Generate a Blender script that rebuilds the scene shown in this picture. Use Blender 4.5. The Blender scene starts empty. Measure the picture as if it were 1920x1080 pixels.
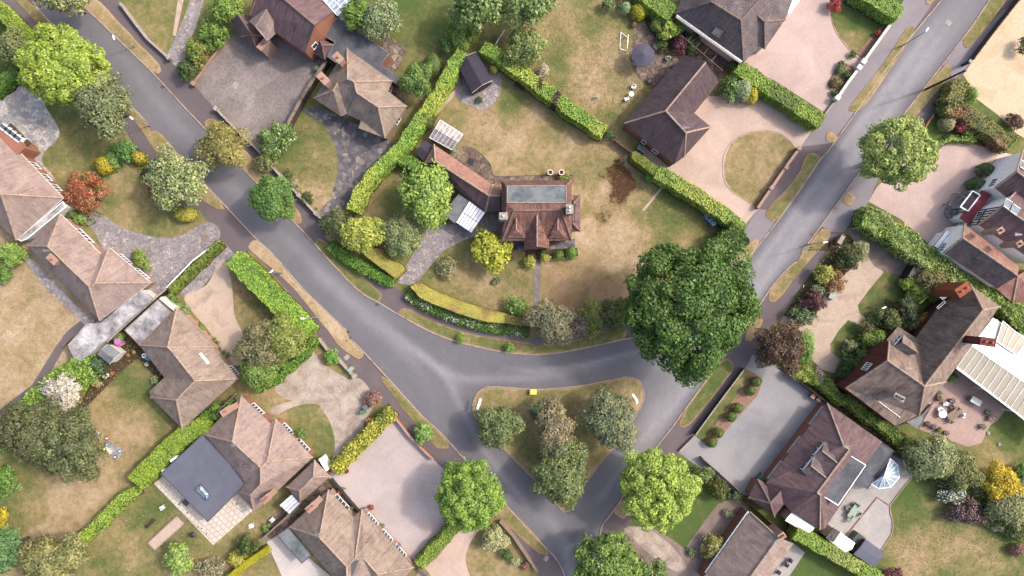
import bpy, math, random
import numpy as np
from mathutils import Vector
from mathutils.geometry import tessellate_polygon

# ------------------------------------------------------------ camera, sky, sun, exposure
H = 100.0                     # the drone hovers 100 m up
S = 150.0 / 1920.0            # metres of ground for one photograph pixel
sc = bpy.context.scene
col = sc.collection
cam_d = bpy.data.cameras.new("camera"); cam_d.sensor_width = 36; cam_d.lens = 24
cam_d.clip_start = 1; cam_d.clip_end = 5000
cam = bpy.data.objects.new("camera", cam_d); col.objects.link(cam)
cam.location = (0, 0, H); cam.rotation_euler = (0, 0, 0); sc.camera = cam
SUN_EL, SUN_AZ = math.radians(46), math.radians(19)       # azimuth counted from +x to +y
sun_dir = Vector((math.cos(SUN_EL)*math.cos(SUN_AZ), math.cos(SUN_EL)*math.sin(SUN_AZ), math.sin(SUN_EL)))
w = bpy.data.worlds.new("World"); sc.world = w; w.use_nodes = True
nt = w.node_tree; nt.nodes.clear()
sky = nt.nodes.new("ShaderNodeTexSky"); sky.sky_type = 'NISHITA'; sky.sun_disc = False
sky.sun_elevation = SUN_EL; sky.sun_rotation = math.pi/2 - SUN_AZ
sky.air_density = 1.0; sky.dust_density = 5.0; sky.ozone_density = 0.4
bg = nt.nodes.new("ShaderNodeBackground"); bg.inputs[1].default_value = 0.15
wo = nt.nodes.new("ShaderNodeOutputWorld")
nt.links.new(sky.outputs[0], bg.inputs[0]); nt.links.new(bg.outputs[0], wo.inputs[0])
sl = bpy.data.lights.new("sun", 'SUN'); sl.energy = 1.4; sl.angle = math.radians(4.0); sl.color = (1.0, 0.94, 0.86)
so = bpy.data.objects.new("sun", sl); col.objects.link(so)
so.location = sun_dir*150; so.rotation_euler = sun_dir.to_track_quat('Z', 'Y').to_euler()
sc.view_settings.view_transform = 'Standard'; sc.view_settings.look = 'None'
sc.view_settings.exposure = 1.36; sc.view_settings.gamma = 1.0
sc.cycles.max_bounces = 5; sc.cycles.transparent_max_bounces = 6

rng = np.random.default_rng(7); random.seed(7)

# ------------------------------------------------------------ helpers
def P(px, py, z=0.0):
    """point at height z that the photograph shows at pixel px,py"""
    k = (H - z)/H*S
    return Vector(((px-960)*k, (540-py)*k, z))
def T(r, g, b, k=2.0):
    """albedo of a surface seen as this sRGB colour in full light"""
    f = lambda c: ((c/255+0.055)/1.055)**2.4 if c > 10 else c/255/12.92
    return (f(r)/k, f(g)/k, f(b)/k, 1)
def tag(o, label=None, cat=None, group=None, kind=None):
    if label: o['label'] = label
    if cat: o['category'] = cat
    if group: o['group'] = group
    if kind: o['kind'] = kind
    return o
def empty(name, loc, label, cat, group=None, rz=0):
    o = bpy.data.objects.new(name, None); col.objects.link(o); o.location = loc; o.rotation_euler = (0, 0, rz)
    o.empty_display_size = .3
    return tag(o, label, cat, group)

class MB:
    def __init__(s): s.v = []; s.f = []; s.m = []; s.uv = []
    def face(s, pts, mi=0, uv=None):
        b = len(s.v); s.v += [tuple(p) for p in pts]; s.f.append(tuple(range(b, b+len(pts)))); s.m.append(mi)
        s.uv.append(uv)
    def quad(s, a, b, c, d, mi=0): s.face((a, b, c, d), mi)
    def prism(s, pts, z0, z1, mi=0, ms=None, bottom=False):
        """vertical prism over the plan polygon pts"""
        ms = mi if ms is None else ms
        pts = ccw(pts); n = len(pts)
        s.poly([(p[0], p[1], z1) for p in pts], mi)
        for i in range(n):
            a, b = pts[i], pts[(i+1) % n]
            s.quad((a[0], a[1], z0), (b[0], b[1], z0), (b[0], b[1], z1), (a[0], a[1], z1), ms)
        if bottom: s.poly([(p[0], p[1], z0) for p in pts][::-1], ms)
    def poly(s, pts, mi=0, uvf=None):
        """any simple polygon, cut into triangles"""
        flat = [Vector((p[0], p[1], 0)) for p in pts]
        up = area2(pts) > 0
        for t in tessellate_polygon([flat]):
            a, b, c = t
            q = [pts[a], pts[b], pts[c]]
            if (area2(q) > 0) != up: q = q[::-1]
            s.face(q, mi, [uvf(p) for p in q] if uvf else None)
    def box(s, c, size, ang=0, mi=0, tilt=None):
        x, y, z = size[0]/2, size[1]/2, size[2]/2
        ca, sa = math.cos(ang), math.sin(ang)
        def q(dx, dy, dz):
            if tilt: dy, dz = dy*math.cos(tilt)-dz*math.sin(tilt), dy*math.sin(tilt)+dz*math.cos(tilt)
            return (c[0]+dx*ca-dy*sa, c[1]+dx*sa+dy*ca, c[2]+dz)
        v = [q(-x,-y,-z), q(x,-y,-z), q(x,y,-z), q(-x,y,-z), q(-x,-y,z), q(x,-y,z), q(x,y,z), q(-x,y,z)]
        for f in ((3,2,1,0),(4,5,6,7),(0,1,5,4),(1,2,6,5),(2,3,7,6),(3,0,4,7)): s.face([v[i] for i in f], mi)
    def tube(s, pts, rad, n=7, mi=0):
        pts = [Vector(p) for p in pts]; rings = []
        for i, p in enumerate(pts):
            d = (pts[min(i+1, len(pts)-1)] - pts[max(i-1, 0)]).normalized()
            a = d.orthogonal().normalized(); b = d.cross(a)
            r = rad[i] if hasattr(rad, '__len__') else rad
            rings.append([p + (a*math.cos(2*math.pi*j/n)+b*math.sin(2*math.pi*j/n))*r for j in range(n)])
        for i in range(len(rings)-1):
            for j in range(n):
                k = (j+1) % n
                s.quad(rings[i][j], rings[i][k], rings[i+1][k], rings[i+1][j], mi)
        s.face(rings[-1], mi); s.face(rings[0][::-1], mi)
    def build(s, name, mats, parent=None, loc=None, smooth=False):
        me = bpy.data.meshes.new(name); me.from_pydata(s.v, [], s.f)
        if not isinstance(mats, (list, tuple)): mats = [mats]
        for m in mats: me.materials.append(m)
        me.polygons.foreach_set("material_index", s.m)
        if any(u for u in s.uv):
            uvl = me.uv_layers.new(name="uv"); k = 0
            for f, u in zip(s.f, s.uv):
                for i in range(len(f)):
                    if u: uvl.data[k].uv = u[i]
                    k += 1
        if smooth: me.polygons.foreach_set("use_smooth", [True]*len(me.polygons))
        me.update()
        o = bpy.data.objects.new(name, me); col.objects.link(o)
        if parent is not None:
            o.parent = parent
            o.matrix_parent_inverse = (parent_mat(parent)).inverted()
        elif loc is not None:
            L = Vector(loc); me.transform(__import__('mathutils').Matrix.Translation(-L)); o.location = L
        return o
def parent_mat(o):
    from mathutils import Matrix, Euler
    m = Matrix.Translation(o.location) @ Euler(o.rotation_euler).to_matrix().to_4x4()
    return m if o.parent is None else parent_mat(o.parent) @ o.matrix_parent_inverse @ m

def area2(p): return sum(p[i][0]*p[(i+1)%len(p)][1]-p[(i+1)%len(p)][0]*p[i][1] for i in range(len(p)))
def ccw(p): return list(p) if area2(p) > 0 else list(p)[::-1]
def inset(pts, d):
    """plan polygon (ccw) moved inwards by d"""
    n = len(pts); out = []
    for i in range(n):
        a, b, c = Vector(pts[i-1][:2]), Vector(pts[i][:2]), Vector(pts[(i+1) % n][:2])
        e1, e2 = (b-a).normalized(), (c-b).normalized()
        n1, n2 = Vector((-e1.y, e1.x)), Vector((-e2.y, e2.x))
        m = n1+n2
        if m.length < 1e-4: m = n1
        m.normalize(); k = d/max(0.4, m.dot(n1))
        out.append((b.x+m.x*k, b.y+m.y*k))
    return out
def PP(pl, z=0.0): return [P(x, y, z) for x, y in pl]
def strip(pts, wd):
    """polygon of a band around a pixel polyline; wd a number or one per point"""
    L, R = [], []
    n = len(pts)
    for i in range(n):
        a = pts[max(i-1, 0)]; b = pts[min(i+1, n-1)]
        dx, dy = b[0]-a[0], b[1]-a[1]; l = math.hypot(dx, dy)
        ww = (wd[i] if hasattr(wd, '__len__') else wd)/2
        L.append((pts[i][0]-dy/l*ww, pts[i][1]+dx/l*ww)); R.append((pts[i][0]+dy/l*ww, pts[i][1]-dx/l*ww))
    return L+R[::-1]
def smooth_pts(pts, closed=False, n=6):
    """catmull-rom through the points"""
    out = []; N = len(pts); rngi = range(N if closed else N-1)
    for i in rngi:
        g = (lambda k: pts[k % N]) if closed else (lambda k: pts[min(max(k, 0), N-1)])
        p0, p1, p2, p3 = g(i-1), g(i), g(i+1), g(i+2)
        for j in range(n):
            t = j/n
            out.append(tuple(0.5*((2*p1[k])+(-p0[k]+p2[k])*t+(2*p0[k]-5*p1[k]+4*p2[k]-p3[k])*t*t+(-p0[k]+3*p1[k]-3*p2[k]+p3[k])*t**3) for k in (0, 1)))
    if not closed: out.append(tuple(pts[-1]))
    return out

# ------------------------------------------------------------ materials
class NT:
    def __init__(s, name):
        s.m = bpy.data.materials.new(name); s.m.use_nodes = True; s.t = s.m.node_tree; s.t.nodes.clear()
        s.o = s.n('OutputMaterial'); s.b = s.n('BsdfPrincipled'); s.l(s.b.outputs[0], s.o.inputs[0])
    def n(s, k, **kw):
        x = s.t.nodes.new('ShaderNode'+k)
        for a, b in kw.items(): setattr(x, a, b)
        return x
    def l(s, a, b): s.t.links.new(a, b)
    def coord(s, out='Object', sc_=None):
        c = s.n('TexCoord'); r = c.outputs[out]
        if sc_:
            m = s.n('Mapping'); m.inputs['Scale'].default_value = sc_; s.l(r, m.inputs[0]); r = m.outputs[0]
        return r
    def noise(s, vec, scale, detail=4, rough=.55, dist=0):
        x = s.n('TexNoise'); x.inputs['Scale'].default_value = scale; x.inputs['Detail'].default_value = detail
        x.inputs['Roughness'].default_value = rough; x.inputs['Distortion'].default_value = dist
        s.l(vec, x.inputs['Vector']); return x.outputs[0]
    def ramp(s, fac, stops, interp='LINEAR'):
        x = s.n('ValToRGB'); x.color_ramp.interpolation = interp; e = x.color_ramp.elements
        while len(e) < len(stops): e.new(.5)
        for i, (p, c) in enumerate(stops):
            e[i].position = p; e[i].color = c if hasattr(c, '__len__') else (c, c, c, 1)
        s.l(fac, x.inputs[0]); return x.outputs[0]
    def mix(s, f, a, b, mode='MIX'):
        x = s.n('Mix', data_type='RGBA', blend_type=mode)
        for v, i in ((f, 0), (a, 6), (b, 7)):
            if hasattr(v, 'is_linked') or hasattr(v, 'node'): s.l(v, x.inputs[i])
            else: x.inputs[i].default_value = v
        return x.outputs[2]
    def math(s, op, a, b=0.0):
        x = s.n('Math', operation=op)
        for v, i in ((a, 0), (b, 1)):
            if hasattr(v, 'node'): s.l(v, x.inputs[i])
            else: x.inputs[i].default_value = v
        return x.outputs[0]
    def bump(s, h, st=.4, d=.02):
        x = s.n('Bump'); x.inputs['Strength'].default_value = st; x.inputs['Distance'].default_value = d
        s.l(h, x.inputs['Height']); s.l(x.outputs[0], s.b.inputs['Normal'])
    def done(s, c, rough=.9, spec=.2):
        if hasattr(c, 'node'): s.l(c, s.b.inputs['Base Color'])
        else: s.b.inputs['Base Color'].default_value = c
        s.b.inputs['Roughness'].default_value = rough; s.b.inputs['Specular IOR Level'].default_value = spec
        return s.m
_mc = {}
def mixcol(a, b, t): return tuple(a[i]*(1-t)+b[i]*t for i in range(3))+(1,)
def sc3(c, k): return (c[0]*k, c[1]*k, c[2]*k, 1)
def plain(name, c, rough=.7, spec=.3, metal=0):
    key = ('p', name, c)
    if key not in _mc:
        m = NT(name); v = m.coord(); f = m.noise(v, 3.0, 3)
        cc = m.mix(m.ramp(f, [(.35, 0.0), (.65, 1.0)]), sc3(c, .86), sc3(c, 1.08))
        m.done(cc, rough, spec); m.b.inputs['Metallic'].default_value = metal; _mc[key] = m.m
    return _mc[key]
def mottled(name, cols, scale=.5, fine=6, rough=.95, grit=.25, bump=.2):
    """stony or dusty ground: a few colours in soft patches plus fine grain"""
    m = NT(name); v = m.coord()
    f = m.noise(v, scale, 6, .6, .4); n = len(cols)
    c = m.ramp(f, [(.3+.4*i/(n-1), cols[i]) for i in range(n)])
    g = m.noise(v, fine, 3, .7)
    c = m.mix(1.0, c, m.ramp(g, [(.3, 1-grit), (.7, 1+grit)]), 'MULTIPLY')
    m.bump(g, bump, .03); return m.done(c, rough)
def crazy(name, cols, joint, scale=1.6, jw=.035, grit=.15):
    """crazy paving: irregular stones with joints"""
    m = NT(name); v = m.coord()
    nz = m.n('TexNoise'); nz.inputs['Scale'].default_value = 1.2; nz.inputs['Detail'].default_value = 3; m.l(v, nz.inputs['Vector'])
    vv = m.n('VectorMath', operation='SCALE'); m.l(nz.outputs[1], vv.inputs[0]); vv.inputs['Scale'].default_value = .9
    ad = m.n('VectorMath', operation='ADD'); m.l(v, ad.inputs[0]); m.l(vv.outputs[0], ad.inputs[1])
    a = m.n('TexVoronoi'); a.inputs['Scale'].default_value = scale; m.l(ad.outputs[0], a.inputs['Vector'])
    b = m.n('TexVoronoi', feature='DISTANCE_TO_EDGE'); b.inputs['Scale'].default_value = scale; m.l(ad.outputs[0], b.inputs['Vector'])
    sp = m.n('SeparateColor'); m.l(a.outputs['Color'], sp.inputs[0])
    n = len(cols); c = m.ramp(sp.outputs[0], [((i+.5)/n, cols[i]) for i in range(n)])
    big = m.noise(v, .25, 4); c = m.mix(1.0, c, m.ramp(big, [(.3, .78), (.7, 1.18)]), 'MULTIPLY')
    g = m.noise(v, 9, 3, .7); c = m.mix(1.0, c, m.ramp(g, [(.3, 1-grit), (.7, 1+grit)]), 'MULTIPLY')
    c = m.mix(m.ramp(b.outputs['Distance'], [(jw*.3, 1.0), (jw*1.6, 0.0)]), c, joint)
    m.bump(b.outputs['Distance'], .2, .02); return m.done(c, .9)
def blocks(name, c1, c2, joint, bw=.6, bh=.6, ang=0, mort=.02, off=.5, stain=.2):
    m = NT(name); v = m.coord()
    mp = m.n('Mapping'); mp.inputs['Rotation'].default_value = (0, 0, ang); m.l(v, mp.inputs[0])
    b = m.n('TexBrick'); b.offset = off; b.inputs['Scale'].default_value = 1.0; b.inputs['Mortar Size'].default_value = mort
    b.inputs['Brick Width'].default_value = bw; b.inputs['Row Height'].default_value = bh
    b.inputs['Color1'].default_value = c1; b.inputs['Color2'].default_value = c2; b.inputs['Mortar'].default_value = joint
    m.l(mp.outputs[0], b.inputs['Vector'])
    f = m.noise(v, .22, 5, .6, .5); c = m.mix(1.0, b.outputs[0], m.ramp(f, [(.3, 1-stain), (.7, 1+stain*.7)]), 'MULTIPLY')
    g = m.noise(v, 8, 3, .7); c = m.mix(1.0, c, m.ramp(g, [(.3, .86), (.7, 1.14)]), 'MULTIPLY')
    s2 = m.noise(v, .8, 6, .75, 1.2); c = m.mix(m.ramp(s2, [(.58, 0.0), (.72, stain*1.6)]), c, sc3(joint, .6))
    return m.done(c, .9)
def roofmat(name, base, dark, light, lich=.35, rows=.3, tw=.2, streak=.5, rowdark=.78):
    """tiled roof: courses across the slope, old moss and lichen, patchy tiles"""
    m = NT(name); u = m.coord('UV'); v = m.coord()
    b = m.n('TexBrick'); b.inputs['Scale'].default_value = 1.0; b.inputs['Mortar Size'].default_value = .03
    b.inputs['Mortar Smooth'].default_value = .3
    b.inputs['Brick Width'].default_value = tw; b.inputs['Row Height'].default_value = rows
    b.inputs['Color1'].default_value = (1.1, 1.09, 1.09, 1); b.inputs['Color2'].default_value = (.92, .92, .93, 1)
    b.inputs['Mortar'].default_value = (rowdark, rowdark, rowdark, 1); m.l(u, b.inputs['Vector'])
    f = m.noise(v, .6, 7, .7, .8)
    c = m.ramp(f, [(.34, sc3(dark, .85)), (.5, base), (.66, light)])
    su = m.n('Mapping'); su.inputs['Scale'].default_value = (2.6, .35, 1); m.l(u, su.inputs[0])
    st = m.noise(su.outputs[0], 1.0, 4, .6); c = m.mix(streak, c, m.ramp(st, [(.3, dark), (.7, light)]))
    c = m.mix(.8, c, b.outputs[0], 'MULTIPLY')
    fg = m.noise(v, 9, 4, .85); c = m.mix(1.0, c, m.ramp(fg, [(.3, .72), (.7, 1.3)]), 'MULTIPLY')
    sp = m.noise(v, 4.5, 5, .85); c = m.mix(m.ramp(sp, [(.55, 0.0), (.64, lich)]), c, T(205, 195, 180))
    sp2 = m.noise(v, 2.2, 6, .8, 1.0); c = m.mix(m.ramp(sp2, [(.58, 0.0), (.68, .55)]), c, sc3(dark, .6))
    m.bump(b.outputs['Fac'], -.5, .03); return m.done(c, .85, .25)
def leafmat(name, c, var=.5, trans=.25, yellow=.12, dead=None):
    key = ('l', c, dead, var)
    if key in _mc: return _mc[key]
    if max(c[:3]) < .3: g_ = .3*c[0]+.6*c[1]+.1*c[2]; c = (c[0]*1.10+g_*.18, c[1]*1.04+g_*.19, c[2]*.96+g_*.17, 1)
    m = NT(name); g = m.n('NewGeometry'); v = m.coord()
    r = g.outputs['Random Per Island']
    lo = sc3(c, 1-var*.55); hi = sc3(mixcol(c, (c[1]*1.0, c[1]*1.12, c[2], 1), yellow*1.5), 1+var*.85)
    cc = m.ramp(r, [(0.0, lo), (.5, c), (1.0, hi)])
    f = m.noise(v, .55, 3); cc = m.mix(1.0, cc, m.ramp(f, [(.35, (.80, .84, .85, 1)), (.65, (1.2, 1.14, 1.0, 1))]), 'MULTIPLY')
    if dead: cc = m.mix(m.ramp(m.noise(v, .8, 4), [(.5, 0.0), (.6, .8)]), cc, dead)
    m.t.nodes.remove(m.b)
    d = m.n('BsdfDiffuse'); t = m.n('BsdfTranslucent'); gl = m.n('BsdfGlossy'); mx = m.n('MixShader'); mx.inputs[0].default_value = trans
    gl.inputs['Roughness'].default_value = .45; gl.inputs[0].default_value = (.8, .85, .8, 1)
    m.l(cc, d.inputs[0]); m.l(cc, t.inputs[0]); m.l(d.outputs[0], mx.inputs[1]); m.l(t.outputs[0], mx.inputs[2])
    m2 = m.n('MixShader'); m2.inputs[0].default_value = .02; m.l(mx.outputs[0], m2.inputs[1]); m.l(gl.outputs[0], m2.inputs[2])
    m.l(m2.outputs[0], m.o.inputs[0]); _mc[key] = m.m; return m.m
def grassmat():
    m = NT('lawn_grass'); v = m.n('NewGeometry').outputs['Position']
    at = m.n('Attribute'); at.attribute_name = 'gx'; sp = m.n('SeparateColor'); m.l(at.outputs['Color'], sp.inputs[0])
    n1 = m.noise(v, .22, 7, .62, .5); n2 = m.noise(v, 1.3, 5, .7, .6); n3 = m.noise(v, 7, 4, .75)
    k = m.math('ADD', m.math('SUBTRACT', sp.outputs[0], .10), m.math('MULTIPLY', m.math('SUBTRACT', n1, .5), 1.2))
    k = m.math('ADD', k, m.math('MULTIPLY', m.math('SUBTRACT', n2, .5), .85))
    c = m.ramp(k, [(.0, T(92, 112, 60)), (.22, T(116, 122, 74)), (.44, T(150, 138, 94)), (.66, T(182, 158, 122)), (1.0, T(212, 190, 164))])
    bk = m.math('ADD', sp.outputs[1], m.math('MULTIPLY', m.math('SUBTRACT', n2, .5), .7))
    c = m.mix(m.ramp(bk, [(.4, 0.0), (.62, .85)]), c, m.ramp(n1, [(.35, T(150, 108, 80)), (.65, T(186, 152, 124))]))
    dk = m.math('ADD', sp.outputs[2], m.math('MULTIPLY', m.math('SUBTRACT', n2, .5), .9))
    c = m.mix(m.ramp(dk, [(.42, 0.0), (.6, .9)]), c, T(84, 50, 38))
    c = m.mix(1.0, c, m.ramp(n3, [(.25, .66), (.75, 1.34)]), 'MULTIPLY')
    n4 = m.noise(v, 3.0, 6, .8, 1.5); c = m.mix(1.0, c, m.ramp(n4, [(.3, .86), (.7, 1.14)]), 'MULTIPLY')
    m.bump(n3, .5, .05); return m.done(c, .95, .1)
def asphalt(name, c, stain=.12, streak=True):
    m = NT(name); v = m.n('NewGeometry').outputs['Position']
    f = m.noise(v, .12, 5, .6, .8); cc = m.ramp(f, [(.3, sc3(c, 1-stain)), (.7, sc3(c, 1+stain*1.3))])
    if streak:
        f2 = m.noise(v, .5, 6, .6, 2.5); cc = m.mix(1.0, cc, m.ramp(f2, [(.35, .95), (.6, 1.0), (.72, 1.10)]), 'MULTIPLY')
    at = m.n('Attribute'); at.attribute_name = 'wear_and_light'; ws = m.n('SeparateColor'); m.l(at.outputs['Color'], ws.inputs[0]); wn = m.noise(v, .9, 6, .7, 1.0)
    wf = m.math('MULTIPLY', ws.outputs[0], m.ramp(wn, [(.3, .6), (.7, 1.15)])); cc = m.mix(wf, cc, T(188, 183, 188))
    g = m.noise(v, 14, 3, .8); cc = m.mix(1.0, cc, m.ramp(g, [(.3, .84), (.7, 1.16)]), 'MULTIPLY')
    cr = m.noise(v, 2.2, 5, .6); cc = m.mix(m.ramp(cr, [(.66, 0.0), (.74, .3)]), cc, sc3(c, 1.35))
    m.bump(g, .3, .01); return m.done(cc, .85, .3)
def glassmat(name, c=(.05, .06, .07, 1), rough=.08, spec=.8):
    key = ('g', name)
    if key not in _mc:
        m = NT(name); f = m.noise(m.coord(), 1.5, 2)
        _mc[key] = m.done(m.mix(m.ramp(f, [(.3, 0.0), (.7, 1.0)]), sc3(c, .7), sc3(c, 1.4)), rough, spec)
    return _mc[key]
M = dict(
 grass=grassmat(), road=asphalt('road_asphalt', T(122, 120, 125)), pave=asphalt('footpath_asphalt', T(116, 105, 108), .14),
 pave_pale=asphalt('crossover_asphalt', T(150, 143, 148), .12),
 kerb=mottled('kerb_stone', [T(150, 132, 118), T(200, 180, 165), T(175, 130, 105)], .8, 5),
 crazy_pale=crazy('pale_crazy_paving', [T(184, 182, 182), T(214, 208, 202), T(170, 174, 178), T(204, 200, 200), T(226, 216, 200), T(158, 160, 164)], T(150, 144, 142), 1.8, .045),
 crazy_grey=crazy('grey_crazy_paving', [T(162, 154, 156), T(180, 172, 172), T(146, 140, 146), T(200, 188, 182), T(168, 158, 160)], T(128, 118, 118), 2.3, .05),
 crazy_dark=crazy('dark_crazy_paving', [T(110, 106, 112), T(136, 130, 134), T(96, 92, 100), T(172, 160, 150), T(122, 116, 122)], T(84, 80, 84), 1.5, .03),
 crazy_brown=crazy('brown_stone_paving', [T(128, 112, 102), T(165, 146, 128), T(112, 98, 92), T(150, 138, 126)], T(88, 70, 58), 1.3, .05),
 block_pink=blocks('pink_block_paving', T(216, 192, 184), T(210, 184, 176), T(204, 180, 172), .4, .2, .6, .02, .5, .16),
 block_rose=blocks('rose_block_paving', T(210, 196, 192), T(202, 187, 184), T(196, 180, 178), .4, .2, .75, .02, .5, .14),
 block_grey=blocks('weathered_block_drive', T(170, 158, 154), T(146, 136, 134), T(134, 124, 122), .3, .22, .65, .02, .5, .35),
 block_warm=blocks('warm_block_drive', T(220, 196, 180), T(212, 186, 172), T(204, 180, 166), .4, .2, -.6, .02, .5, .18),
 gravel=mottled('tan_gravel', [T(176, 154, 138), T(212, 190, 170), T(194, 172, 156)], .35, 11, grit=.3),
 gravel_pale=mottled('pale_gravel', [T(205, 180, 148), T(226, 204, 172), T(215, 196, 168)], .3, 9, grit=.34),
 concrete=mottled('grey_concrete_drive', [T(140, 138, 142), T(166, 163, 166), T(178, 175, 176)], .12, 7, grit=.1),
 chalk=mottled('chalky_hardcore', [T(150, 132, 120), T(188, 172, 158), T(206, 194, 180)], .5, 4, grit=.25),
 drive_brown=mottled('brown_tarmac_drive', [T(128, 112, 106), T(150, 132, 124), T(172, 154, 142)], .35, 9, grit=.2),
 dirt=mottled('bare_soil', [T(120, 88, 70), T(152, 120, 98), T(136, 112, 84)], .6, 5, grit=.35),
 chips=mottled('bark_chips', [T(128, 96, 84), T(168, 134, 116), T(146, 112, 98)], 1.5, 8, grit=.4),
 slab=blocks('cream_slab_patio', T(236, 224, 212), T(226, 212, 200), T(160, 146, 132), .75, .75, .75, .03, .5, .1),
 slab_grey=blocks('grey_slab_patio', T(192, 186, 182), T(184, 178, 176), T(160, 152, 150), .9, .9, .9, .012, .5, .14),
 slab_white=blocks('white_slab_patio', T(226, 214, 208), T(218, 208, 202), T(190, 178, 172), .9, .6, -.8, .012, .5, .08),
 deck=blocks('timber_deck', T(204, 176, 166), T(192, 164, 154), T(140, 114, 104), 4.0, .15, -.95, .012, .5, .2),
 roof_pink=roofmat('old_plain_tiles', T(168, 145, 138), T(136, 114, 108), T(194, 172, 162)),
 roof_brown=roofmat('brown_plain_tiles', T(160, 140, 128), T(126, 108, 100), T(188, 168, 152)),
 roof_plum=roofmat('plum_concrete_tiles', T(120, 96, 100), T(88, 70, 78), T(148, 120, 118), .15, .3, .3, .7),
 roof_dark=roofmat('dark_purple_plain_tiles', T(92, 78, 86), T(72, 62, 72), T(122, 98, 98), .12, .3, .3, .6),
 roof_red=roofmat('patchy_red_clay_tiles', T(136, 94, 84), T(84, 60, 60), T(190, 142, 126), .25, .27, .2, .6, .4),
 roof_salmon=roofmat('salmon_clay_tiles', T(172, 128, 112), T(140, 104, 94), T(190, 150, 134), .12, .27, .25, .4),
 roof_grey=roofmat('grey_brown_concrete_tiles', T(116, 104, 106), T(88, 78, 84), T(142, 128, 126), .5, .42, .4, .35, .5),
 roof_moss=roofmat('mossy_tan_tiles', T(142, 122, 112), T(102, 86, 82), T(188, 164, 146), .3, .3, .25, .5),
 roof_pantile=roofmat('red_pantiles', T(170, 122, 110), T(140, 96, 88), T(190, 145, 130), .05, .35, .3, .3, .3),
 ridge=mottled('ridge_tiles', [T(168, 140, 124), T(196, 172, 152), T(150, 122, 108)], 1.2, 4),
 ridge_dark=mottled('dark_ridge_tiles', [T(130, 106, 98), T(160, 138, 124)], 1.2, 4),
 brick=blocks('red_brick', T(186, 116, 94), T(168, 98, 78), T(170, 140, 122), .24, .08, 0, .012, .5, .15),
 brick_pale=blocks('pale_brick', T(196, 160, 142), T(182, 142, 124), T(190, 165, 150), .24, .08, 0, .012, .5, .15),
 brick_orange=blocks('orange_brick', T(184, 104, 76), T(168, 90, 64), T(150, 90, 66), .24, .08, 0, .012, .5, .2),
 tilehung=blocks('hung_clay_tiles', T(140, 84, 72), T(122, 70, 62), T(92, 52, 46), .2, .12, 0, .02, .5, .2),
 white=plain('white_paint', T(240, 238, 234, 1.08), .5, .3), cream=plain('cream_render', T(222, 214, 204, 1.5), .8, .2),
 upvc=plain('white_plastic', T(240, 242, 245, 1.3), .35, .4),
 black=plain('black_paint', (.02, .02, .022, 1), .5), dark=plain('dark_metal', (.05, .05, .055, 1), .5),
 felt_black=mottled('black_roof_felt', [T(66, 62, 74), T(76, 72, 84)], 1, 10, grit=.12),
 felt_blue=mottled('slate_blue_felt', [T(104, 106, 122), T(118, 120, 134)], .4, 10, grit=.12),
 felt_dark=mottled('dark_flat_roof_felt', [T(78, 80, 86), T(100, 102, 108), T(124, 124, 130)], .35, 3, grit=.15),
 lead=mottled('weathered_lead', [T(96, 102, 110), T(128, 134, 138), T(150, 152, 152)], .6, 3, grit=.12),
 asbestos=mottled('stained_cement_sheet', [T(96, 92, 96), T(170, 166, 168), T(222, 220, 220)], .6, 3, grit=.15),
 glass=glassmat('window_glass'), glass_blue=glassmat('conservatory_glass', T(176, 196, 214), .15, .6),
 glass_grey=glassmat('greenhouse_glass', T(176, 166, 160), .3, .5), poly=mottled('polycarbonate_sheet', [T(186, 176, 156), T(204, 194, 174)], .4, 2, grit=.06, rough=.5),
 solar=glassmat('solar_cell_glass', T(120, 132, 156), .2, .7),
 wood=mottled('weathered_timber', [T(120, 104, 92), T(158, 140, 124), T(140, 120, 104)], 2, 8), wood_dark=mottled('dark_timber', [T(74, 62, 56), T(100, 86, 78)], 2, 8),
 bark=mottled('bark', [T(88, 76, 66), T(128, 114, 100)], 2, 9), steel=plain('galvanised_steel', T(178, 188, 190), .45, .5, .3),
 redpaint=mottled('maroon_roof_sheet', [T(142, 66, 76), T(158, 80, 88)], .5, 5, grit=.08), yellow=plain('yellow_plastic', T(236, 228, 120, 1.6), .5),
 green=plain('green_plastic', T(96, 130, 108), .5), greenpale=plain('pale_green_metal', T(168, 184, 168), .5), grey=plain('grey_plastic', T(120, 122, 128), .6),
 canvas=plain('grey_parasol_cloth', T(98, 96, 112), .9, .1), pinkp=plain('pink_plastic', T(214, 130, 196), .5), bluep=plain('blue_plastic', T(110, 150, 180), .5),
 terracotta=plain('terracotta', T(196, 120, 92), .9), stone=mottled('garden_stone', [T(160, 150, 140), T(200, 192, 182)], 3, 8), soil_dark=mottled('dark_soil', [T(70, 54, 44), T(104, 82, 64)], 1, 6, grit=.4),
)
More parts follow.
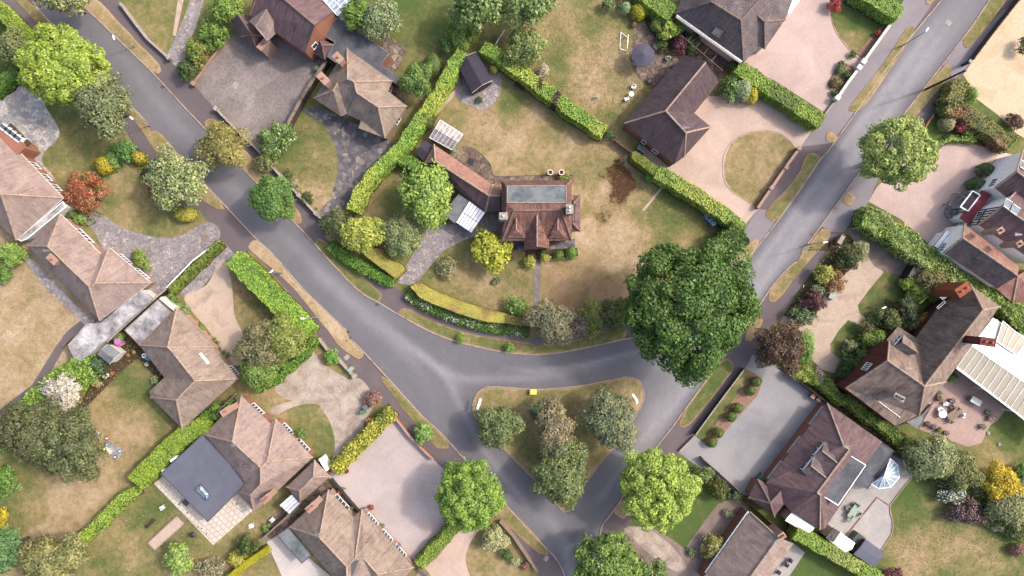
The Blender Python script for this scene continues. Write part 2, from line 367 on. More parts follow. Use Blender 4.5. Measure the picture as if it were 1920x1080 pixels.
# ------------------------------------------------------------ ground, lawns, roads
# samples of how dry (0 green .. 1 straw), bare and scorched the grass is: px, py, dry, bare, dark
GS = [(250,30,.4,0,0),(110,40,.45,.1,0),(230,90,.5,.1,0),(20,110,.1,0,0),(140,260,.42,.1,0),(210,380,.5,.1,0),(330,420,.45,.1,0),(250,400,.5,.1,0),
 (60,560,.85,.1,0),(100,620,.85,.1,0),(40,700,.85,.1,0),(60,530,.75,.1,0),(240,700,.25,0,0),(300,690,.2,0,0),(200,760,.6,.2,.0),(260,790,.7,.25,0),(300,760,.4,.1,0),
 (300,740,.2,0,0),(230,810,.75,.25,0),(130,940,.75,.2,0),(60,960,.6,.2,0),(200,880,.75,.2,0),(100,1000,.8,.3,0),(160,960,.8,.25,0),(30,930,.35,0,0),(260,980,.4,.05,0),(220,1010,.6,.1,0),
 (200,1060,.35,0,0),(290,1010,.35,0,0),(330,1020,.5,.2,0),(260,1060,.5,.1,0),(390,1040,.55,.2,0),(300,950,.3,0,0),(470,1040,.6,.2,0),
 (770,60,.28,.05,0),(800,20,.25,0,0),(760,110,.4,.1,0),(590,300,.4,0,0),(560,260,.25,0,0),(600,370,.75,0,0),(570,240,.35,0,0),(700,360,.5,.25,0),(690,390,.6,.3,0),(740,390,.35,.1,0),(740,330,.4,.2,0),
 (900,240,.7,.1,0),(860,200,.55,.05,0),(970,180,.35,0,0),(960,250,.8,.25,0),(1000,230,.75,.3,0),(1060,280,.7,.2,0),(1040,230,.5,.1,0),(1100,300,.6,.2,0),(1120,350,.7,.35,0),
 (1160,318,.5,.3,.8),(1158,330,.5,.3,1.0),(1170,340,.5,.3,1.0),(1178,350,.5,.3,.95),(1166,352,.5,.3,.9),(1162,308,.5,.3,.75),(1130,338,.5,.3,.8),(1135,325,.6,.3,.4),(1148,325,.5,.3,.7),(1150,350,.5,.3,.7),(1165,358,.6,.3,.7),(1185,345,.6,.2,.5),(1200,330,.7,.2,0),(1190,372,.8,.2,0),(1175,305,.6,.2,.1),(1140,300,.6,.2,0),(1128,410,.5,.3,.6),(1135,350,1.15,.1,0),(1130,345,1.1,0,0),(1110,430,.95,.1,0),(1140,440,1.0,.1,0),(1180,440,.85,.3,0),(1200,400,.6,.1,0),(1250,400,.3,0,0),(1240,380,.15,0,0),(1300,420,.3,0,0),(1290,440,.55,.1,0),(1260,430,.4,0,0),
 (1100,500,.75,.45,0),(1040,520,.7,.5,0),(1130,540,.6,.55,0),(1050,560,.6,.6,0),(1180,480,.8,.35,0),(960,550,.6,.2,0),(880,520,.55,.1,0),(830,480,.35,0,0),(900,540,.65,.2,0),(800,500,.3,0,0),(950,510,.5,.1,0),(980,520,.6,.1,0),
 (1060,60,.6,.1,0),(1100,40,.4,0,0),(1080,110,.7,.1,0),(1140,120,.65,.1,0),(1120,160,.75,.3,0),(1150,60,.5,.1,0),(1040,120,.4,0,0),(1160,190,.6,.15,0),(1030,80,.55,.1,0),(1150,220,.45,.2,0),
 (1600,50,.1,0,0),(1600,70,.6,0,0),(1640,30,.1,0,0),(1430,310,.6,.05,0),(1420,350,.6,.05,0),(1400,280,.6,.05,0),(1730,240,.15,0,0),
 (960,760,.55,.3,0),(1000,800,.5,.35,0),(930,740,.45,.1,0),(1100,760,.3,.1,0),(1180,740,.35,.2,0),(1100,860,.4,.2,0),(980,860,.45,.2,0),(1060,740,.35,.2,0),(1150,790,.3,.1,0),
 (560,680,.7,.75,0),(600,690,.8,.75,0),(630,700,.5,.3,0),(540,720,.7,.6,0),(550,760,.45,.1,0),(600,800,.4,.1,0),(590,830,.35,0,0),(590,650,.5,.4,0),(450,540,.4,.5,0),(470,600,.4,.45,0),
 (1700,930,.15,0,0),(1720,960,.2,0,0),(1780,990,.4,.1,0),(1720,1010,.6,.15,0),(1800,1020,.55,.1,0),(1850,1040,.45,0,0),(1700,1050,.65,.3,0),(1780,1060,.5,.2,0),(1900,1000,.2,0,0),(1870,970,.25,0,0),(1840,840,.5,.1,0),(1880,800,.15,0,0),(1860,870,.6,.1,0),(1900,830,.25,0,0),(1750,1000,.5,.25,0),
 (1270,960,.12,0,0),(1310,940,.1,0,0),(1280,1000,.15,0,0),(900,1020,.55,.1,0),(920,1060,.6,.1,0),(1630,1060,.1,0,0),(1520,1060,.1,0,0),(1640,550,.3,0,0),(1660,570,.3,0,0),(1580,640,.3,.1,0),(1600,620,.2,0,0),(1700,560,.2,0,0),(-60,560,.8,.1,0),(2000,900,.3,0,0),(2000,400,.3,0,0)]
_gs = np.array(GS, float)
def dryness(px, py):
    """smooth interpolation of the samples; px,py arrays"""
    d2 = (px[:, None]-_gs[None, :, 0])**2+(py[:, None]-_gs[None, :, 1])**2
    wgt = 1/(d2+120)**1.7
    wgt /= wgt.sum(1, keepdims=True)
    out = wgt @ _gs[:, 2:5]
    return out
def set_gx(me, vals):
    a = me.color_attributes.new(name='gx', type='FLOAT_COLOR', domain='POINT')
    buf = np.ones((len(me.vertices), 4), np.float32); buf[:, :3] = vals; a.data.foreach_set('color', buf.ravel())
def struct(name, mb, mat, label=None, kind='structure', cat=None):
    o = mb.build(name, mat); return tag(o, label, cat, None, kind)

def make_ground():
    xs = np.arange(-100, 2024, 5.0); ys = np.arange(-100, 1184, 5.0)
    gx, gy = np.meshgrid(xs, ys); n, m = gx.shape
    X = (gx-960)*S; Y = (540-gy)*S
    far = 2500.0
    verts = np.stack([X.ravel(), Y.ravel(), np.zeros(n*m)], 1)
    i = np.arange(n-1)[:, None]*m+np.arange(m-1)[None, :]
    q = np.stack([i, i+m, i+m+1, i+1], -1).reshape(-1, 4)
    # ring out to the horizon
    ring_v = np.array([[-far, far, 0], [far, far, 0], [far, -far, 0], [-far, -far, 0]])
    base = n*m
    tl, tr, br, bl = 0, m-1, n*m-1, (n-1)*m
    top = list(range(0, m)); right = [k*m+m-1 for k in range(n)]; bot = list(range((n-1)*m, n*m)); left = [k*m for k in range(n)]
    faces = [tuple(a) for a in q.tolist()]
    faces.append(tuple([base, *top, base+1])[::-1] if False else tuple([base+1, base]+top))
    faces.append(tuple([base+2, base+1]+right)); faces.append(tuple([base+3, base+2]+bot[::-1])); faces.append(tuple([base, base+3]+left[::-1]))
    me = bpy.data.meshes.new('ground'); me.from_pydata(np.vstack([verts, ring_v]).tolist(), [], faces)
    v = dryness(gx.ravel(), gy.ravel()); v = np.vstack([v, np.tile([.4, .1, 0], (4, 1))])
    set_gx(me, v); me.materials.append(M['grass']); me.update()
    o = bpy.data.objects.new('ground', me); col.objects.link(o)
    tag(o, 'dry patchy grass ground of all the gardens', None, None, 'structure')
make_ground()

def sheet(name, pl, mat, z, label, smooth=0, closed_smooth=False):
    if closed_smooth: pl = smooth_pts(pl, True, smooth or 4)
    mb = MB(); pts = [P(x, y, 0) for x, y in pl]
    mb.poly([(p[0], p[1], z) for p in ccw(pts)])
    return struct(name, mb, M[mat], label)

road_out = [(-303,-400),(57,0),(110,59),(254,207),(277,230),(284,245),(317,270),(325,281),(377,337),(417,380),(480,447),(512,477),(567,540),(605,577),(651,622),(656,636),(682,660),(730,712),(792,780),(825,810),(872,862),(952,950),(1002,1005),(1040,1044),(1058,1072),(1066,1100),(1075,1400),
 (1185,1400),(1130,1090),(1122,1030),(1126,996),(1132,980),(1150,957),(1232,837),(1257,805),(1292,757),(1330,705),(1385,632),(1415,590),(1445,540),(1484,496),(1494,490),(1500,475),(1540,422),(1612,322),(1682,230),(1805,72),(1855,0),(2155,-400),
 (2065,-400),(1765,0),(1715,60),(1665,125),(1562,270),(1537,300),(1490,370),(1440,437),(1397,492),(1352,553),(1318,590),(1280,613),(1225,626),(1165,637),(1085,655),(1022,664),(960,662),(905,652),(855,640),(805,621),(750,591),(710,567),(667,540),(592,460),(555,420),(390,247),(345,200),(287,137),(215,67),(160,14),(-250,-395)]
island = [(912,725),(897,735),(888,752),(887,768),(893,785),(925,820),(960,857),(997,895),(1027,925),(1050,952),(1060,958),(1072,945),(1115,882),(1145,845),(1175,805),(1200,765),(1207,745),(1205,728),(1195,712),(1172,707),(1147,712),(1097,722),(1055,727),(1010,730),(960,727),(935,725)]
sheet('road', road_out, 'road', .008, 'smooth grey asphalt road curving through the houses')

WEAR_AND_LIGHT = [
 ([(1830,-60),(1790,20),(1660,190),(1560,330),(1440,500),(1350,620),(1265,740),(1180,860),(1120,950)], 66, .42, 'pale old surface of the straight east road with brighter light painted in'),  # broad strip: older asphalt plus the brighter eastern light, both in the colour
 ([(1800,20),(1680,190),(1580,330),(1470,475),(1380,600),(1290,725),(1200,850)], 16, .38, 'pale wheel track on the east road'),
 ([(1770,25),(1640,195),(1545,325),(1440,470),(1340,605),(1255,720)], 14, .30, 'second pale wheel track on the east road'),
 ([(700,590),(780,660),(850,705),(930,712),(1010,705),(1100,690),(1180,665)], 20, .32, 'pale worn sweep round the bend'),
 ([(740,620),(830,700),(862,760),(900,830),(950,900),(1020,985)], 18, .30, 'pale worn track towards the bottom road'),
 ([(820,690),(845,705),(858,730),(862,745)], 30, .2, 'pale scuffed patch at the fork'),
 ([(940,690),(1000,694),(1080,686),(1160,668),(1230,650)], 9, .42, 'thin pale seam on the bend'),
 ([(1180,690),(1240,680),(1300,650),(1340,610)], 40, .3, 'worn patch under the oak'),
 ([(1010,960),(1050,1000),(1062,1050),(1080,1120)], 28, .26, 'pale patch at the bottom of the junction'),
 ([(190,60),(280,170),(400,310),(520,430),(640,545),(720,620)], 30, .16, 'faintly paler crown of the west road'),
 ([(560,480),(650,560),(740,640),(800,700)], 34, .26, 'paler surface above the fork'),
 ([(1110,960),(1150,900),(1200,830),(1250,765)], 10, .3, 'pale line beside the lime tree'),
] + [([(x0+dx, 0+dy) for x0, dy in ((1810,0),(1665,190),(1560,330),(1455,480),(1360,600),(1262,740))], 12, .20, '') for dx in (-22, 26)]
def segdist(x, y, pts):
    d = np.full(x.shape, 1e9); tt = np.zeros(x.shape); L = 0; n = len(pts); tot = sum(math.dist(pts[i], pts[i+1]) for i in range(n-1))
    for i in range(n-1):
        (ax, ay), (bx, by) = pts[i], pts[i+1]; l = math.dist(pts[i], pts[i+1])
        if l < 1e-6: continue
        t = np.clip(((x-ax)*(bx-ax)+(y-ay)*(by-ay))/(l*l), 0, 1); q = np.hypot(x-ax-t*(bx-ax), y-ay-t*(by-ay))
        m = q < d; d[m] = q[m]; tt[m] = (L+t[m]*l)/tot; L += l
    return d, tt
def _inpoly(pts, x, y):
    r_ = np.zeros(x.shape, bool); n = len(pts)
    for i in range(n):
        (x1, y1), (x2, y2) = pts[i], pts[(i+1) % n]
        if y1 == y2: continue
        r_ ^= ((y1 > y) != (y2 > y)) & (x < (x2-x1)*(y-y1)/(y2-y1)+x1)
    return r_
def road_wear_and_light():
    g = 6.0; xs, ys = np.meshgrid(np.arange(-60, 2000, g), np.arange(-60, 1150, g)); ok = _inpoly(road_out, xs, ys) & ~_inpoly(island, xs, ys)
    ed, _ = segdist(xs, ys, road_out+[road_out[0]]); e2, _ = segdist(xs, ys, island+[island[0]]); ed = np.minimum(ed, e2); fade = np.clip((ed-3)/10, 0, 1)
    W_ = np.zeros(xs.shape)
    for pts, wd, amt, lb in WEAR_AND_LIGHT:
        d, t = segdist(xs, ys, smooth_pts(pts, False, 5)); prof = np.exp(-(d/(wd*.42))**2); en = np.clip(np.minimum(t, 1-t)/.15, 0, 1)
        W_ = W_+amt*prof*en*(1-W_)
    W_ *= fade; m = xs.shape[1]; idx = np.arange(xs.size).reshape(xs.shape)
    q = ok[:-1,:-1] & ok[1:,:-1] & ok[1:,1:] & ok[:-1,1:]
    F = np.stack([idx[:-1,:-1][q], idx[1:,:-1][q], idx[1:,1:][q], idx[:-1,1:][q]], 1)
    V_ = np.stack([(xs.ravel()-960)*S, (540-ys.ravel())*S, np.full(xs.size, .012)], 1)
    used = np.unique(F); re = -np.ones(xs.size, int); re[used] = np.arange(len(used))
    me = bpy.data.meshes.new('road_wear_and_light'); me.from_pydata(V_[used].tolist(), [], re[F].tolist()); me.materials.append(M['road']); me.update()
    at = me.color_attributes.new(name='wear_and_light', type='FLOAT_COLOR', domain='POINT'); b_ = np.ones((len(used), 4), np.float32); b_[:, 0] = W_.ravel()[used]; at.data.foreach_set('color', b_.ravel())
    o = bpy.data.objects.new('road_surface', me); col.objects.link(o); tag(o, 'worn and patched running surface of the roads, brighter light painted into the east one', None, None, 'structure')
road_wear_and_light()
# paved footpath bands and driveway crossings between the gardens and the kerbs
sw_band = [(-330,-400),(-10,-12),(62,66),(150,160),(235,243),(265,300),(330,380),(372,392),(415,450),(437,482),(470,470),(500,500),(560,570),(597,630),(665,705),(690,730),(737,780),(767,817),(837,885),(870,920),(935,975),(960,1003),(1010,1075),(1030,1400),(1075,1400),(1066,1100),(1058,1072),(1040,1044),(1002,1005),(952,950),(872,862),(825,810),(792,780),(730,712),(682,660),(656,636),(605,577),(567,540),(512,477),(480,447),(417,380),(377,337),(325,281),(284,245),(254,207),(110,59),(57,0),(-303,-400)]
sheet('pavement', sw_band, 'pave', .004, 'dark asphalt footpath on the south west side of the road')
ne_band = [(-250,-395),(160,14),(215,67),(287,137),(345,200),(390,247),(555,420),(592,460),(667,540),(710,567),(750,591),(805,621),(855,640),(905,652),(960,662),(1022,664),(1085,655),(1165,637),(1225,626),(1280,613),(1318,590),(1352,553),(1397,492),(1440,437),(1490,370),(1537,300),(1562,270),(1665,125),(1715,60),(1765,0),(2065,-400),(1980,-400),(1695,0),(1672,41),(1620,115),(1612,125),(1571,182),(1547,210),(1525,242),(1500,275),(1447,352),(1420,392),(1397,425),(1330,500),(1280,560),(1180,600),(1100,620),(1040,630),(990,632),(920,622),(850,606),(800,585),(765,560),(735,532),(650,480),(612,448),(602,412),(560,366),(527,331),(480,275),(402,203),(362,158),(315,108),(222,5),(-170,-395)]
sheet('pavement', ne_band, 'pave', .0045, 'dark asphalt footpath on the north east side of the road')
e_band = [(2155,-400),(1855,0),(1805,72),(1682,230),(1612,322),(1540,422),(1500,477),(1445,540),(1385,632),(1330,705),(1257,805),(1232,837),(1150,957),(1132,980),(1126,996),(1122,1030),(1130,1090),(1185,1400),(1230,1400),(1170,1060),(1165,1010),(1180,982),(1230,910),(1274,848),(1307,812),(1347,757),(1397,690),(1440,620),(1467,592),(1507,532),(1580,436),(1630,377),(1650,330),(1735,240),(1800,150),(1825,112),(1912,0),(2230,-400)]
sheet('pavement', e_band, 'pave', .005, 'dark asphalt footpath on the east side of the road')
# paler crossings in the east half
sheet('driveway_crossing', [(1700,-10),(1755,-10),(1745,12),(1714,55),(1700,52),(1655,120),(1596,200),(1604,208),(1560,268),(1500,275),(1547,210),(1571,184),(1612,125),(1672,41)], 'pave_pale', .009, 'pale asphalt crossing beside the white walls')
sheet('driveway_crossing', [(1437,393),(1437,408),(1455,412),(1440,437),(1400,490),(1380,470),(1400,425),(1420,392)], 'pave_pale', .0095, 'pale asphalt crossing at the end of the tan drive')
sheet('driveway_crossing', [(1806,74),(1817,89),(1845,57),(1880,20),(1905,8),(1823,113),(1790,150),(1770,122)], 'pave_pale', .009, 'pale asphalt crossing by the gravel garden')
sheet('driveway_crossing', [(1612,325),(1650,330),(1640,350),(1630,377),(1580,436),(1557,434),(1540,424)], 'pave_pale', .009, 'pale asphalt crossing outside the timber framed house')

def verge(pl, label, dry=.45, edge=.8, z=.09, ins=.3, bare_in=.05, sm=True):
    """raised grass verge with worn brown edges"""
    if sm: pl = smooth_pts(pl, True, 3)
    pts = ccw([tuple(P(x, y)[:2]) for x, y in pl])
    # jitter the edge a little
    pts = [(p[0]+random.uniform(-.07, .07), p[1]+random.uniform(-.07, .07)) for p in pts]
    inn = inset(pts, ins); mb = MB(); n = len(pts)
    for i in range(n):
        a, b, c, d = pts[i], pts[(i+1) % n], inn[(i+1) % n], inn[i]
        mb.quad((*a, 0), (*b, 0), (*b, z*.6), (*a, z*.6)); mb.quad((*a, z*.6), (*b, z*.6), (*c, z), (*d, z))
    mb.poly([(*p, z) for p in inn])
    o = mb.build('grass_verge', M['grass']); me = o.data
    co = np.empty(len(me.vertices)*3); me.vertices.foreach_get('co', co); co = co.reshape(-1, 3)
    v = np.zeros((len(co), 3)); isin = co[:, 2] > z*.9
    dry += .14
    v[:, 0] = np.where(isin, dry, dry+.3); v[:, 1] = np.where(isin, bare_in, edge)
    set_gx(me, v); tag(o, label, None, None, 'structure')
verge([(-40,-45),(25,-10),(57,4),(112,61),(90,67),(70,45),(30,0),(0,-30)], 'grass verge beside the tall clumpy tree by the road')
verge([(238,205),(254,206),(277,232),(284,246),(296,246),(330,282),(417,381),(410,392),(397,387),(362,362),(305,300),(268,248)], 'brown grass verge outside the red shrub garden', .5)
verge([(482,450),(512,478),(567,541),(605,578),(650,621),(656,637),(682,661),(678,671),(668,672),(640,652),(615,622),(550,540),(475,474),(467,460)], 'dry grass verge along the long clipped hedge', .7)
verge([(717,715),(729,713),(792,781),(842,831),(828,842),(812,832),(775,790)], 'narrow green verge by the pale concrete drive', .35)
verge([(938,958),(955,953),(1027,1030),(1010,1037),(960,993),(930,970)], 'rust edged verge south of the road junction', .4)
verge([(140,-25),(185,0),(240,60),(299,122),(287,136),(215,66),(160,13)], 'long dry verge under the lamp at the top of the road', .5)
verge([(385,240),(402,222),(440,262),(500,322),(563,400),(557,420),(520,384),(450,309)], 'verge under the two round street trees', .5)
verge([(592,458),(604,449),(640,480),(700,535),(716,552),(705,566),(667,539),(620,493)], 'green verge outside the yellow topped hedge', .2)
verge([(750,590),(760,577),(805,599),(870,622),(955,638),(1000,645),(1000,662),(960,661),(905,651),(855,639),(805,620)], 'curved verge below the flowering hedge', .3)
verge([(1008,648),(1060,642),(1110,628),(1165,615),(1168,635),(1085,654),(1008,664)], 'verge on the bend under the grey shrubs', .25)
verge([(1740,-20),(1762,-12),(1745,8),(1735,4)], 'scrap of verge at the top of the east road', .5)
verge([(1700,53),(1714,58),(1690,98),(1627,192),(1604,209),(1594,199),(1652,125)], 'long verge in front of the white walls', .4)
verge([(1550,250),(1560,247),(1571,259),(1562,268),(1548,262)], 'tiny brown verge at a drive entrance', .6)
verge([(1511,293),(1522,287),(1537,300),(1498,360),(1457,412),(1440,409),(1438,394),(1490,335)], 'tapering green verge by the tan drive', .3)
verge([(1413,449),(1422,456),(1400,490),(1378,480)], 'short orange verge next to the oak', .6)
verge([(1862,-15),(1890,-10),(1872,22),(1845,57),(1817,89),(1806,74),(1845,15)], 'verge at the top right beside the gravel garden', .35)
verge([(1772,122),(1784,132),(1775,150),(1745,185),(1722,212),(1710,224),(1690,235),(1684,229),(1730,170)], 'verge crossed by the telegraph pole', .45)
verge([(1590,360),(1605,370),(1592,386),(1580,376)], 'small dry patch of verge under the big street tree', .6)
verge([(1540,430),(1557,436),(1545,458),(1490,520),(1470,550),(1452,566),(1441,562),(1447,540),(1484,498),(1495,490),(1502,478)], 'long verge with the fallen kerb east of the road', .4)
verge([(1415,595),(1430,600),(1422,622),(1407,640),(1396,632)], 'orange verge between the oak and the purple tree', .6)
verge([(1360,672),(1375,690),(1350,725),(1300,788),(1282,801),(1274,795),(1290,762),(1330,707)], 'green verge under the oak on the east side', .12)
verge([(1150,957),(1165,938),(1185,945),(1172,972),(1160,968)], 'small verge under the round lime green tree', .4)
verge(island, 'triangular green island in the middle of the junction', .38, .75, .1, .5)

def kerb(pts, label, z=.11, wd=2.0):
    pts = smooth_pts(pts, False, 4); pl = strip(pts, wd)
    mb = MB(); mb.prism([P(x, y)[:2] for x, y in pl], 0, z); struct('kerb', mb, M['kerb'], label)
kerb([(30,-30),(57,0),(110,59),(254,207),(277,230)], 'pale kerb at the top of the south west side')
kerb([(317,270),(377,337),(417,380),(480,447),(512,477),(567,540),(605,577),(650,620)], 'pale kerb along the middle of the south west side')
kerb([(658,636),(682,660),(730,712),(792,780),(825,810),(872,862),(952,950),(1002,1005),(1040,1044),(1056,1072),(1066,1100)], 'kerb running down to the bottom of the road')
kerb([(130,-20),(160,14),(215,67),(287,137),(345,200),(390,247),(555,420),(592,459),(667,540),(710,567),(750,591),(805,621),(855,640),(905,652),(960,662),(1022,664),(1085,655),(1165,637),(1225,626),(1280,613)], 'long kerb round the inside of the bend')
kerb([(1320,588),(1352,553),(1397,492),(1440,437),(1490,370),(1537,300),(1562,270),(1665,125),(1715,60),(1765,0),(1790,-35)], 'kerb on the west side of the straight road')
kerb([(1880,-35),(1855,0),(1805,72),(1682,230),(1612,322),(1540,422),(1502,474)], 'kerb on the east side of the straight road')
kerb([(1494,492),(1482,499),(1445,540),(1385,632),(1330,705),(1292,757),(1257,805),(1232,837),(1150,957),(1132,980),(1126,996),(1122,1030),(1130,1090)], 'kerb from the broken edge down to the bottom tree')
kerb(island+[island[0]], 'kerb ringing the triangular island', .12, 1.6)

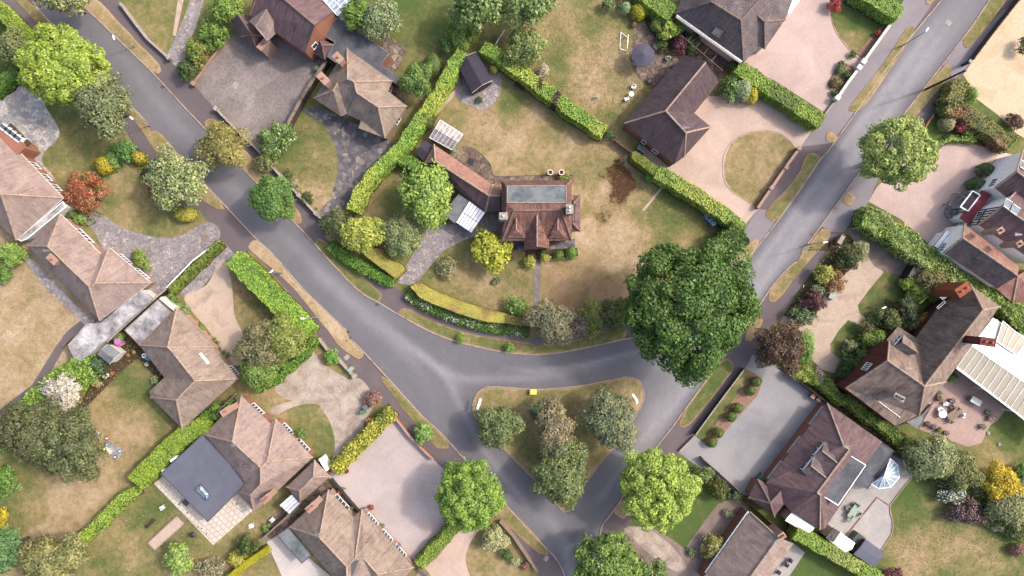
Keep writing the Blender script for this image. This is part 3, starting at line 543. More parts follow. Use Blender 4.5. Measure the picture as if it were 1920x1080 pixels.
# drives, paths, patios, borders: name, outline, surface, z, label, smooth
for nm, pl, mt, z, lb, smt in [
 ('driveway', [(-30,180),(0,170),(30,140),(47,130),(56,148),(80,172),(86,200),(110,240),(107,262),(84,285),(80,305),(100,330),(108,355),(90,350),(40,300),(-30,300)], 'crazy_pale', .012, 'pale crazy paved drive at the left edge', 1),
 ('driveway', [(150,402),(190,402),(225,425),(262,438),(300,445),(337,443),(390,416),(413,443),(360,498),(310,542),(285,560),(240,560),(205,500),(180,440)], 'crazy_grey', .012, 'grey crazy paved drive curving to a bungalow', 1),
 ('driveway', [(345,560),(387,535),(412,490),(425,494),(436,545),(440,592),(457,632),(451,683),(425,675),(395,625)], 'gravel', .014, 'tan gravel drive behind the clipped hedge', 1),
 ('path', [(330,545),(418,452),(442,478),(400,512),(358,566)], 'crazy_grey', .013, 'grey strip of paving between two hedges', 0),
 ('driveway', [(665,708),(692,728),(700,760),(684,790),(676,830),(650,870),(628,872),(631,810),(617,772),(587,757),(545,765),(518,778),(508,765),(560,748),(610,732)], 'chalk', .012, 'mottled concrete drive forking to two houses', 1),
 ('path', [(545,668),(580,655),(606,682),(655,712),(662,716),(610,735),(560,752),(525,742),(515,725),(530,700)], 'chalk', .011, 'sandy worn ground beside the conifers', 1),
 ('path', [(600,760),(622,766),(642,800),(650,850),(635,872),(622,868),(628,830),(618,790)], 'chalk', .011, 'worn fork of the concrete drive', 1),
 ('driveway', [(742,788),(767,817),(837,885),(870,930),(870,975),(855,980),(777,1054),(700,980),(610,890),(690,815)], 'block_rose', .012, 'rose block paved drive with a pale inset line', 0),
 ('driveway', [(868,985),(915,980),(893,1000),(880,1022),(873,1050),(885,1100),(895,1200),(760,1200),(785,1070),(812,1052),(840,1020)], 'block_warm', .012, 'warm block paved drive at the bottom edge', 1),
 ('driveway', [(362,158),(395,110),(430,66),(480,60),(600,95),(610,130),(545,232),(505,292),(480,275),(402,203)], 'block_grey', .012, 'broad weathered block drive at the top', 0),
 ('driveway', [(563,205),(600,200),(740,270),(700,310),(660,380),(640,400),(602,414),(592,402),(618,375),(632,335),(634,300),(627,268),(610,235)], 'crazy_dark', .012, 'dark crazy paved drive by the curved lawn', 0),
 ('driveway', [(805,422),(860,420),(900,400),(945,400),(945,430),(905,440),(870,450),(835,468),(810,495),(790,520),(778,537),(745,530),(757,507)], 'crazy_grey', .012, 'stone drive of the old red roofed house', 0),
 ('path', [(1000,470),(1013,470),(1013,572),(1000,572)], 'block_grey', .013, 'narrow stone path down the middle lawn', 0),
 ('terrace', [(865,276),(886,278),(905,293),(920,310),(927,330),(1000,329),(1074,328),(1076,345),(940,345),(900,350),(850,300)], 'crazy_brown', .014, 'brown crazy paved terrace behind the red roofed house', 0),
 ('terrace', [(935,445),(1078,448),(1078,468),(1020,474),(990,474),(935,462)], 'crazy_dark', .012, 'dark paving along the front of the red roofed house', 0),
 ('patio', [(852,150),(855,180),(869,194),(885,198),(900,206),(918,201),(930,188),(939,170),(937,140),(900,110)], 'crazy_grey', .014, 'round stone patio under the black shed', 1),
 ('driveway', [(1397,421),(1421,392),(1505,270),(1527,238),(1470,205),(1420,182),(1330,180),(1270,230),(1180,290),(1240,320)], 'block_warm', .012, 'warm block paved drive round a dome of lawn', 0),
 ('driveway', [(1549,213),(1571,184),(1612,125),(1620,113),(1597,97),(1575,70),(1562,45),(1557,20),(1550,-60),(1470,-60),(1370,90),(1385,125),(1450,150)], 'block_pink', .012, 'pale pink block drive at the top', 0),
 ('gravel_yard', [(1945,-60),(1912,0),(1825,112),(1806,140),(1818,160),(1830,185),(1870,215),(1905,250),(1990,300),(2100,200),(2100,-60)], 'gravel_pale', .012, 'wide pale gravel yard in the top right corner', 0),
 ('driveway', [(1628,378),(1643,352),(1665,330),(1700,292),(1740,272),(1765,265),(1790,261),(1815,268),(1880,285),(1930,300),(1900,420),(1790,500),(1755,470),(1690,412)], 'block_pink', .012, 'pink paved forecourt of the timber framed house', 0),
 ('driveway', [(1588,430),(1612,412),(1660,430),(1730,480),(1740,510),(1700,522),(1656,508),(1640,500),(1628,483),(1610,470)], 'drive_brown', .013, 'dark brown tarmac drive under the shrub hedge', 0),
 ('driveway', [(1612,465),(1632,488),(1657,510),(1628,545),(1608,572),(1612,588),(1650,618),(1650,640),(1618,612),(1590,600),(1572,620),(1557,645),(1558,660),(1575,673),(1565,700),(1541,693),(1519,671),(1512,640),(1498,618),(1462,606),(1469,592),(1500,600),(1530,590),(1548,550),(1570,520),(1584,500)], 'gravel', .012, 'tan gravel drive winding through the shrubs', 0),
 ('driveway', [(1398,690),(1412,662),(1445,680),(1477,700),(1549,752),(1535,795),(1407,930),(1385,925),(1290,862),(1272,848),(1302,816),(1330,840),(1357,810),(1395,750),(1430,712)], 'concrete', .012, 'wide pale grey concrete drive', 0),
 ('flower_bed', [(1410,700),(1430,712),(1420,742),(1390,775),(1357,812),(1335,840),(1318,830),(1345,790),(1385,735)], 'chips', .014, 'bark chip bed with six round bushes', 0),
 ('path', [(1178,985),(1225,990),(1262,1012),(1285,1030),(1293,1015),(1345,945),(1385,930),(1405,950),(1380,990),(1345,1050),(1330,1120),(1210,1120),(1180,1060),(1150,1020)], 'drive_brown', .012, 'grubby brown yard at the bottom of the picture', 0),
 ('path', [(1172,990),(1208,990),(1250,1015),(1287,1060),(1270,1072),(1225,1045),(1180,1002)], 'chalk', .016, 'patch of white hardcore in the grubby yard', 1),
 ('patio', [(289,907),(308,891),(388,800),(510,905),(473,958),(400,1022)], 'slab', .012, 'cream slab patio round the blue grey roof', 0),
 ('patio', [(500,1016),(522,1003),(560,1030),(680,1130),(560,1150)], 'slab_white', .012, 'white slab patio at the bottom', 0),
 ('path', [(490,1008),(500,975),(560,925),(600,900),(650,915),(560,990),(508,1020)], 'crazy_brown', .011, 'stained side passage between two bungalows', 0),
 ('patio', [(1535,995),(1579,935),(1600,880),(1648,825),(1690,848),(1715,880),(1708,896),(1669,946),(1673,975),(1671,1001),(1651,1032),(1610,1016),(1570,1012)], 'slab_grey', .012, 'large grey patio with a brick edge', 0),
 ('decking', [(1745,745),(1790,690),(1886,766),(1870,788),(1856,797),(1840,830),(1815,838),(1726,806),(1700,790)], 'deck', .03, 'pinkish timber deck behind the big brown house', 0),
 ('patio', [(1487,1018),(1509,1036),(1460,1110),(1425,1110)], 'slab_grey', .012, 'pale strip patio behind the bottom house', 0),
 ('patio', [(1180,36),(1205,40),(1220,60),(1235,82),(1262,104),(1300,105),(1225,165),(1218,156),(1197,145),(1182,115),(1181,95),(1189,72),(1187,55)], 'crazy_brown', .012, 'curved brown patio under the parasol', 1),
 ('path', [(1265,40),(1290,60),(1370,118),(1345,152),(1290,120),(1270,100)], 'crazy_brown', .011, 'brown paving in the passage between two houses', 0),
 ('path', [(312,108),(328,72),(343,40),(360,-10),(385,-10),(368,50),(352,85),(345,120),(330,125)], 'crazy_grey', .012, 'stony side path at the top left', 0),
 ('path', [(335,-10),(347,-10),(338,30),(330,68),(324,66)], 'gravel', .013, 'thin dry path across the top left lawn', 0),
 ('path', [(45,488),(60,480),(120,545),(165,590),(192,602),(172,622),(150,600),(90,545)], 'crazy_grey', .012, 'stepping stone terrace behind the left bungalow', 0),
 ('path', [(-60,812),(-10,775),(60,722),(105,650),(125,622),(165,590),(175,605),(125,645),(80,725),(-10,792),(-60,830)], 'pave', .011, 'dark path along the edge of the straw lawn', 0),
 ('path', [(715,58),(735,70),(762,92),(752,120),(735,150),(765,190),(745,205),(720,150)], 'crazy_brown', .012, 'mossy brown paving behind the flat roofs', 0),
 ('path', [(855,168),(848,172),(818,205),(812,215),(818,218),(850,182)], 'gravel', .013, 'short worn path leading to the greenhouse', 0),
 ('path', [(1242,348),(1244,350),(1208,396),(1203,394)], 'gravel', .014, 'thin straight pale edging on the big lawn', 0),
 ('flower_bed', [(1584,118),(1602,126),(1606,131),(1570,182),(1557,174),(1551,158),(1565,131)], 'chips', .016, 'kidney shaped bed behind the white wall', 0),
 ('flower_bed', [(1662,38),(1672,43),(1620,113),(1605,100)], 'chips', .013, 'narrow bed against the long white wall', 0),
 ('flower_bed', [(225,625),(240,618),(262,645),(315,702),(300,715),(258,672),(235,690),(180,745),(150,775),(142,770)], 'soil_dark', .012, 'dark border bed crowded with pots', 0),
 ('flower_bed', [(1225,-10),(1272,35),(1300,100),(1262,100),(1235,80),(1205,38),(1140,8),(1135,-20)], 'soil_dark', .011, 'dark shrub border round the brown patio', 0),
 ('flower_bed', [(985,470),(1082,465),(1084,480),(985,488)], 'soil_dark', .011, 'dark bed in front of the porch', 0),
 ('flower_bed', [(1480,690),(1500,680),(1700,815),(1690,840),(1655,830),(1550,752)], 'soil_dark', .0105, 'dark strip between the grey drive and the brown house', 0),
 ('flower_bed', [(1660,560),(1700,575),(1760,600),(1700,650),(1600,725),(1578,705),(1600,650),(1645,625)], 'soil_dark', .0108, 'shady shrub bed in front of the brown house', 0),
 ('flower_bed', [(1500,470),(1590,440),(1612,465),(1600,500),(1545,550),(1530,590),(1470,592),(1507,532),(1560,470)], 'soil_dark', .0106, 'planted border beside the east footpath', 0),
]:
    _si = globals().get("_si", 0)+1
    sheet(nm, pl, mt, z+_si*.0009, lb, 4, bool(smt))
sheet('turning_lawn', [(1370,270),(1385,257),(1410,248),(1440,246),(1465,253),(1485,270),(1494,282),(1470,318),(1445,352),(1417,388),(1395,373),(1372,357),(1360,338),(1357,315),(1361,290)], 'grass', .03, 'dome shaped lawn inside the warm block drive')
o = [x for x in col.objects if x.name == 'turning_lawn'][0]; set_gx(o.data, np.tile([.66, .05, 0], (len(o.data.vertices), 1)))
# brick edging and inset lines
def edging(name, pts, mat, label, wd=1.6, z=.06, sm=4):
    pts = smooth_pts(pts, False, sm); mb = MB(); mb.prism([P(x, y)[:2] for x, y in strip(pts, wd)], 0, z)
    struct(name, mb, M[mat], label)
edging('lawn_edging', [(1494,282),(1482,266),(1465,252),(1440,245),(1410,247),(1385,256),(1368,270),(1357,292),(1355,315),(1358,338),(1371,358),(1395,374),(1417,390)], 'brick_pale', 'curved brick edging of the dome shaped lawn')
edging('lawn_edging', [(1557,18),(1561,45),(1574,71),(1596,98),(1617,116)], 'brick', 'curved dark edging beside the pink block drive', 1.2)
edging('path_edging', [(330,-10),(345,15)], 'brick', 'short stone edging at the top', 1)
edging('patio_edging', [(1715,880),(1708,896),(1669,946),(1673,975),(1671,1001),(1651,1032)], 'brick_pale', 'brick rim of the large grey patio', 1.8, .15, 2)
edging('patio_step', [(1589,1001),(1645,932),(1669,948)], 'brick_pale', 'brick step across the large grey patio', 2.2, .18, 1)
edging('patio_edging', [(865,275),(886,277),(905,292),(920,309),(927,330),(1000,329),(1074,328)], 'dark', 'black rim of the brown terrace', .9, .06, 4)
edging('drive_line', [(655,893),(662,894),(720,838),(732,830),(745,828),(760,840),(785,860),(805,862)], 'slab_white', 'pale curved line at the top of the rose drive', 1.1, .018, 4)
edging('drive_line', [(703,945),(712,958),(762,1010),(773,1019),(788,1015),(835,970)], 'slab_white', 'pale curved line at the bottom of the rose drive', 1.1, .018, 4)
edging('lawn_edging', [(1560,645),(1558,660),(1575,673)], 'brick_pale', 'little brick edging beside the winding gravel drive', 1, .06, 3)
edging('lawn_edging', [(1752,272),(1765,265),(1790,260),(1815,267),(1880,284)], 'terracotta', 'red brick edging at the back of the pink forecourt', 1.2, .08, 3)
# ------------------------------------------------------------ plants
def cards_mesh(name, pos, nor, size, mats, mi, extra=None):
    """many small bent leaf clumps in one mesh; extra = MB of solid parts (twigs)"""
    n = len(pos)
    nor = nor/np.maximum(np.linalg.norm(nor, axis=1, keepdims=True), 1e-6)
    r = rng.normal(size=(n, 3)); t = np.cross(nor, r); t /= np.maximum(np.linalg.norm(t, axis=1, keepdims=True), 1e-6)
    b = np.cross(nor, t); s = np.asarray(size).reshape(-1, 1)*rng.uniform(.65, 1.35, (n, 1))*.5
    bend = rng.uniform(-.5, .5, (n, 1))*s
    v = np.stack([pos-t*s*1.25, pos-b*s*.8+nor*bend, pos+t*s*1.25, pos+b*s*.8+nor*bend], 1).reshape(-1, 3)
    nv = len(v); base = extra.v if extra else []
    me = bpy.data.meshes.new(name)
    ev = np.array(base, float).reshape(-1, 3) if base else np.zeros((0, 3))
    ef = [f for f in (extra.f if extra else [])]
    loops = np.concatenate([np.arange(nv)] + [np.array(f)+nv for f in ef]) if ef else np.arange(nv)
    starts = np.arange(0, nv, 4); tot = nv
    st = list(starts)
    ls = [tot]
    for f in ef: st.append(tot); tot += len(f)
    me.vertices.add(nv+len(ev)); me.vertices.foreach_set('co', np.vstack([v, ev]).ravel())
    me.loops.add(len(loops)); me.loops.foreach_set('vertex_index', loops.astype(np.int32))
    me.polygons.add(len(st)); me.polygons.foreach_set('loop_start', np.array(st, np.int32))
    for m in mats: me.materials.append(m)
    pm = np.concatenate([np.asarray(mi), np.array(extra.m if ef else [], int)]).astype(np.int32)
    me.polygons.foreach_set('material_index', pm)
    me.update(calc_edges=True); me.validate()
    o = bpy.data.objects.new(name, me); col.objects.link(o); return o

def crown_points(rx, ry, rz, size, nb, br, dens, rough=.5, loose=.12, flat=0.0):
    """points on a crown made of uneven lobes around the origin"""
    g = (1+5**.5)/2; k = np.arange(nb)+.5
    z = 1-1.4*(k/nb)**1.2; th = 2*math.pi*k/g + rng.normal(0, .35, nb)
    rr = np.sqrt(np.maximum(0, 1-z*z)); f = rng.uniform(.74-.18*rough, .98, nb)
    c = np.stack([rr*np.cos(th)*rx*(1-br*.75)*f/.88, rr*np.sin(th)*ry*(1-br*.75)*f/.88, z*rz*(1-br)*rng.uniform(.75, 1.1, nb)], 1)
    rad = br*rng.uniform(.65, 1.3, nb)*(rx+ry)/2
    area = 2*math.pi*rad**2; cnt = np.maximum(12, (area/(size**2)*dens)).astype(int)
    pts, nor = [], []
    for i in range(nb):
        d = rng.normal(size=(cnt[i], 3)); d /= np.linalg.norm(d, axis=1, keepdims=True); d[:, 2] = np.where(d[:, 2] < -.3, -d[:, 2], d[:, 2])
        q = rng.uniform(.72, 1.05, (cnt[i], 1))
        sc_ = np.array([1, 1, .8])
        p = c[i]+d*rad[i]*q*sc_; pts.append(p)
        nor.append(d*1.0+rng.normal(0, .42, (cnt[i], 3))+np.array([0, 0, .35]))
    # loose sprigs outside the lobes and fill inside
    nl = int(sum(cnt)*loose); d = rng.normal(size=(nl, 3)); d /= np.linalg.norm(d, axis=1, keepdims=True); d[:, 2] = np.abs(d[:, 2])*.9-.1
    pts.append(d*np.array([rx, ry, rz])*rng.uniform(.55, 1.04, (nl, 1))); nor.append(d+rng.normal(0, .6, (nl, 3)))
    pts = np.vstack(pts); nor = np.vstack(nor)
    # drop what is buried deep
    e = (pts[:, 0]/rx)**2+(pts[:, 1]/ry)**2+(pts[:, 2]/rz)**2
    keep = (e > .22) | (rng.random(len(e)) < .35)
    return pts[keep], nor[keep]

def crown_mesh(name, c, rx, ry, rz, size, colr, nb=18, br=.36, dens=1.5, rough=.5, loose=.12, flower=None, ff=0, fs=.8, var=.5, ang=0, dead=None, extra=None, trans=.25, yellow=.12):
    pts, nor = crown_points(rx, ry, rz, size, nb, br, dens, rough, loose)
    if ang:
        ca, sa = math.cos(ang), math.sin(ang); R = np.array([[ca, -sa, 0], [sa, ca, 0], [0, 0, 1]]).T
        pts = pts@R; nor = nor@R
    th = np.arctan2(pts[:, 1], pts[:, 0]); q = rng.uniform(0, 6.28, 4); irr = .045+.085*rough
    mlt = 1+irr*(np.sin(2*th+q[0])*.8+np.sin(3*th+q[1])*.8+np.sin(5*th+q[2])*.7+np.sin(9*th+q[3])*.5); pts[:, 0] *= mlt; pts[:, 1] *= mlt
    n = len(pts); mi = np.zeros(n, int); sz = np.full(n, size)
    mats = [leafmat('leaves', colr, var, trans, yellow, dead)]
    if flower:
        up = (pts[:, 2] > -.2*rz)
        fl = (rng.random(n) < ff) & up; mi[fl] = 1; sz[fl] *= fs; mats.append(leafmat('blossom', flower, .25, .3, 0))
        pts[fl] *= 1.03
    else: mats.append(mats[0])
    mats.append(M['bark'])
    if extra: extra.m = [2]*len(extra.m)
    return cards_mesh(name, pts, nor, sz, mats, mi, extra)

def limbs(h0, zc, rx, ry, rz, tr, nl=7, mb=None, reach=.7):
    mb = mb or MB(); n = len
    lean = rng.normal(0, .15, 2)
    top = (lean[0], lean[1], zc+.2*rz)
    mb.tube([(0, 0, 0), (lean[0]*.3, lean[1]*.3, h0*.5), (lean[0]*.6, lean[1]*.6, h0), top], [tr*1.35, tr, tr*.85, tr*.3], 8)
    for k in range(nl):
        a = 2*math.pi*k/nl+rng.uniform(-.3, .3); l = rng.uniform(.8, 1.0)*reach; zz = h0*rng.uniform(.8, 1.2)
        e = (math.cos(a)*rx*l, math.sin(a)*ry*l, zc+rz*rng.uniform(-.1, .45))
        m = (e[0]*.45, e[1]*.45, zz*.45+e[2]*.55)
        mb.tube([(lean[0]*.6, lean[1]*.6, zz), m, e], [tr*.5, tr*.3, tr*.1], 5)
        e2 = (e[0]*.8+rng.uniform(-.2, .2)*rx, e[1]*.8+rng.uniform(-.2, .2)*ry, e[2]+rz*.2)
        mb.tube([m, e2], [tr*.22, tr*.07], 4)
    return mb

def tree(px, py, rpx, rpy, h, c, label, cat='tree', name='tree', size=.42, group=None, zf=.62, **kw):
    rpx *= 1.05; rpy *= 1.05; size *= .88; kw['dens'] = kw.get('dens', 1.5)*1.25
    """px,py centre of the crown in the photograph, rpx,rpy its radii in pixels, h its height in metres"""
    zc = h*zf; rz = h-zc; k = (H-zc)/H*S; rx, ry = rpx*k, rpy*k
    b = P(px, py, zc); loc = (b.x, b.y, 0)
    root = empty(name, loc, label, cat, group)
    tr = .09+h*.018
    t = limbs(max(.5, zc-rz*.75), zc, rx, ry, rz, tr).build('trunk', M['bark'], None, None)
    t.parent = root
    nb = kw.pop('nb', int(14+rx*ry*.9)); nb = min(nb, 115); br = kw.pop('br', max(.16, min(.42, 1.7/math.sqrt(nb))))
    cr = crown_mesh('crown', None, rx, ry, rz, size, c, nb=nb, br=br, **kw)
    cr.parent = root; cr.location = (0, 0, zc)
    return root
def bush(px, py, rpx, rpy, h, c, label, cat='bush', name='bush', size=.24, group=None, twig=None, stems=5, **kw):
    """a shrub: one mesh of leaves and stems"""
    zc = h*.42; rz = h-zc; k = (H-zc)/H*S; rx, ry = rpx*k, rpy*k
    b = P(px, py, zc); ex = MB()
    for i in range(stems):
        a = rng.uniform(0, 6.28); l = rng.uniform(.3, .7)
        ex.tube([(0, 0, -zc), (math.cos(a)*rx*l*.4, math.sin(a)*ry*l*.4, -zc*.2), (math.cos(a)*rx*l, math.sin(a)*ry*l, rz*.5)], [.06, .045, .02], 5)
    if twig:
        for i in range(twig):
            a = rng.uniform(0, 6.28); e = rng.uniform(.5, 1.05); zt = rng.uniform(.1, .8)
            ex.tube([(0, 0, 0), (math.cos(a)*rx*e*.6, math.sin(a)*ry*e*.6, rz*zt), (math.cos(a+.2)*rx*e, math.sin(a+.2)*ry*e, rz*zt*.9)], [.05, .035, .015], 4)
    nb = kw.pop('nb', int(10+rx*ry*3)); nb = min(nb, 40); br = kw.pop('br', max(.22, min(.45, 1.5/math.sqrt(nb))))
    o = crown_mesh(name, None, rx, ry, rz, size, c, nb=nb, br=br, extra=ex, **kw)
    o.location = (b.x, b.y, zc); return tag(o, label, cat, group)
def topiary(px, py, rpx, rpy, h, c, label, cat='clipped bush', name='clipped_bush', size=.14, group=None, square=False, dens=2.6, ang=0, var=.35, c2=None, f2=0, **kw):
    """a tightly clipped dome or box"""
    zc = h*.4; k = (H-zc)/H*S; rx, ry, rz = rpx*k, rpy*k, h*.6
    n = int(2*math.pi*rx*ry/(size*size)*dens*1.3)+60
    d = rng.normal(size=(n, 3)); d /= np.linalg.norm(d, axis=1, keepdims=True); d[:, 2] = np.where(d[:, 2] < -.5, -d[:, 2], d[:, 2])
    if square: d = d/np.max(np.abs(d), axis=1, keepdims=True)
    wob = 1+.05*np.sin(d[:, 0:1]*5+1)+.05*np.sin(d[:, 1:2]*6)
    p = d*np.array([rx, ry, rz])*rng.uniform(.9, 1.03, (n, 1))*wob
    if ang:
        ca, sa = math.cos(ang), math.sin(ang); R = np.array([[ca, -sa, 0], [sa, ca, 0], [0, 0, 1]]).T; p = p@R; d = d@R
    mi = np.zeros(n, int); mats = [leafmat('leaves', c, var, .15)]
    if c2: mi[rng.random(n) < f2] = 1; mats.append(leafmat('leaves', c2, .3, .15))
    else: mats.append(mats[0])
    mats.append(M['bark']); ex = MB(); ex.tube([(0, 0, -zc), (0, 0, rz*.5)], [.09, .05], 6); ex.m = [2]*len(ex.m)
    o = cards_mesh(name, p, d+rng.normal(0, .3, (n, 3)), size, mats, mi, ex)
    b = P(px, py, zc); o.location = (b.x, b.y, zc); return tag(o, label, cat, group)

def inpoly(pts, x, y):
    r = np.zeros(len(x), bool); n = len(pts)
    for i in range(n):
        (x1, y1), (x2, y2) = pts[i], pts[(i+1) % n]
        if y1 == y2: continue
        c = ((y1 > y) != (y2 > y)) & (x < (x2-x1)*(y-y1)/(y2-y1)+x1); r ^= c
    return r
def hedge(pl, h, c, label, size=.2, dens=2.0, wob=.12, name='hedge', cat='hedge', cols=None, flower=None, ff=0, top=None, group=None, rough=.35, bands=None, var=.5):
    """clipped or shaggy hedge over the pixel outline pl (drawn at its top)"""
    pts = ccw([tuple(P(x, y, h)[:2]) for x, y in pl]); fine = []
    for i in range(len(pts)):
        a, b = Vector(pts[i]), Vector(pts[(i+1) % len(pts)]); L = (b-a).length; k = max(1, int(L/.7)); nn = Vector((b.y-a.y, a.x-b.x))/max(L, .01)
        for j in range(k):
            q = a+(b-a)*j/k; q = q+nn*(.06 if wob < .2 and wob > .05 else .13 if wob > .05 else .02)*(math.sin(q.x*2.3+q.y*1.1)+.8*math.sin(q.y*3.1-q.x*.9)+random.uniform(-.7, .7))*(1+wob); fine.append((q.x, q.y))
    pts = fine; n = len(pts)
    sb = MB(); sb.poly([(*q, .024) for q in ccw(inset(pts, -.22))]); tag(sb.build('soil', M['soil_dark']), 'dark soil at the foot of the '+label, None, None, 'structure')
    c0 = np.array(pts).mean(0); xs = np.array([p[0] for p in pts]); ys = np.array([p[1] for p in pts])
    A = abs(area2(pts))/2; bb = (xs.max()-xs.min())*(ys.max()-ys.min())
    nt_ = int(A/(size*size)*dens*1.5*bb/max(A, .1)); x = rng.uniform(xs.min(), xs.max(), nt_); y = rng.uniform(ys.min(), ys.max(), nt_)
    k = inpoly(pts, x, y); x, y = x[k], y[k]
    und = lambda x, y: (wob if wob > .14 else wob*.5)*(np.sin(x*1.3+y*.7+c0[0])+np.sin(y*1.9-x*.6)+.6*np.sin(x*3.7+y*3.1))*.6
    P1 = np.stack([x, y, h+und(x, y)+rng.normal(0, size*.22, len(x))], 1)
    N1 = np.tile([0., 0, 1], (len(x), 1))+rng.normal(0, rough, (len(x), 3))
    pp, nn = [P1], [N1]
    for i in range(n):
        a, b = np.array(pts[i]), np.array(pts[(i+1) % n]); L = np.linalg.norm(b-a)
        if L < .05: continue
        e = (b-a)/L; no = np.array([e[1], -e[0]]); m = int(L*h/(size*size)*dens*.9)+2
        t = rng.random(m)*L; z = h*(rng.random(m)**.7); bulge = .10*np.sin(z/h*3.1)+wob*.6*np.sin(t*1.7+z)
        q = a+e*t[:, None]+no*(bulge+rng.normal(0, size*.25, m))[:, None]
        q = q-(q-a-e*t[:, None])*0
        pp.append(np.column_stack([q, z])); nn.append(np.column_stack([np.tile(no, (m, 1)), np.full(m, .3)])+rng.normal(0, rough, (m, 3)))
    p = np.vstack(pp); no = np.vstack(nn); mi = np.zeros(len(p), int)
    mats = [leafmat('leaves', c, var, .2)]
    if cols:
        for j, (cc, fr, sc_) in enumerate(cols):
            f = np.sin(p[:, 0]*sc_+j*2)+np.sin(p[:, 1]*sc_*1.1+j)+rng.normal(0, .5, len(p)); mi[f > np.quantile(f, 1-fr)] = len(mats); mats.append(leafmat('leaves', cc, var, .2))
    if bands:
        for (bx, by, br_, cc) in bands:
            q = P(bx, by, h); d = np.hypot(p[:, 0]-q.x, p[:, 1]-q.y); mi[d+rng.normal(0, .12, len(d)) < br_*S] = len(mats); mats.append(leafmat('leaves', cc, .4, .2))
    if flower:
        mi[(rng.random(len(p)) < ff) & (np.sin(p[:, 0]*1.9)+np.sin(p[:, 1]*2.3) > .2)] = len(mats); mats.append(leafmat('blossom', flower, .15, .3, 0))
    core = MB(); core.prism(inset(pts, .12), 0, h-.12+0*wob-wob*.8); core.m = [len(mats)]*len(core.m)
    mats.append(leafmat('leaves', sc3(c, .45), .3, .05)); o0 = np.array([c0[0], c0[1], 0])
    core.v = [(a[0]-c0[0], a[1]-c0[1], a[2]) for a in core.v]
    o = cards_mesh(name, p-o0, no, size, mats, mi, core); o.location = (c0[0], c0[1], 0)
    return tag(o, label, cat, group)

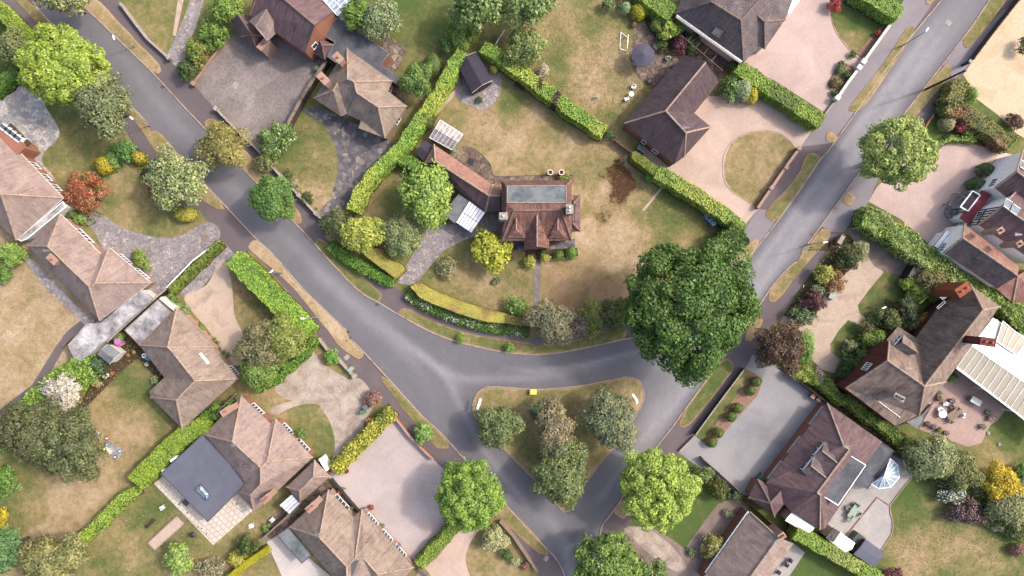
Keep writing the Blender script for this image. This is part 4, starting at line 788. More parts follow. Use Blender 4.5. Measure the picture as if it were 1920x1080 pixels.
# ------------------------------------------------------------ buildings
class House:
    def __init__(s, name, label, cat, V, roofmat, wallmat, faces, eave, ins=.3, ridge='ridge', ridges='', base=0, group=None, gutter='white'):
        s.V = {k: P(*v) for k, v in V.items()}; s.rm = M[roofmat]; s.wm = M[wallmat]
        e = [s.V[c] for c in eave]; s.eave = e if area2(e) > 0 else e[::-1]
        s.en = eave if area2(e) > 0 else eave[::-1]
        c = sum((Vector((p.x, p.y, 0)) for p in e), Vector())/len(e)
        s.root = empty(name, (c.x, c.y, base), label, cat, group)
        mb = MB(); th = .16; s.faces = {}
        edges = {}
        for f in faces.split():
            pts = [s.V[k] for k in f]
            if area2(pts) < 0: pts = pts[::-1]; f = f[::-1]
            n = Vector((0, 0, 0))
            for i in range(len(pts)):
                a, b = pts[i], pts[(i+1) % len(pts)]; n += Vector(((a.y-b.y)*(a.z+b.z), (a.z-b.z)*(a.x+b.x), (a.x-b.x)*(a.y+b.y)))
            n.normalize(); s.faces[f] = (pts, n); s.faces[f[::-1]] = (pts, n)
            down = Vector((n.x, n.y, 0)); down = down.normalized() if down.length > 1e-3 else Vector((1, 0, 0))
            u = Vector((-down.y, down.x, 0)); vv = n.cross(u); o = pts[0]
            uvf = lambda p, u=u, vv=vv: (Vector(p).dot(u), Vector(p).dot(vv))
            mb.poly(pts, 0, uvf)
            mb.poly([(p.x, p.y, p.z-th) for p in pts][::-1], 1)
            for i in range(len(f)):
                a, b = f[i], f[(i+1) % len(f)]; edges.setdefault(frozenset((a, b)), []).append((a, b))
        for k, l in edges.items():
            if len(l) == 1 and len(k) == 2:
                a, b = s.V[l[0][0]], s.V[l[0][1]]
                mb.quad((a.x, a.y, a.z-th), (b.x, b.y, b.z-th), b, a, 1)
        s.roof = mb.build('roof', [s.rm, M[gutter]], s.root)
        if ridges:
            rb = MB()
            for r in ridges.split():
                for a, b in zip(r, r[1:]):
                    rb.tube([s.V[a]+Vector((0, 0, .03)), s.V[b]+Vector((0, 0, .03))], .13, 6)
            rb.build('ridge_tiles', M[ridge], s.roof)
        # walls
        ins_ = inset([(p.x, p.y) for p in s.eave], ins); s.wall = ins_
        wb = MB(); n = len(ins_)
        for i in range(n):
            j = (i+1) % n; a, b = ins_[i], ins_[j]
            wb.quad((*a, 0), (*b, 0), (*b, s.eave[j].z-.1), (*a, s.eave[i].z-.1))
        s.wobj = wb.build('wall', s.wm, s.root)
    def window(s, edge, t0, t1, z0, z1, panes=3, mat='upvc', name='window', pane='glass', pr=.035):
        i = s.en.find(edge)
        if i < 0:
            edge = edge[::-1]; i = s.en.find(edge); t0, t1 = 1-t1, 1-t0
        if i < 0 and s.en[-1]+s.en[0] in (edge, edge[::-1]):
            i = len(s.en)-1
            if s.en[-1]+s.en[0] != edge: t0, t1 = 1-t1, 1-t0
        a, b = Vector(s.wall[i]), Vector(s.wall[(i+1) % len(s.wall)]); d = (b-a); L = d.length; d.normalize(); n = Vector((d.y, -d.x))
        p0, p1 = a+d*L*t0, a+d*L*t1; ang = math.atan2(d.y, d.x); W = (p1-p0).length; c = (p0+p1)/2
        fb = MB(); fw = .09
        def bx(u, z, wu, hz, off, dep, mb): mb.box((c.x+d.x*u+n.x*off, c.y+d.y*u+n.y*off, z), (wu, dep, hz), ang)
        bx(0, z1, W, fw, pr*.8, pr*2.4, fb); bx(0, z0, W+.12, fw, pr*1.2, pr*3, fb)
        for k in range(panes+1): bx(-W/2+W*k/panes, (z0+z1)/2, fw, z1-z0, pr*.8, pr*2, fb)
        o = fb.build(name, M[mat], s.root); pb = MB()
        for k in range(panes): bx(-W/2+W*(k+.5)/panes, (z0+z1)/2, W/panes-fw, z1-z0-fw, pr*.5, .03, pb)
        pb.build('pane', M[pane], o); return o
    def hit(s, f, px, py, off=0):
        pts, n = s.faces[f]; o = Vector((0, 0, H)); d = P(px, py, 0)-o
        t = (pts[0]-o).dot(n)/d.dot(n); return o+d*t+n*off
    def skylight(s, f, px4, mat='glass_blue', frame='grey'):
        q = [s.hit(f, x, y, .06) for x, y in px4]; n = s.faces[f][1]
        if area2(q) < 0: q = q[::-1]
        c = sum(q, Vector())/4; mb = MB()
        for i in range(4):
            a, b = q[i], q[(i+1) % 4]; mb.tube([a+n*.03, b+n*.03], .06, 4)
        o = mb.build('skylight', M[frame], s.roof); g = MB(); g.face([p+n*.03 for p in q]); g.build('pane', M[mat], o); return o
    def chimney(s, px, py, z1, z0, w=.9, l=1.3, ang=0, pots=1, mat='brick_pale', potmat='terracotta'):
        p = P(px, py, z1); mb = MB(); mb.box((p.x, p.y, (z0+z1)/2), (l, w, z1-z0), ang); mb.box((p.x, p.y, z1), (l+.14, w+.14, .14), ang)
        o = mb.build('chimney', M[mat], s.root)
        for k in range(pots):
            t = (k-(pots-1)/2)*l/max(pots, 1)*.9; pb = MB()
            pb.tube([(p.x+math.cos(ang)*t, p.y+math.sin(ang)*t, z1), (p.x+math.cos(ang)*t, p.y+math.sin(ang)*t, z1+.45)], [.17, .14], 8)
            pb.tube([(p.x+math.cos(ang)*t, p.y+math.sin(ang)*t, z1+.40), (p.x+math.cos(ang)*t, p.y+math.sin(ang)*t, z1+.46)], .09, 8)
            pb.build('chimney_pot', M[potmat], o)
        return o
    def flat(s, pl, z, mat='felt_dark', wall=None, trim=None, name='flat_roof', z0=0, up=0.0):
        pts = [tuple(P(x, y, z)[:2]) for x, y in pl]; mb = MB()
        mb.prism(pts, z-.2, z, 0, 1)
        o = mb.build(name, [M[mat], M[trim or 'dark']], s.root)
        wb = MB(); wb.prism(inset(ccw(pts), .15), z0, z-.19, 0); wb.build('wall', M[wall] if wall else s.wm, s.root)
        if trim:
            tb = MB(); p2 = ccw(pts)
            for i in range(len(p2)):
                a, b = p2[i], p2[(i+1) % len(p2)]; tb.tube([(*a, z+.02), (*b, z+.02)], .07, 4)
            tb.build('roof_trim', M[trim], o)
        return o
    def part(s, name, mb, mat, parent=None): return mb.build(name, M[mat] if isinstance(mat, str) else mat, parent or s.root)
    def dormer(s, front, back, hw, z0, drop=1.1, rm=None, win=True, wm=None, hip=0, pan=2):
        """small gabled roof: ridge from front to back (px,py,z), hw half width, eaves drop metres lower"""
        f, b = P(*front), P(*back); d = (b-f); d.z = 0; L = d.length; d.normalize(); n = Vector((-d.y, d.x, 0))
        ov = d*-.15; mb = MB(); dz = Vector((0, 0, -drop)); uv = lambda p: (Vector(p).dot(d), Vector(p).dot(n)*1.3)
        for sg in (1, -1):
            e0 = f+n*hw*sg+dz+ov+(d*-.0); e1 = b+n*hw*sg*.05; e2 = f+n*hw*sg+dz+d*L*.82
            pts = [f+d*hip, e0, e2, b]
            if area2(pts) < 0: pts = pts[::-1]
            mb.face(pts, 0, [uv(p) for p in pts]); mb.face([p-Vector((0, 0, .1)) for p in pts][::-1], 0)
            mb.face([e0, e0-Vector((0, 0, .12)), e2-Vector((0, 0, .12)), e2] , 0)
        if hip:
            pts = [f+d*hip, f+n*hw+dz+ov, f-n*hw+dz+ov]; 
            if area2(pts) < 0: pts = pts[::-1]
            mb.face(pts, 0, [uv(p) for p in pts])
        o = mb.build('dormer', [rm or s.rm], s.root)
        rb = MB(); rb.tube([f+d*hip, b], .09, 5); rb.build('ridge_tiles', M['ridge'], o)
        wb = MB(); a, c = f+n*(hw-.12)+dz, f-n*(hw-.12)+dz; wb.face([Vector((a.x, a.y, z0)), Vector((c.x, c.y, z0)), c, f-Vector((0, 0, .12)) if not hip else (a+c)/2, a])
        for sg in (1, -1):
            q = f+n*(hw-.12)*sg+dz; r = q+d*L*.8; wb.quad(Vector((q.x, q.y, z0)), q, r, Vector((r.x, r.y, z0)))
        wb.build('wall', wm or s.wm, o)
        if win:
            ang = math.atan2(n.y, n.x); fb = MB(); pb = MB(); c = f+dz-d*.06; ww = (hw-.25)*2; zt = f.z-drop; zb = max(z0, zt-1.1)
            for zz in (zt, zb): fb.box((c.x, c.y, zz), (ww, .2, .12), ang)
            for k in range(pan+1):
                t = -ww/2+ww*k/pan; fb.box((c.x+n.x*t, c.y+n.y*t, (zt+zb)/2), (.1, .2, zt-zb), ang)
            fo = fb.build('window', M['upvc'], o); pb.box((c.x, c.y, (zt+zb)/2), (ww-.1, .05, zt-zb-.1), ang); pb.build('pane', M['glass'], fo)
        return o

def prism_thing(name, label, cat, pl, z, roof, wall, z0=0, group=None):
    pass
def shed(name, label, cat, q, ze, zr, rm, wm, door=None, trim=None, glass=False):
    """gabled hut; q = 4 px corners of the eaves a,b,c,d with the ridge running from mid(a,b) to mid(c,d)"""
    a, b, c, d = [P(x, y, ze) for x, y in q]; m1, m2 = (a+b)/2, (c+d)/2; m1.z = m2.z = zr; ce = (a+b+c+d)/4
    root = empty(name, (ce.x, ce.y, 0), label, cat); mb = MB()
    ax = (m2-m1).normalized(); 
    for f in ([a, m1, m2, d], [m1, b, c, m2]):
        if area2(f) < 0: f = f[::-1]
        up = Vector((0, 0, .05)); mb.face([p+up for p in f], 0, [(p.dot(ax), p.z*3) for p in f]); mb.face([p-up for p in f][::-1])
        for i in range(4): mb.quad(f[i]-up, f[(i+1) % 4]-up, f[(i+1) % 4]+up, f[i]+up)
    r = mb.build('roof', M[rm], root); pts = inset(ccw([a, b, c, d]), .12); wb = MB()
    P4 = ccw([a, b, c, d]); wb.prism(pts, 0, ze-.02)
    for (u, v, mm) in ((a, b, m1), (c, d, m2)):
        k = lambda p: Vector((ce.x+(p.x-ce.x)*.96, ce.y+(p.y-ce.y)*.96, p.z-.04)); wb.face([k(u), k(v), k(mm)])
    wb.build('wall', M[wm], root)
    if trim:
        tb = MB()
        for (u, v, mm) in ((a, b, m1), (c, d, m2)): tb = MB(); tb.tube([u, mm, v], .06, 4); tb.build('barge_board', M[trim], r)
    if door is not None:
        u, v = (a, b) if door == 0 else (c, d); e = (v-u).normalized(); n = Vector((e.y, -e.x, 0)); cc = (u+v)/2
        if (cc+n-ce).length < (cc-ce).length: n = -n
        db = MB(); pos = cc-n*.1; db.box((pos.x, pos.y, .95), (.8, .08, 1.9), math.atan2(e.y, e.x)); db.build('door', M['wood_dark'], root)
    return root
def framed_glass(name, q, z4, nx, ny, mat, frame, parent, r=.035, skirt=0, cols=None):
    """glazed panel between four px corners at heights z4, divided by bars"""
    c = [P(x, y, z) for (x, y), z in zip(q, z4)]; L = lambda u, v: (c[0]*(1-u)+c[1]*u)*(1-v)+(c[3]*(1-u)+c[2]*u)*v
    g = MB(); f = [c[0], c[1], c[2], c[3]]; f = f if area2(f) > 0 else f[::-1]; g.face(f)
    g.face([p-Vector((0, 0, .04)) for p in f][::-1])
    fb = MB(); up = Vector((0, 0, .03))
    for i in range(nx+1): fb.tube([L(i/nx, 0)+up, L(i/nx, 1)+up], r, 4)
    for j in range(ny+1): fb.tube([L(0, j/ny)+up, L(1, j/ny)+up], r, 4)
    o = g.build(name, M[mat], parent); fb.build('glazing_bars', M[frame], o); return o
def wallrun(name, label, cat, pts, h, th, mat, cap=None, pillars=(), pmat=None, psz=.5, ph=.2, group=None, posts=0):
    """garden wall or fence along the pixel polyline (drawn at its top)"""
    pl = [P(x, y, h) for x, y in pts]; c = pl[len(pl)//2]
    root = empty(name, (c.x, c.y, 0), label, cat, group); mb = MB(); t2 = th/2
    w_ = [tuple(q[:2]) for q in pl]; mb2 = MB()
    pw = [(p[0]*S, p[1]*S) for p in []]
    poly = ccw(strip_m(w_, th)); mb.prism(poly, 0, h)
    mb.build('panel' if posts else 'wall', M[mat], root)
    if cap: cb = MB(); cb.prism(ccw(strip_m(w_, th+.1)), h, h+.06, bottom=True); cb.build('coping', M[cap], root)
    for (x, y) in pillars:
        q = P(x, y, h+ph); a = math.atan2(w_[-1][1]-w_[0][1], w_[-1][0]-w_[0][0]); pb = MB(); pb.box((q.x, q.y, (h+ph)/2), (psz, psz, h+ph), a)
        pb.box((q.x, q.y, h+ph+.04), (psz+.1, psz+.1, .08), a); pb.build('pillar', M[pmat or mat], root)
    if posts:
        for i in range(len(w_)-1):
            a, b = Vector(w_[i]), Vector(w_[i+1]); L = (b-a).length; n = max(1, int(L/posts)); ang = math.atan2((b-a).y, (b-a).x)
            for k in range(n+1 if i == len(w_)-2 else n):
                p = a+(b-a)*k/n; pb = MB(); pb.box((p.x, p.y, (h+.1)/2), (.1, th+.06, h+.1), ang); pb.build('post', M[pmat or mat], root)
    return root
def strip_m(pts, wd): return strip(pts, wd)
# ------------------------------------------------------------ the houses
def hV(**k): return k
# 1 left edge house with white gutters
h = House('house', 'large pink tiled house with white gutters at the left edge', 'house',
 dict(a=(119,371,3),b=(31,450,3),c=(2,364,7.2),d=(-110,258,7.2),e=(-100,345,3),f=(-30,225,3),g=(45,296,3)), 'roof_pink', 'brick',
 'cbaf cab', 'ab', ridges='ca cb') if False else House('house', 'large pink tiled house with white gutters at the left edge', 'house',
 dict(a=(119,371,3),b=(31,450,3),c=(2,364,7.2),d=(-110,250,7.2),e=(-110,320,3),f=(-20,226,3),g=(-150,230,3)), 'roof_pink', 'brick',
 'acb cdfa cbed dge dfg' if False else 'acb cdfa cbed', 'abedf', ridges='ac cb cd')
h.window('fa', .50, .58, .8, 2.4, 2); h.window('fa', .66, .74, .8, 2.4, 2); h.window('fa', .80, .88, .8, 2.4, 2); h.window('fa', .92, .98, .8, 2.4, 1)
mb = MB(); q = [P(0,236,3.4), P(38,266,3.4), P(46,278,3.4), P(32,290,3.4), P(-20,248,3.4)]; mb.prism([p[:2] for p in q], 0, 3.4); o = mb.build('bay', M['brick'], h.root)
mb = MB(); a, b = P(2,240,3.2), P(36,266,3.2)
an = math.atan2((b-a).y, (b-a).x); c = (a+b)/2; mb.box((c.x+.25, c.y+.25, 3.5), ((b-a).length, .9, .1), an)
for k in range(5):
    t = a+(b-a)*k/4; mb.box((t.x+.25, t.y+.25, 2.9), (.14, .9, 1.3), an)
o = mb.build('window', M['upvc'], h.root); g = MB()
for k in range(4): t = a+(b-a)*(k+.5)/4; g.box((t.x+.28, t.y+.28, 3.52), (1.0, .55, .1), an)
g.build('pane', M['glass'], o)
mb = MB(); mb.prism([P(x,y,2.6)[:2] for x, y in [(12,236),(20,231),(56,268),(47,277)]], 2.35, 2.6, bottom=True); mb.build('porch_roof', M['wood_dark'], h.root)
h.flat([(118,378),(123,388),(52,447),(40,452),(34,448)], 2.5, 'asbestos', 'cream', 'white', name='side_roof')

# 2 bungalow beside it
h = House('bungalow', 'pink tiled bungalow with a hipped wing facing the grey curved drive', 'bungalow',
 dict(a=(114,402,2.6),b=(51,461,2.6),c=(90,462,5.8),d=(189,476,2.6),e=(167,537,5.8),f=(205,464,2.6),g=(283,530,2.6),h=(179,531,5.6),i=(187,601,2.6),j=(169,541,5.6)), 'roof_pink', 'brick_pale',
 'abc acJd'.replace('J','e')+' dfhe fgh hgij ijecb'.replace('ijecb','bceji').replace(' hgij',' hgij') , 'abigfd', ridges='ac bc ce fh hg ei hj')
h.window('ad', .28, .62, .7, 2.3, 4); h.window('fg', .12, .42, .7, 2.3, 4); h.window('fg', .56, .86, .7, 2.3, 4)
h.chimney(98, 486, 6.0, 3.5, .8, 1.4, -.75, 1)
h.flat([(265,541),(288,559),(258,585),(203,634),(152,676),(140,672),(128,647),(163,607),(190,606)], 2.5, 'asbestos', 'cream', 'asbestos', name='flat_roof')

# 3 L shaped bungalow
h = House('bungalow', 'brown L shaped hipped bungalow with a grey flat roofed garage', 'bungalow',
 dict(a=(332,576,2.6),b=(261,647,2.6),c=(315,651,6.0),d=(402,650,2.6),e=(402,656,2.6),m=(322,658,5.9),f=(447,710,2.6),g=(366,714,6.2),h=(342,804,2.6),i=(331,750,5.6),j=(283,745,2.6),l=(280,734,2.6),k=(308,708,2.6)), 'roof_brown', 'brick_pale',
 'acb acd cdem mefg bcmgk gfhi kgijl ijh'.replace('acd','adc').replace('acb','abc'), 'abkljhfed', ridges='ac bc cm cd mg gf gi ij ih', gutter='grey')
h.window('ed' if False else 'fe', .1, .4, .7, 2.2, 4)
h.flat([(296,562),(321,586),(262,647),(234,619)], 2.7, 'asbestos', 'brick_pale', 'wood', name='garage_roof')
h.skylight('mefg', [(374,664),(377,662),(392,681),(389,683)], 'upvc', 'white')
wb = MB(); wb.prism([P(x,y,2.3)[:2] for x,y in [(298,560),(303,556),(330,577),(325,583)]], 0, 2.3); wb.build('garage_door', M['cream'], h.root)

# 4 bungalow with the blue grey extension
h = House('bungalow', 'mauve tiled hipped bungalow with a large blue grey flat extension', 'bungalow',
 dict(a=(453,742,2.6),b=(383,815,2.6),c=(436,828,6.2),d=(507,793,2.6),e=(489,877,6.0),f=(518,785,2.6),g=(587,857,2.6),h=(501,865,5.6),j=(489,908,5.4),n=(470,928,5.2),k=(446,922,2.6),l=(477,961,2.6),m=(458,905,2.6)), 'roof_pink', 'brick',
 'abc adec bcejm dfhe fgh hglnje'.replace('hglnje','eHglnj').replace('H','h')+' knl mjnk', 'abmklgfd', ridges='ac bc ce ej jn nk nl fh hg eh', gutter='dark')
h.window('ad', .25, .62, .7, 2.2, 4); h.window('fg', .12, .4, .7, 2.2, 4); h.window('fg', .55, .88, .7, 2.2, 4)
h.chimney(424, 771, 6.0, 3.0, .8, 1.5, .6, 1, 'brick_pale'); h.chimney(499, 935, 5.6, 3, .8, 1.3, .75, 2, 'brick_pale')
h.flat([(380,815),(302,888),(390,978),(459,908),(430,868)], 2.9, 'felt_blue', 'cream', 'dark', name='extension_roof')
for q in ([(438,851),(443,849),(446,853),(441,856)], [(457,872),(462,870),(465,874),(460,877)]): h.skylight('bcejm', q, 'glass_grey')
# lantern skylight on the flat roof
mb = MB(); q = [P(366,917,3.0), P(376,908,3.0), P(394,929,3.0), P(386,938,3.0)]; r1, r2 = P(374,917,3.5), P(385,930,3.5)
for f in ([q[0],q[1],r1],[q[1],q[2],r2,r1],[q[2],q[3],r2],[q[3],q[0],r1,r2]): mb.face(f if area2(f) > 0 else f[::-1])
o = mb.build('roof_lantern', M['glass_blue'], h.root); fb = MB()
for a, b in ((q[0],q[1]),(q[1],q[2]),(q[2],q[3]),(q[3],q[0])): fb.tube([a, b], .08, 4)
for a, b in ((q[0],r1),(q[1],r1),(q[2],r2),(q[3],r2),(r1,r2)): fb.tube([a, b], .05, 4)
fb.build('lantern_frame', M['dark'], o)
for q in ([(318,863),(330,855),(332,858),(320,867)], [(302,883),(308,879),(310,882),(304,887)]):
    mb = MB(); mb.prism([P(x,y,2.6)[:2] for x,y in q], 1.0, 2.6); mb.build('window', M['upvc'], h.root)

# 4b hipped garage between 4 and 5
h = House('garage', 'small mauve hipped garage with a white lean-to', 'garage',
 dict(a=(590,863,2.5),b=(537,913,2.5),c=(619,893,2.5),d=(563,943,2.5),e=(588,894,4.2),f=(562,920,4.2)), 'roof_pink', 'brick',
 'ace aefb bfd cdfe', 'abdc', ridges='ae ce ef fb fd', gutter='dark')
wb = MB(); wb.prism([P(x,y,2.2)[:2] for x,y in [(597,861),(603,858),(617,880),(611,884)]], 0, 2.2); wb.build('garage_door', M['white'], h.root)
framed_glass('lean_to_roof', [(547,927),(563,944),(543,964),(524,947)], (2.4,2.4,2.1,2.1), 4, 1, 'upvc', 'grey', h.root, .05)
mb = MB(); mb.prism(inset(ccw([tuple(P(x,y,2)[:2]) for x,y in [(547,927),(563,944),(543,964),(524,947)]]), .1), 0, 1.95); mb.build('lean_to_wall', M['glass_grey'], h.root)

# 5 bottom bungalow
h = House('bungalow', 'broad tan hipped bungalow at the bottom with four white window bays', 'bungalow',
 dict(a=(616,918,2.6),b=(543,988,2.6),c=(599,1007,6.4),d=(663,969,2.6),e=(650,1062,6.2),f=(679,955,2.6),g=(776,1064,2.6),h=(666,1047,5.6),j=(708,1076,5.4),k=(682,1047,5.6),l=(735,1110,2.6),m=(652,1120,6.0),o=(640,1100,2.6),p=(690,1160,2.6),q=(720,1140,2.6)), 'roof_brown', 'brick_pale',
 'abc adec bcemo dfhe fgjkh ehkqpm'.replace('ehkqpm','ehkm')+' kqpm kjlq jgl mpo', 'abopqlgfd', ridges='ac bc ce fh gj em hk kj', gutter='dark')
h.window('ad', .2, .72, .7, 2.2, 4)
for t in (.08, .38, .66): h.window('fg', t, t+.2, .7, 2.2, 4)
h.chimney(584, 951, 6.2, 3.4, .8, 1.5, .7, 2)
h.flat([(541,989),(520,1004),(566,1056),(584,1041)], 2.6, 'lead', 'cream', 'dark', name='flat_roof')

# 6 two storey house at the top left
h = House('house', 'tall brown two storey house with an orange brick gable end', 'house',
 dict(a=(469,28,5.0),b=(571,98,5.0),r=(590,47,8.2),c=(625,22,5.0),s=(492,-36,8.2),t=(480,-30,5.0),d=(540,-52,5.0)), 'roof_plum', 'brick',
 'absR'.replace('R','').replace('abs','abrs')+' rcds sat sdt', 'abrcdt', ridges='rs as', gutter='dark', ins=.12, ridge='ridge_dark')
h.window('br', .35, .62, 3.2, 4.4, 1)
h.dormer((478,50,6.2), (500,18,7.4), 1.9, 4.8, 1.4, rm=M['roof_pink'], win=False)
h.chimney(494, 82, 3.6, 0, .8, 1.9, .85, 1)
r_ = h.root
for nm, q, z in (('flat_roof', [(632,33),(690,73),(729,100),(713,121),(746,146),(744,158),(700,126),(651,92),(634,120),(614,106),(628,79),(607,67)], 3.0),):
    h.flat(q, z, 'felt_dark', 'brick', 'lead', name=nm)
h2 = House('garage', 'low plum hipped garage joined to the tall brown house', 'garage',
 dict(a=(430,33,2.5),b=(450,69,2.5),c=(482,95,2.5),d=(503,68,2.5),e=(473,66,4.4),f=(446,26,4.4),g=(470,30,2.5)), 'roof_plum', 'brick',
 'abef bce cdge gfe'.replace('gfe','gfe').replace('cdge','cde')+' dgfe'.replace(' dgfe','') + ' deg' if False else 'abef bce cde degf', 'abcdgf', ridges='fe eb ec ed', gutter='dark', ridge='ridge_dark')
h2 = House('annex', 'little plum hipped annex beside the orange brick gable', 'annex',
 dict(a=(597,71,2.6),b=(629,84,2.6),c=(609,111,2.6),d=(583,96,2.6),e=(604,85,4.2)), 'roof_plum', 'brick', 'abe bce cde dae', 'abcd', ridges='ae be ce', ridge='ridge_dark')
cons = empty('conservatory', (P(630,5).x, P(630,5).y, 0), 'white framed glass conservatory at the top edge', 'conservatory')
framed_glass('glass_roof', [(604,-2),(633,30),(662,-4),(636,-36)], (2.8,2.4,2.8,3.2), 5, 3, 'glass_blue', 'upvc', cons, .06)
mb = MB(); mb.prism(inset(ccw([tuple(P(x,y,2.3)[:2]) for x,y in [(604,-2),(633,30),(662,-4),(636,-36)]]), .1), 0, 2.25); mb.build('glass_wall', M['glass_blue'], cons)

# 7 tan and brown hipped house
h = House('house', 'rambling tan hipped house with a long dark valley and two chimneys', 'house',
 dict(a=(651,91,3),b=(588,184,3),c=(652,148,6.6),d=(736,152,3),m=(664,153,6.5),e=(728,171,3),n=(669,174,6.3),f=(763,199,3),q=(709,201,6.0),h=(722,259,3),t=(672,240,3),s=(677,226,3),u=(650,214,3),w=(639,218,3),r=(625,170,5.2),v=(633,156,5.4)), 'roof_brown', 'brick_pale',
 'abrvc adMc'.replace('M','m')+' mden nefq qfh cmnqhtsuv bwr rwuv', 'abwusthfed', ridges='ac cm md mn nq qf qh br rv', gutter='dark')
h.chimney(634, 108, 6.5, 2.8, .9, 1.3, -.8, 1); h.chimney(606, 147, 6.5, 2.8, .9, 1.6, -.8, 1)
h.window('de', .2, .8, .8, 2.3, 2)
h.window('fh', .3, .5, .8, 2.2, 2)

# 8 the old red roofed house in the middle
h = House('house', 'old square house with patchy red tiles and a lead covered crown roof', 'house',
 dict(a=(940,340,4.6),b=(1072,337,4.6),c=(1072,451,4.6),d=(941,452,4.6),e=(950,348,7.4),f=(1062,347,7.4),g=(1063,381,7.4),i=(950,381,7.4),j=(963,395,7.2),k=(1052,394,7.2)), 'roof_red', 'brick',
 'abfe bckgf cdjk daeij igkj efgi', 'abcd', ridges='kc jd jk fb ea ik'.replace(' ik',''), gutter='dark', ridge='ridge_dark')
mb = MB(); pts = [P(x,y,7.42) for x,y in [(951,349),(1061,348),(1062,380),(951,380)]]; mb.prism([p[:2] for p in pts], 7.30, 7.47); o = mb.build('crown_roof', M['lead'], h.root)
tb = MB()
for i in range(4): tb.tube([pts[i]+Vector((0,0,.08)), pts[(i+1)%4]+Vector((0,0,.08))], .07, 4)
tb.build('roof_trim', M['stone'], o)
h.dormer((1007,462,6.6), (1007,402,7.0), 1.75, 0.2, 2.0, win=False)
for x in (968, 1046):
    h.dormer((x,443,6.2), (x,409,6.8), 1.2, 4.4, 1.0, win=False, hip=.9)
h.chimney(944, 405, 8.8, 4.5, .8, 1.0, 0, 1, 'stone', 'cream'); h.chimney(1068, 392, 9.0, 5, .8, 1.1, 1.57, 2, 'stone', 'cream')
h2 = House('annex', 'plum hipped bay on the east side of the red roofed house', 'annex',
 dict(a=(1074,366,2.6),b=(1088,366,2.6),c=(1088,434,2.6),d=(1071,434,2.6),e=(1075,382,3.7),f=(1073,418,3.7)), 'roof_plum', 'brick', 'abe bcfe cdf', 'abcdfe', ridges='be cf', ridge='ridge_dark')
h2 = House('outbuilding', 'long low salmon and plum roofed wing leading to the red roofed house', 'outbuilding',
 dict(a=(814,271,2.6),b=(924,346,2.6),c=(938,346,2.6),d=(938,397,2.6),e=(910,398,2.6),f=(794,306,2.6),g=(816,302,4.6),h=(917,367,4.6),i=(938,367,4.6)), 'roof_salmon', 'brick',
 'abhg bcih hide ghef agf'.replace('ghef','gHef').replace('H','h'), 'abcdef', ridges='ag fg gh hi hb he', gutter='dark')
h2.roof.data.materials.append(M['roof_plum'])
for p in h2.roof.data.polygons:
    if p.material_index == 0 and p.normal.y < -.1: p.material_index = 2
h2.flat([(860,364),(880,377),(853,419),(830,400)], 2.5, 'lead', 'brick', 'dark', name='flat_roof')
framed_glass('lean_to_roof', [(880,377),(910,399),(884,437),(855,417)], (2.7,2.7,2.3,2.3), 6, 2, 'upvc', 'grey', h2.root, .045)
mb = MB(); mb.prism(inset(ccw([tuple(P(x,y,2.2)[:2]) for x,y in [(880,377),(910,399),(884,437),(855,417)]]), .2), 0, 2.15); mb.build('lean_to_wall', M['wood'], h2.root)
g = empty('greenhouse', (P(836,253).x, P(836,253).y, 0), 'white framed greenhouse at the edge of the dry lawn', 'greenhouse')
framed_glass('glass_roof', [(826,225),(868,252),(858,266),(816,241)], (1.8,1.8,2.5,2.5), 6, 1, 'glass_grey', 'upvc', g, .045)
framed_glass('glass_roof', [(816,241),(858,266),(847,281),(805,258)], (2.5,2.5,1.8,1.8), 6, 1, 'glass_grey', 'upvc', g, .045)
mb = MB(); mb.prism(inset(ccw([tuple(P(x,y,1.75)[:2]) for x,y in [(826,225),(868,252),(847,281),(805,258)]]), .06), 0, 1.72); mb.build('glass_wall', M['glass_grey'], g)
shed('shed', 'dark felt roofed shed at the end of the long wing', 'shed', [(780,286),(798,264),(812,275),(794,304)], 2.0, 2.3, 'felt_black', 'wood_dark')
shed('summerhouse', 'black roofed summerhouse on the round stone patio', 'summerhouse', [(856,119),(893,97),(923,151),(885,174)], 2.1, 2.8, 'felt_black', 'wood_dark', door=1, trim='cream')

# 9 dark plum L shaped bungalow, top centre right
h = House('bungalow', 'dark plum L shaped bungalow with a red brick side wall', 'bungalow',
 dict(a=(1282,103,3),b=(1323,117,6.4),c=(1348,154,3),d=(1302,212,3),e=(1333,238,3),f=(1283,294,3),g=(1264,308,3),h=(1171,231,3),j=(1248,208,6.4),k=(1286,249,6.0)), 'roof_dark', 'brick',
 'abjh bcdj jdek kef hjkfg', 'abcdefgh', ridges='bj hj jk ke jd kf'.replace(' jd',''), gutter='dark', ins=.1)
h.window('gh', .3, .4, .9, 2.3, 1); h.window('gh', .55, .62, .9, 2.3, 1)
# 10 grey brown house, top
h = House('house', 'grey brown tiled house with cream gutters and a front wing at the top', 'house',
 dict(a=(1266,25,3),b=(1333,3,6.6),c=(1389,38,6.6),d=(1394,118,3),e=(1422,87,3),x=(1290,-30,3),y=(1376,2,4.6),z=(1350,-55,6.6),u=(1445,-25,6.6),w=(1505,-50,3),v=(1472,37,3)), 'roof_grey', 'cream',
 'abcd axb bcy'.replace('axb','axzb').replace('bcy','bcuz')+' cdewu'.replace('cdewu','cdevwu'), 'adevwzx'.replace('adevwzx','adevwuzx'), ridges='ab bc cd cu', ridge='ridge_dark', gutter='cream')
h.skylight('abcd', [(1342,51),(1356,59),(1348,71),(1334,61)], 'glass_grey')
House('wing', 'hipped front wing of the grey brown tiled house', 'wing', dict(a=(1419,28,5.6),b=(1433,41,5.3),c=(1472,37,3.2),d=(1434,92,3.1),e=(1422,87,3.1)), 'roof_grey', 'cream', 'abde acb bcd', 'acde', ridges='ab bc bd', ridge='ridge_dark', gutter='cream')
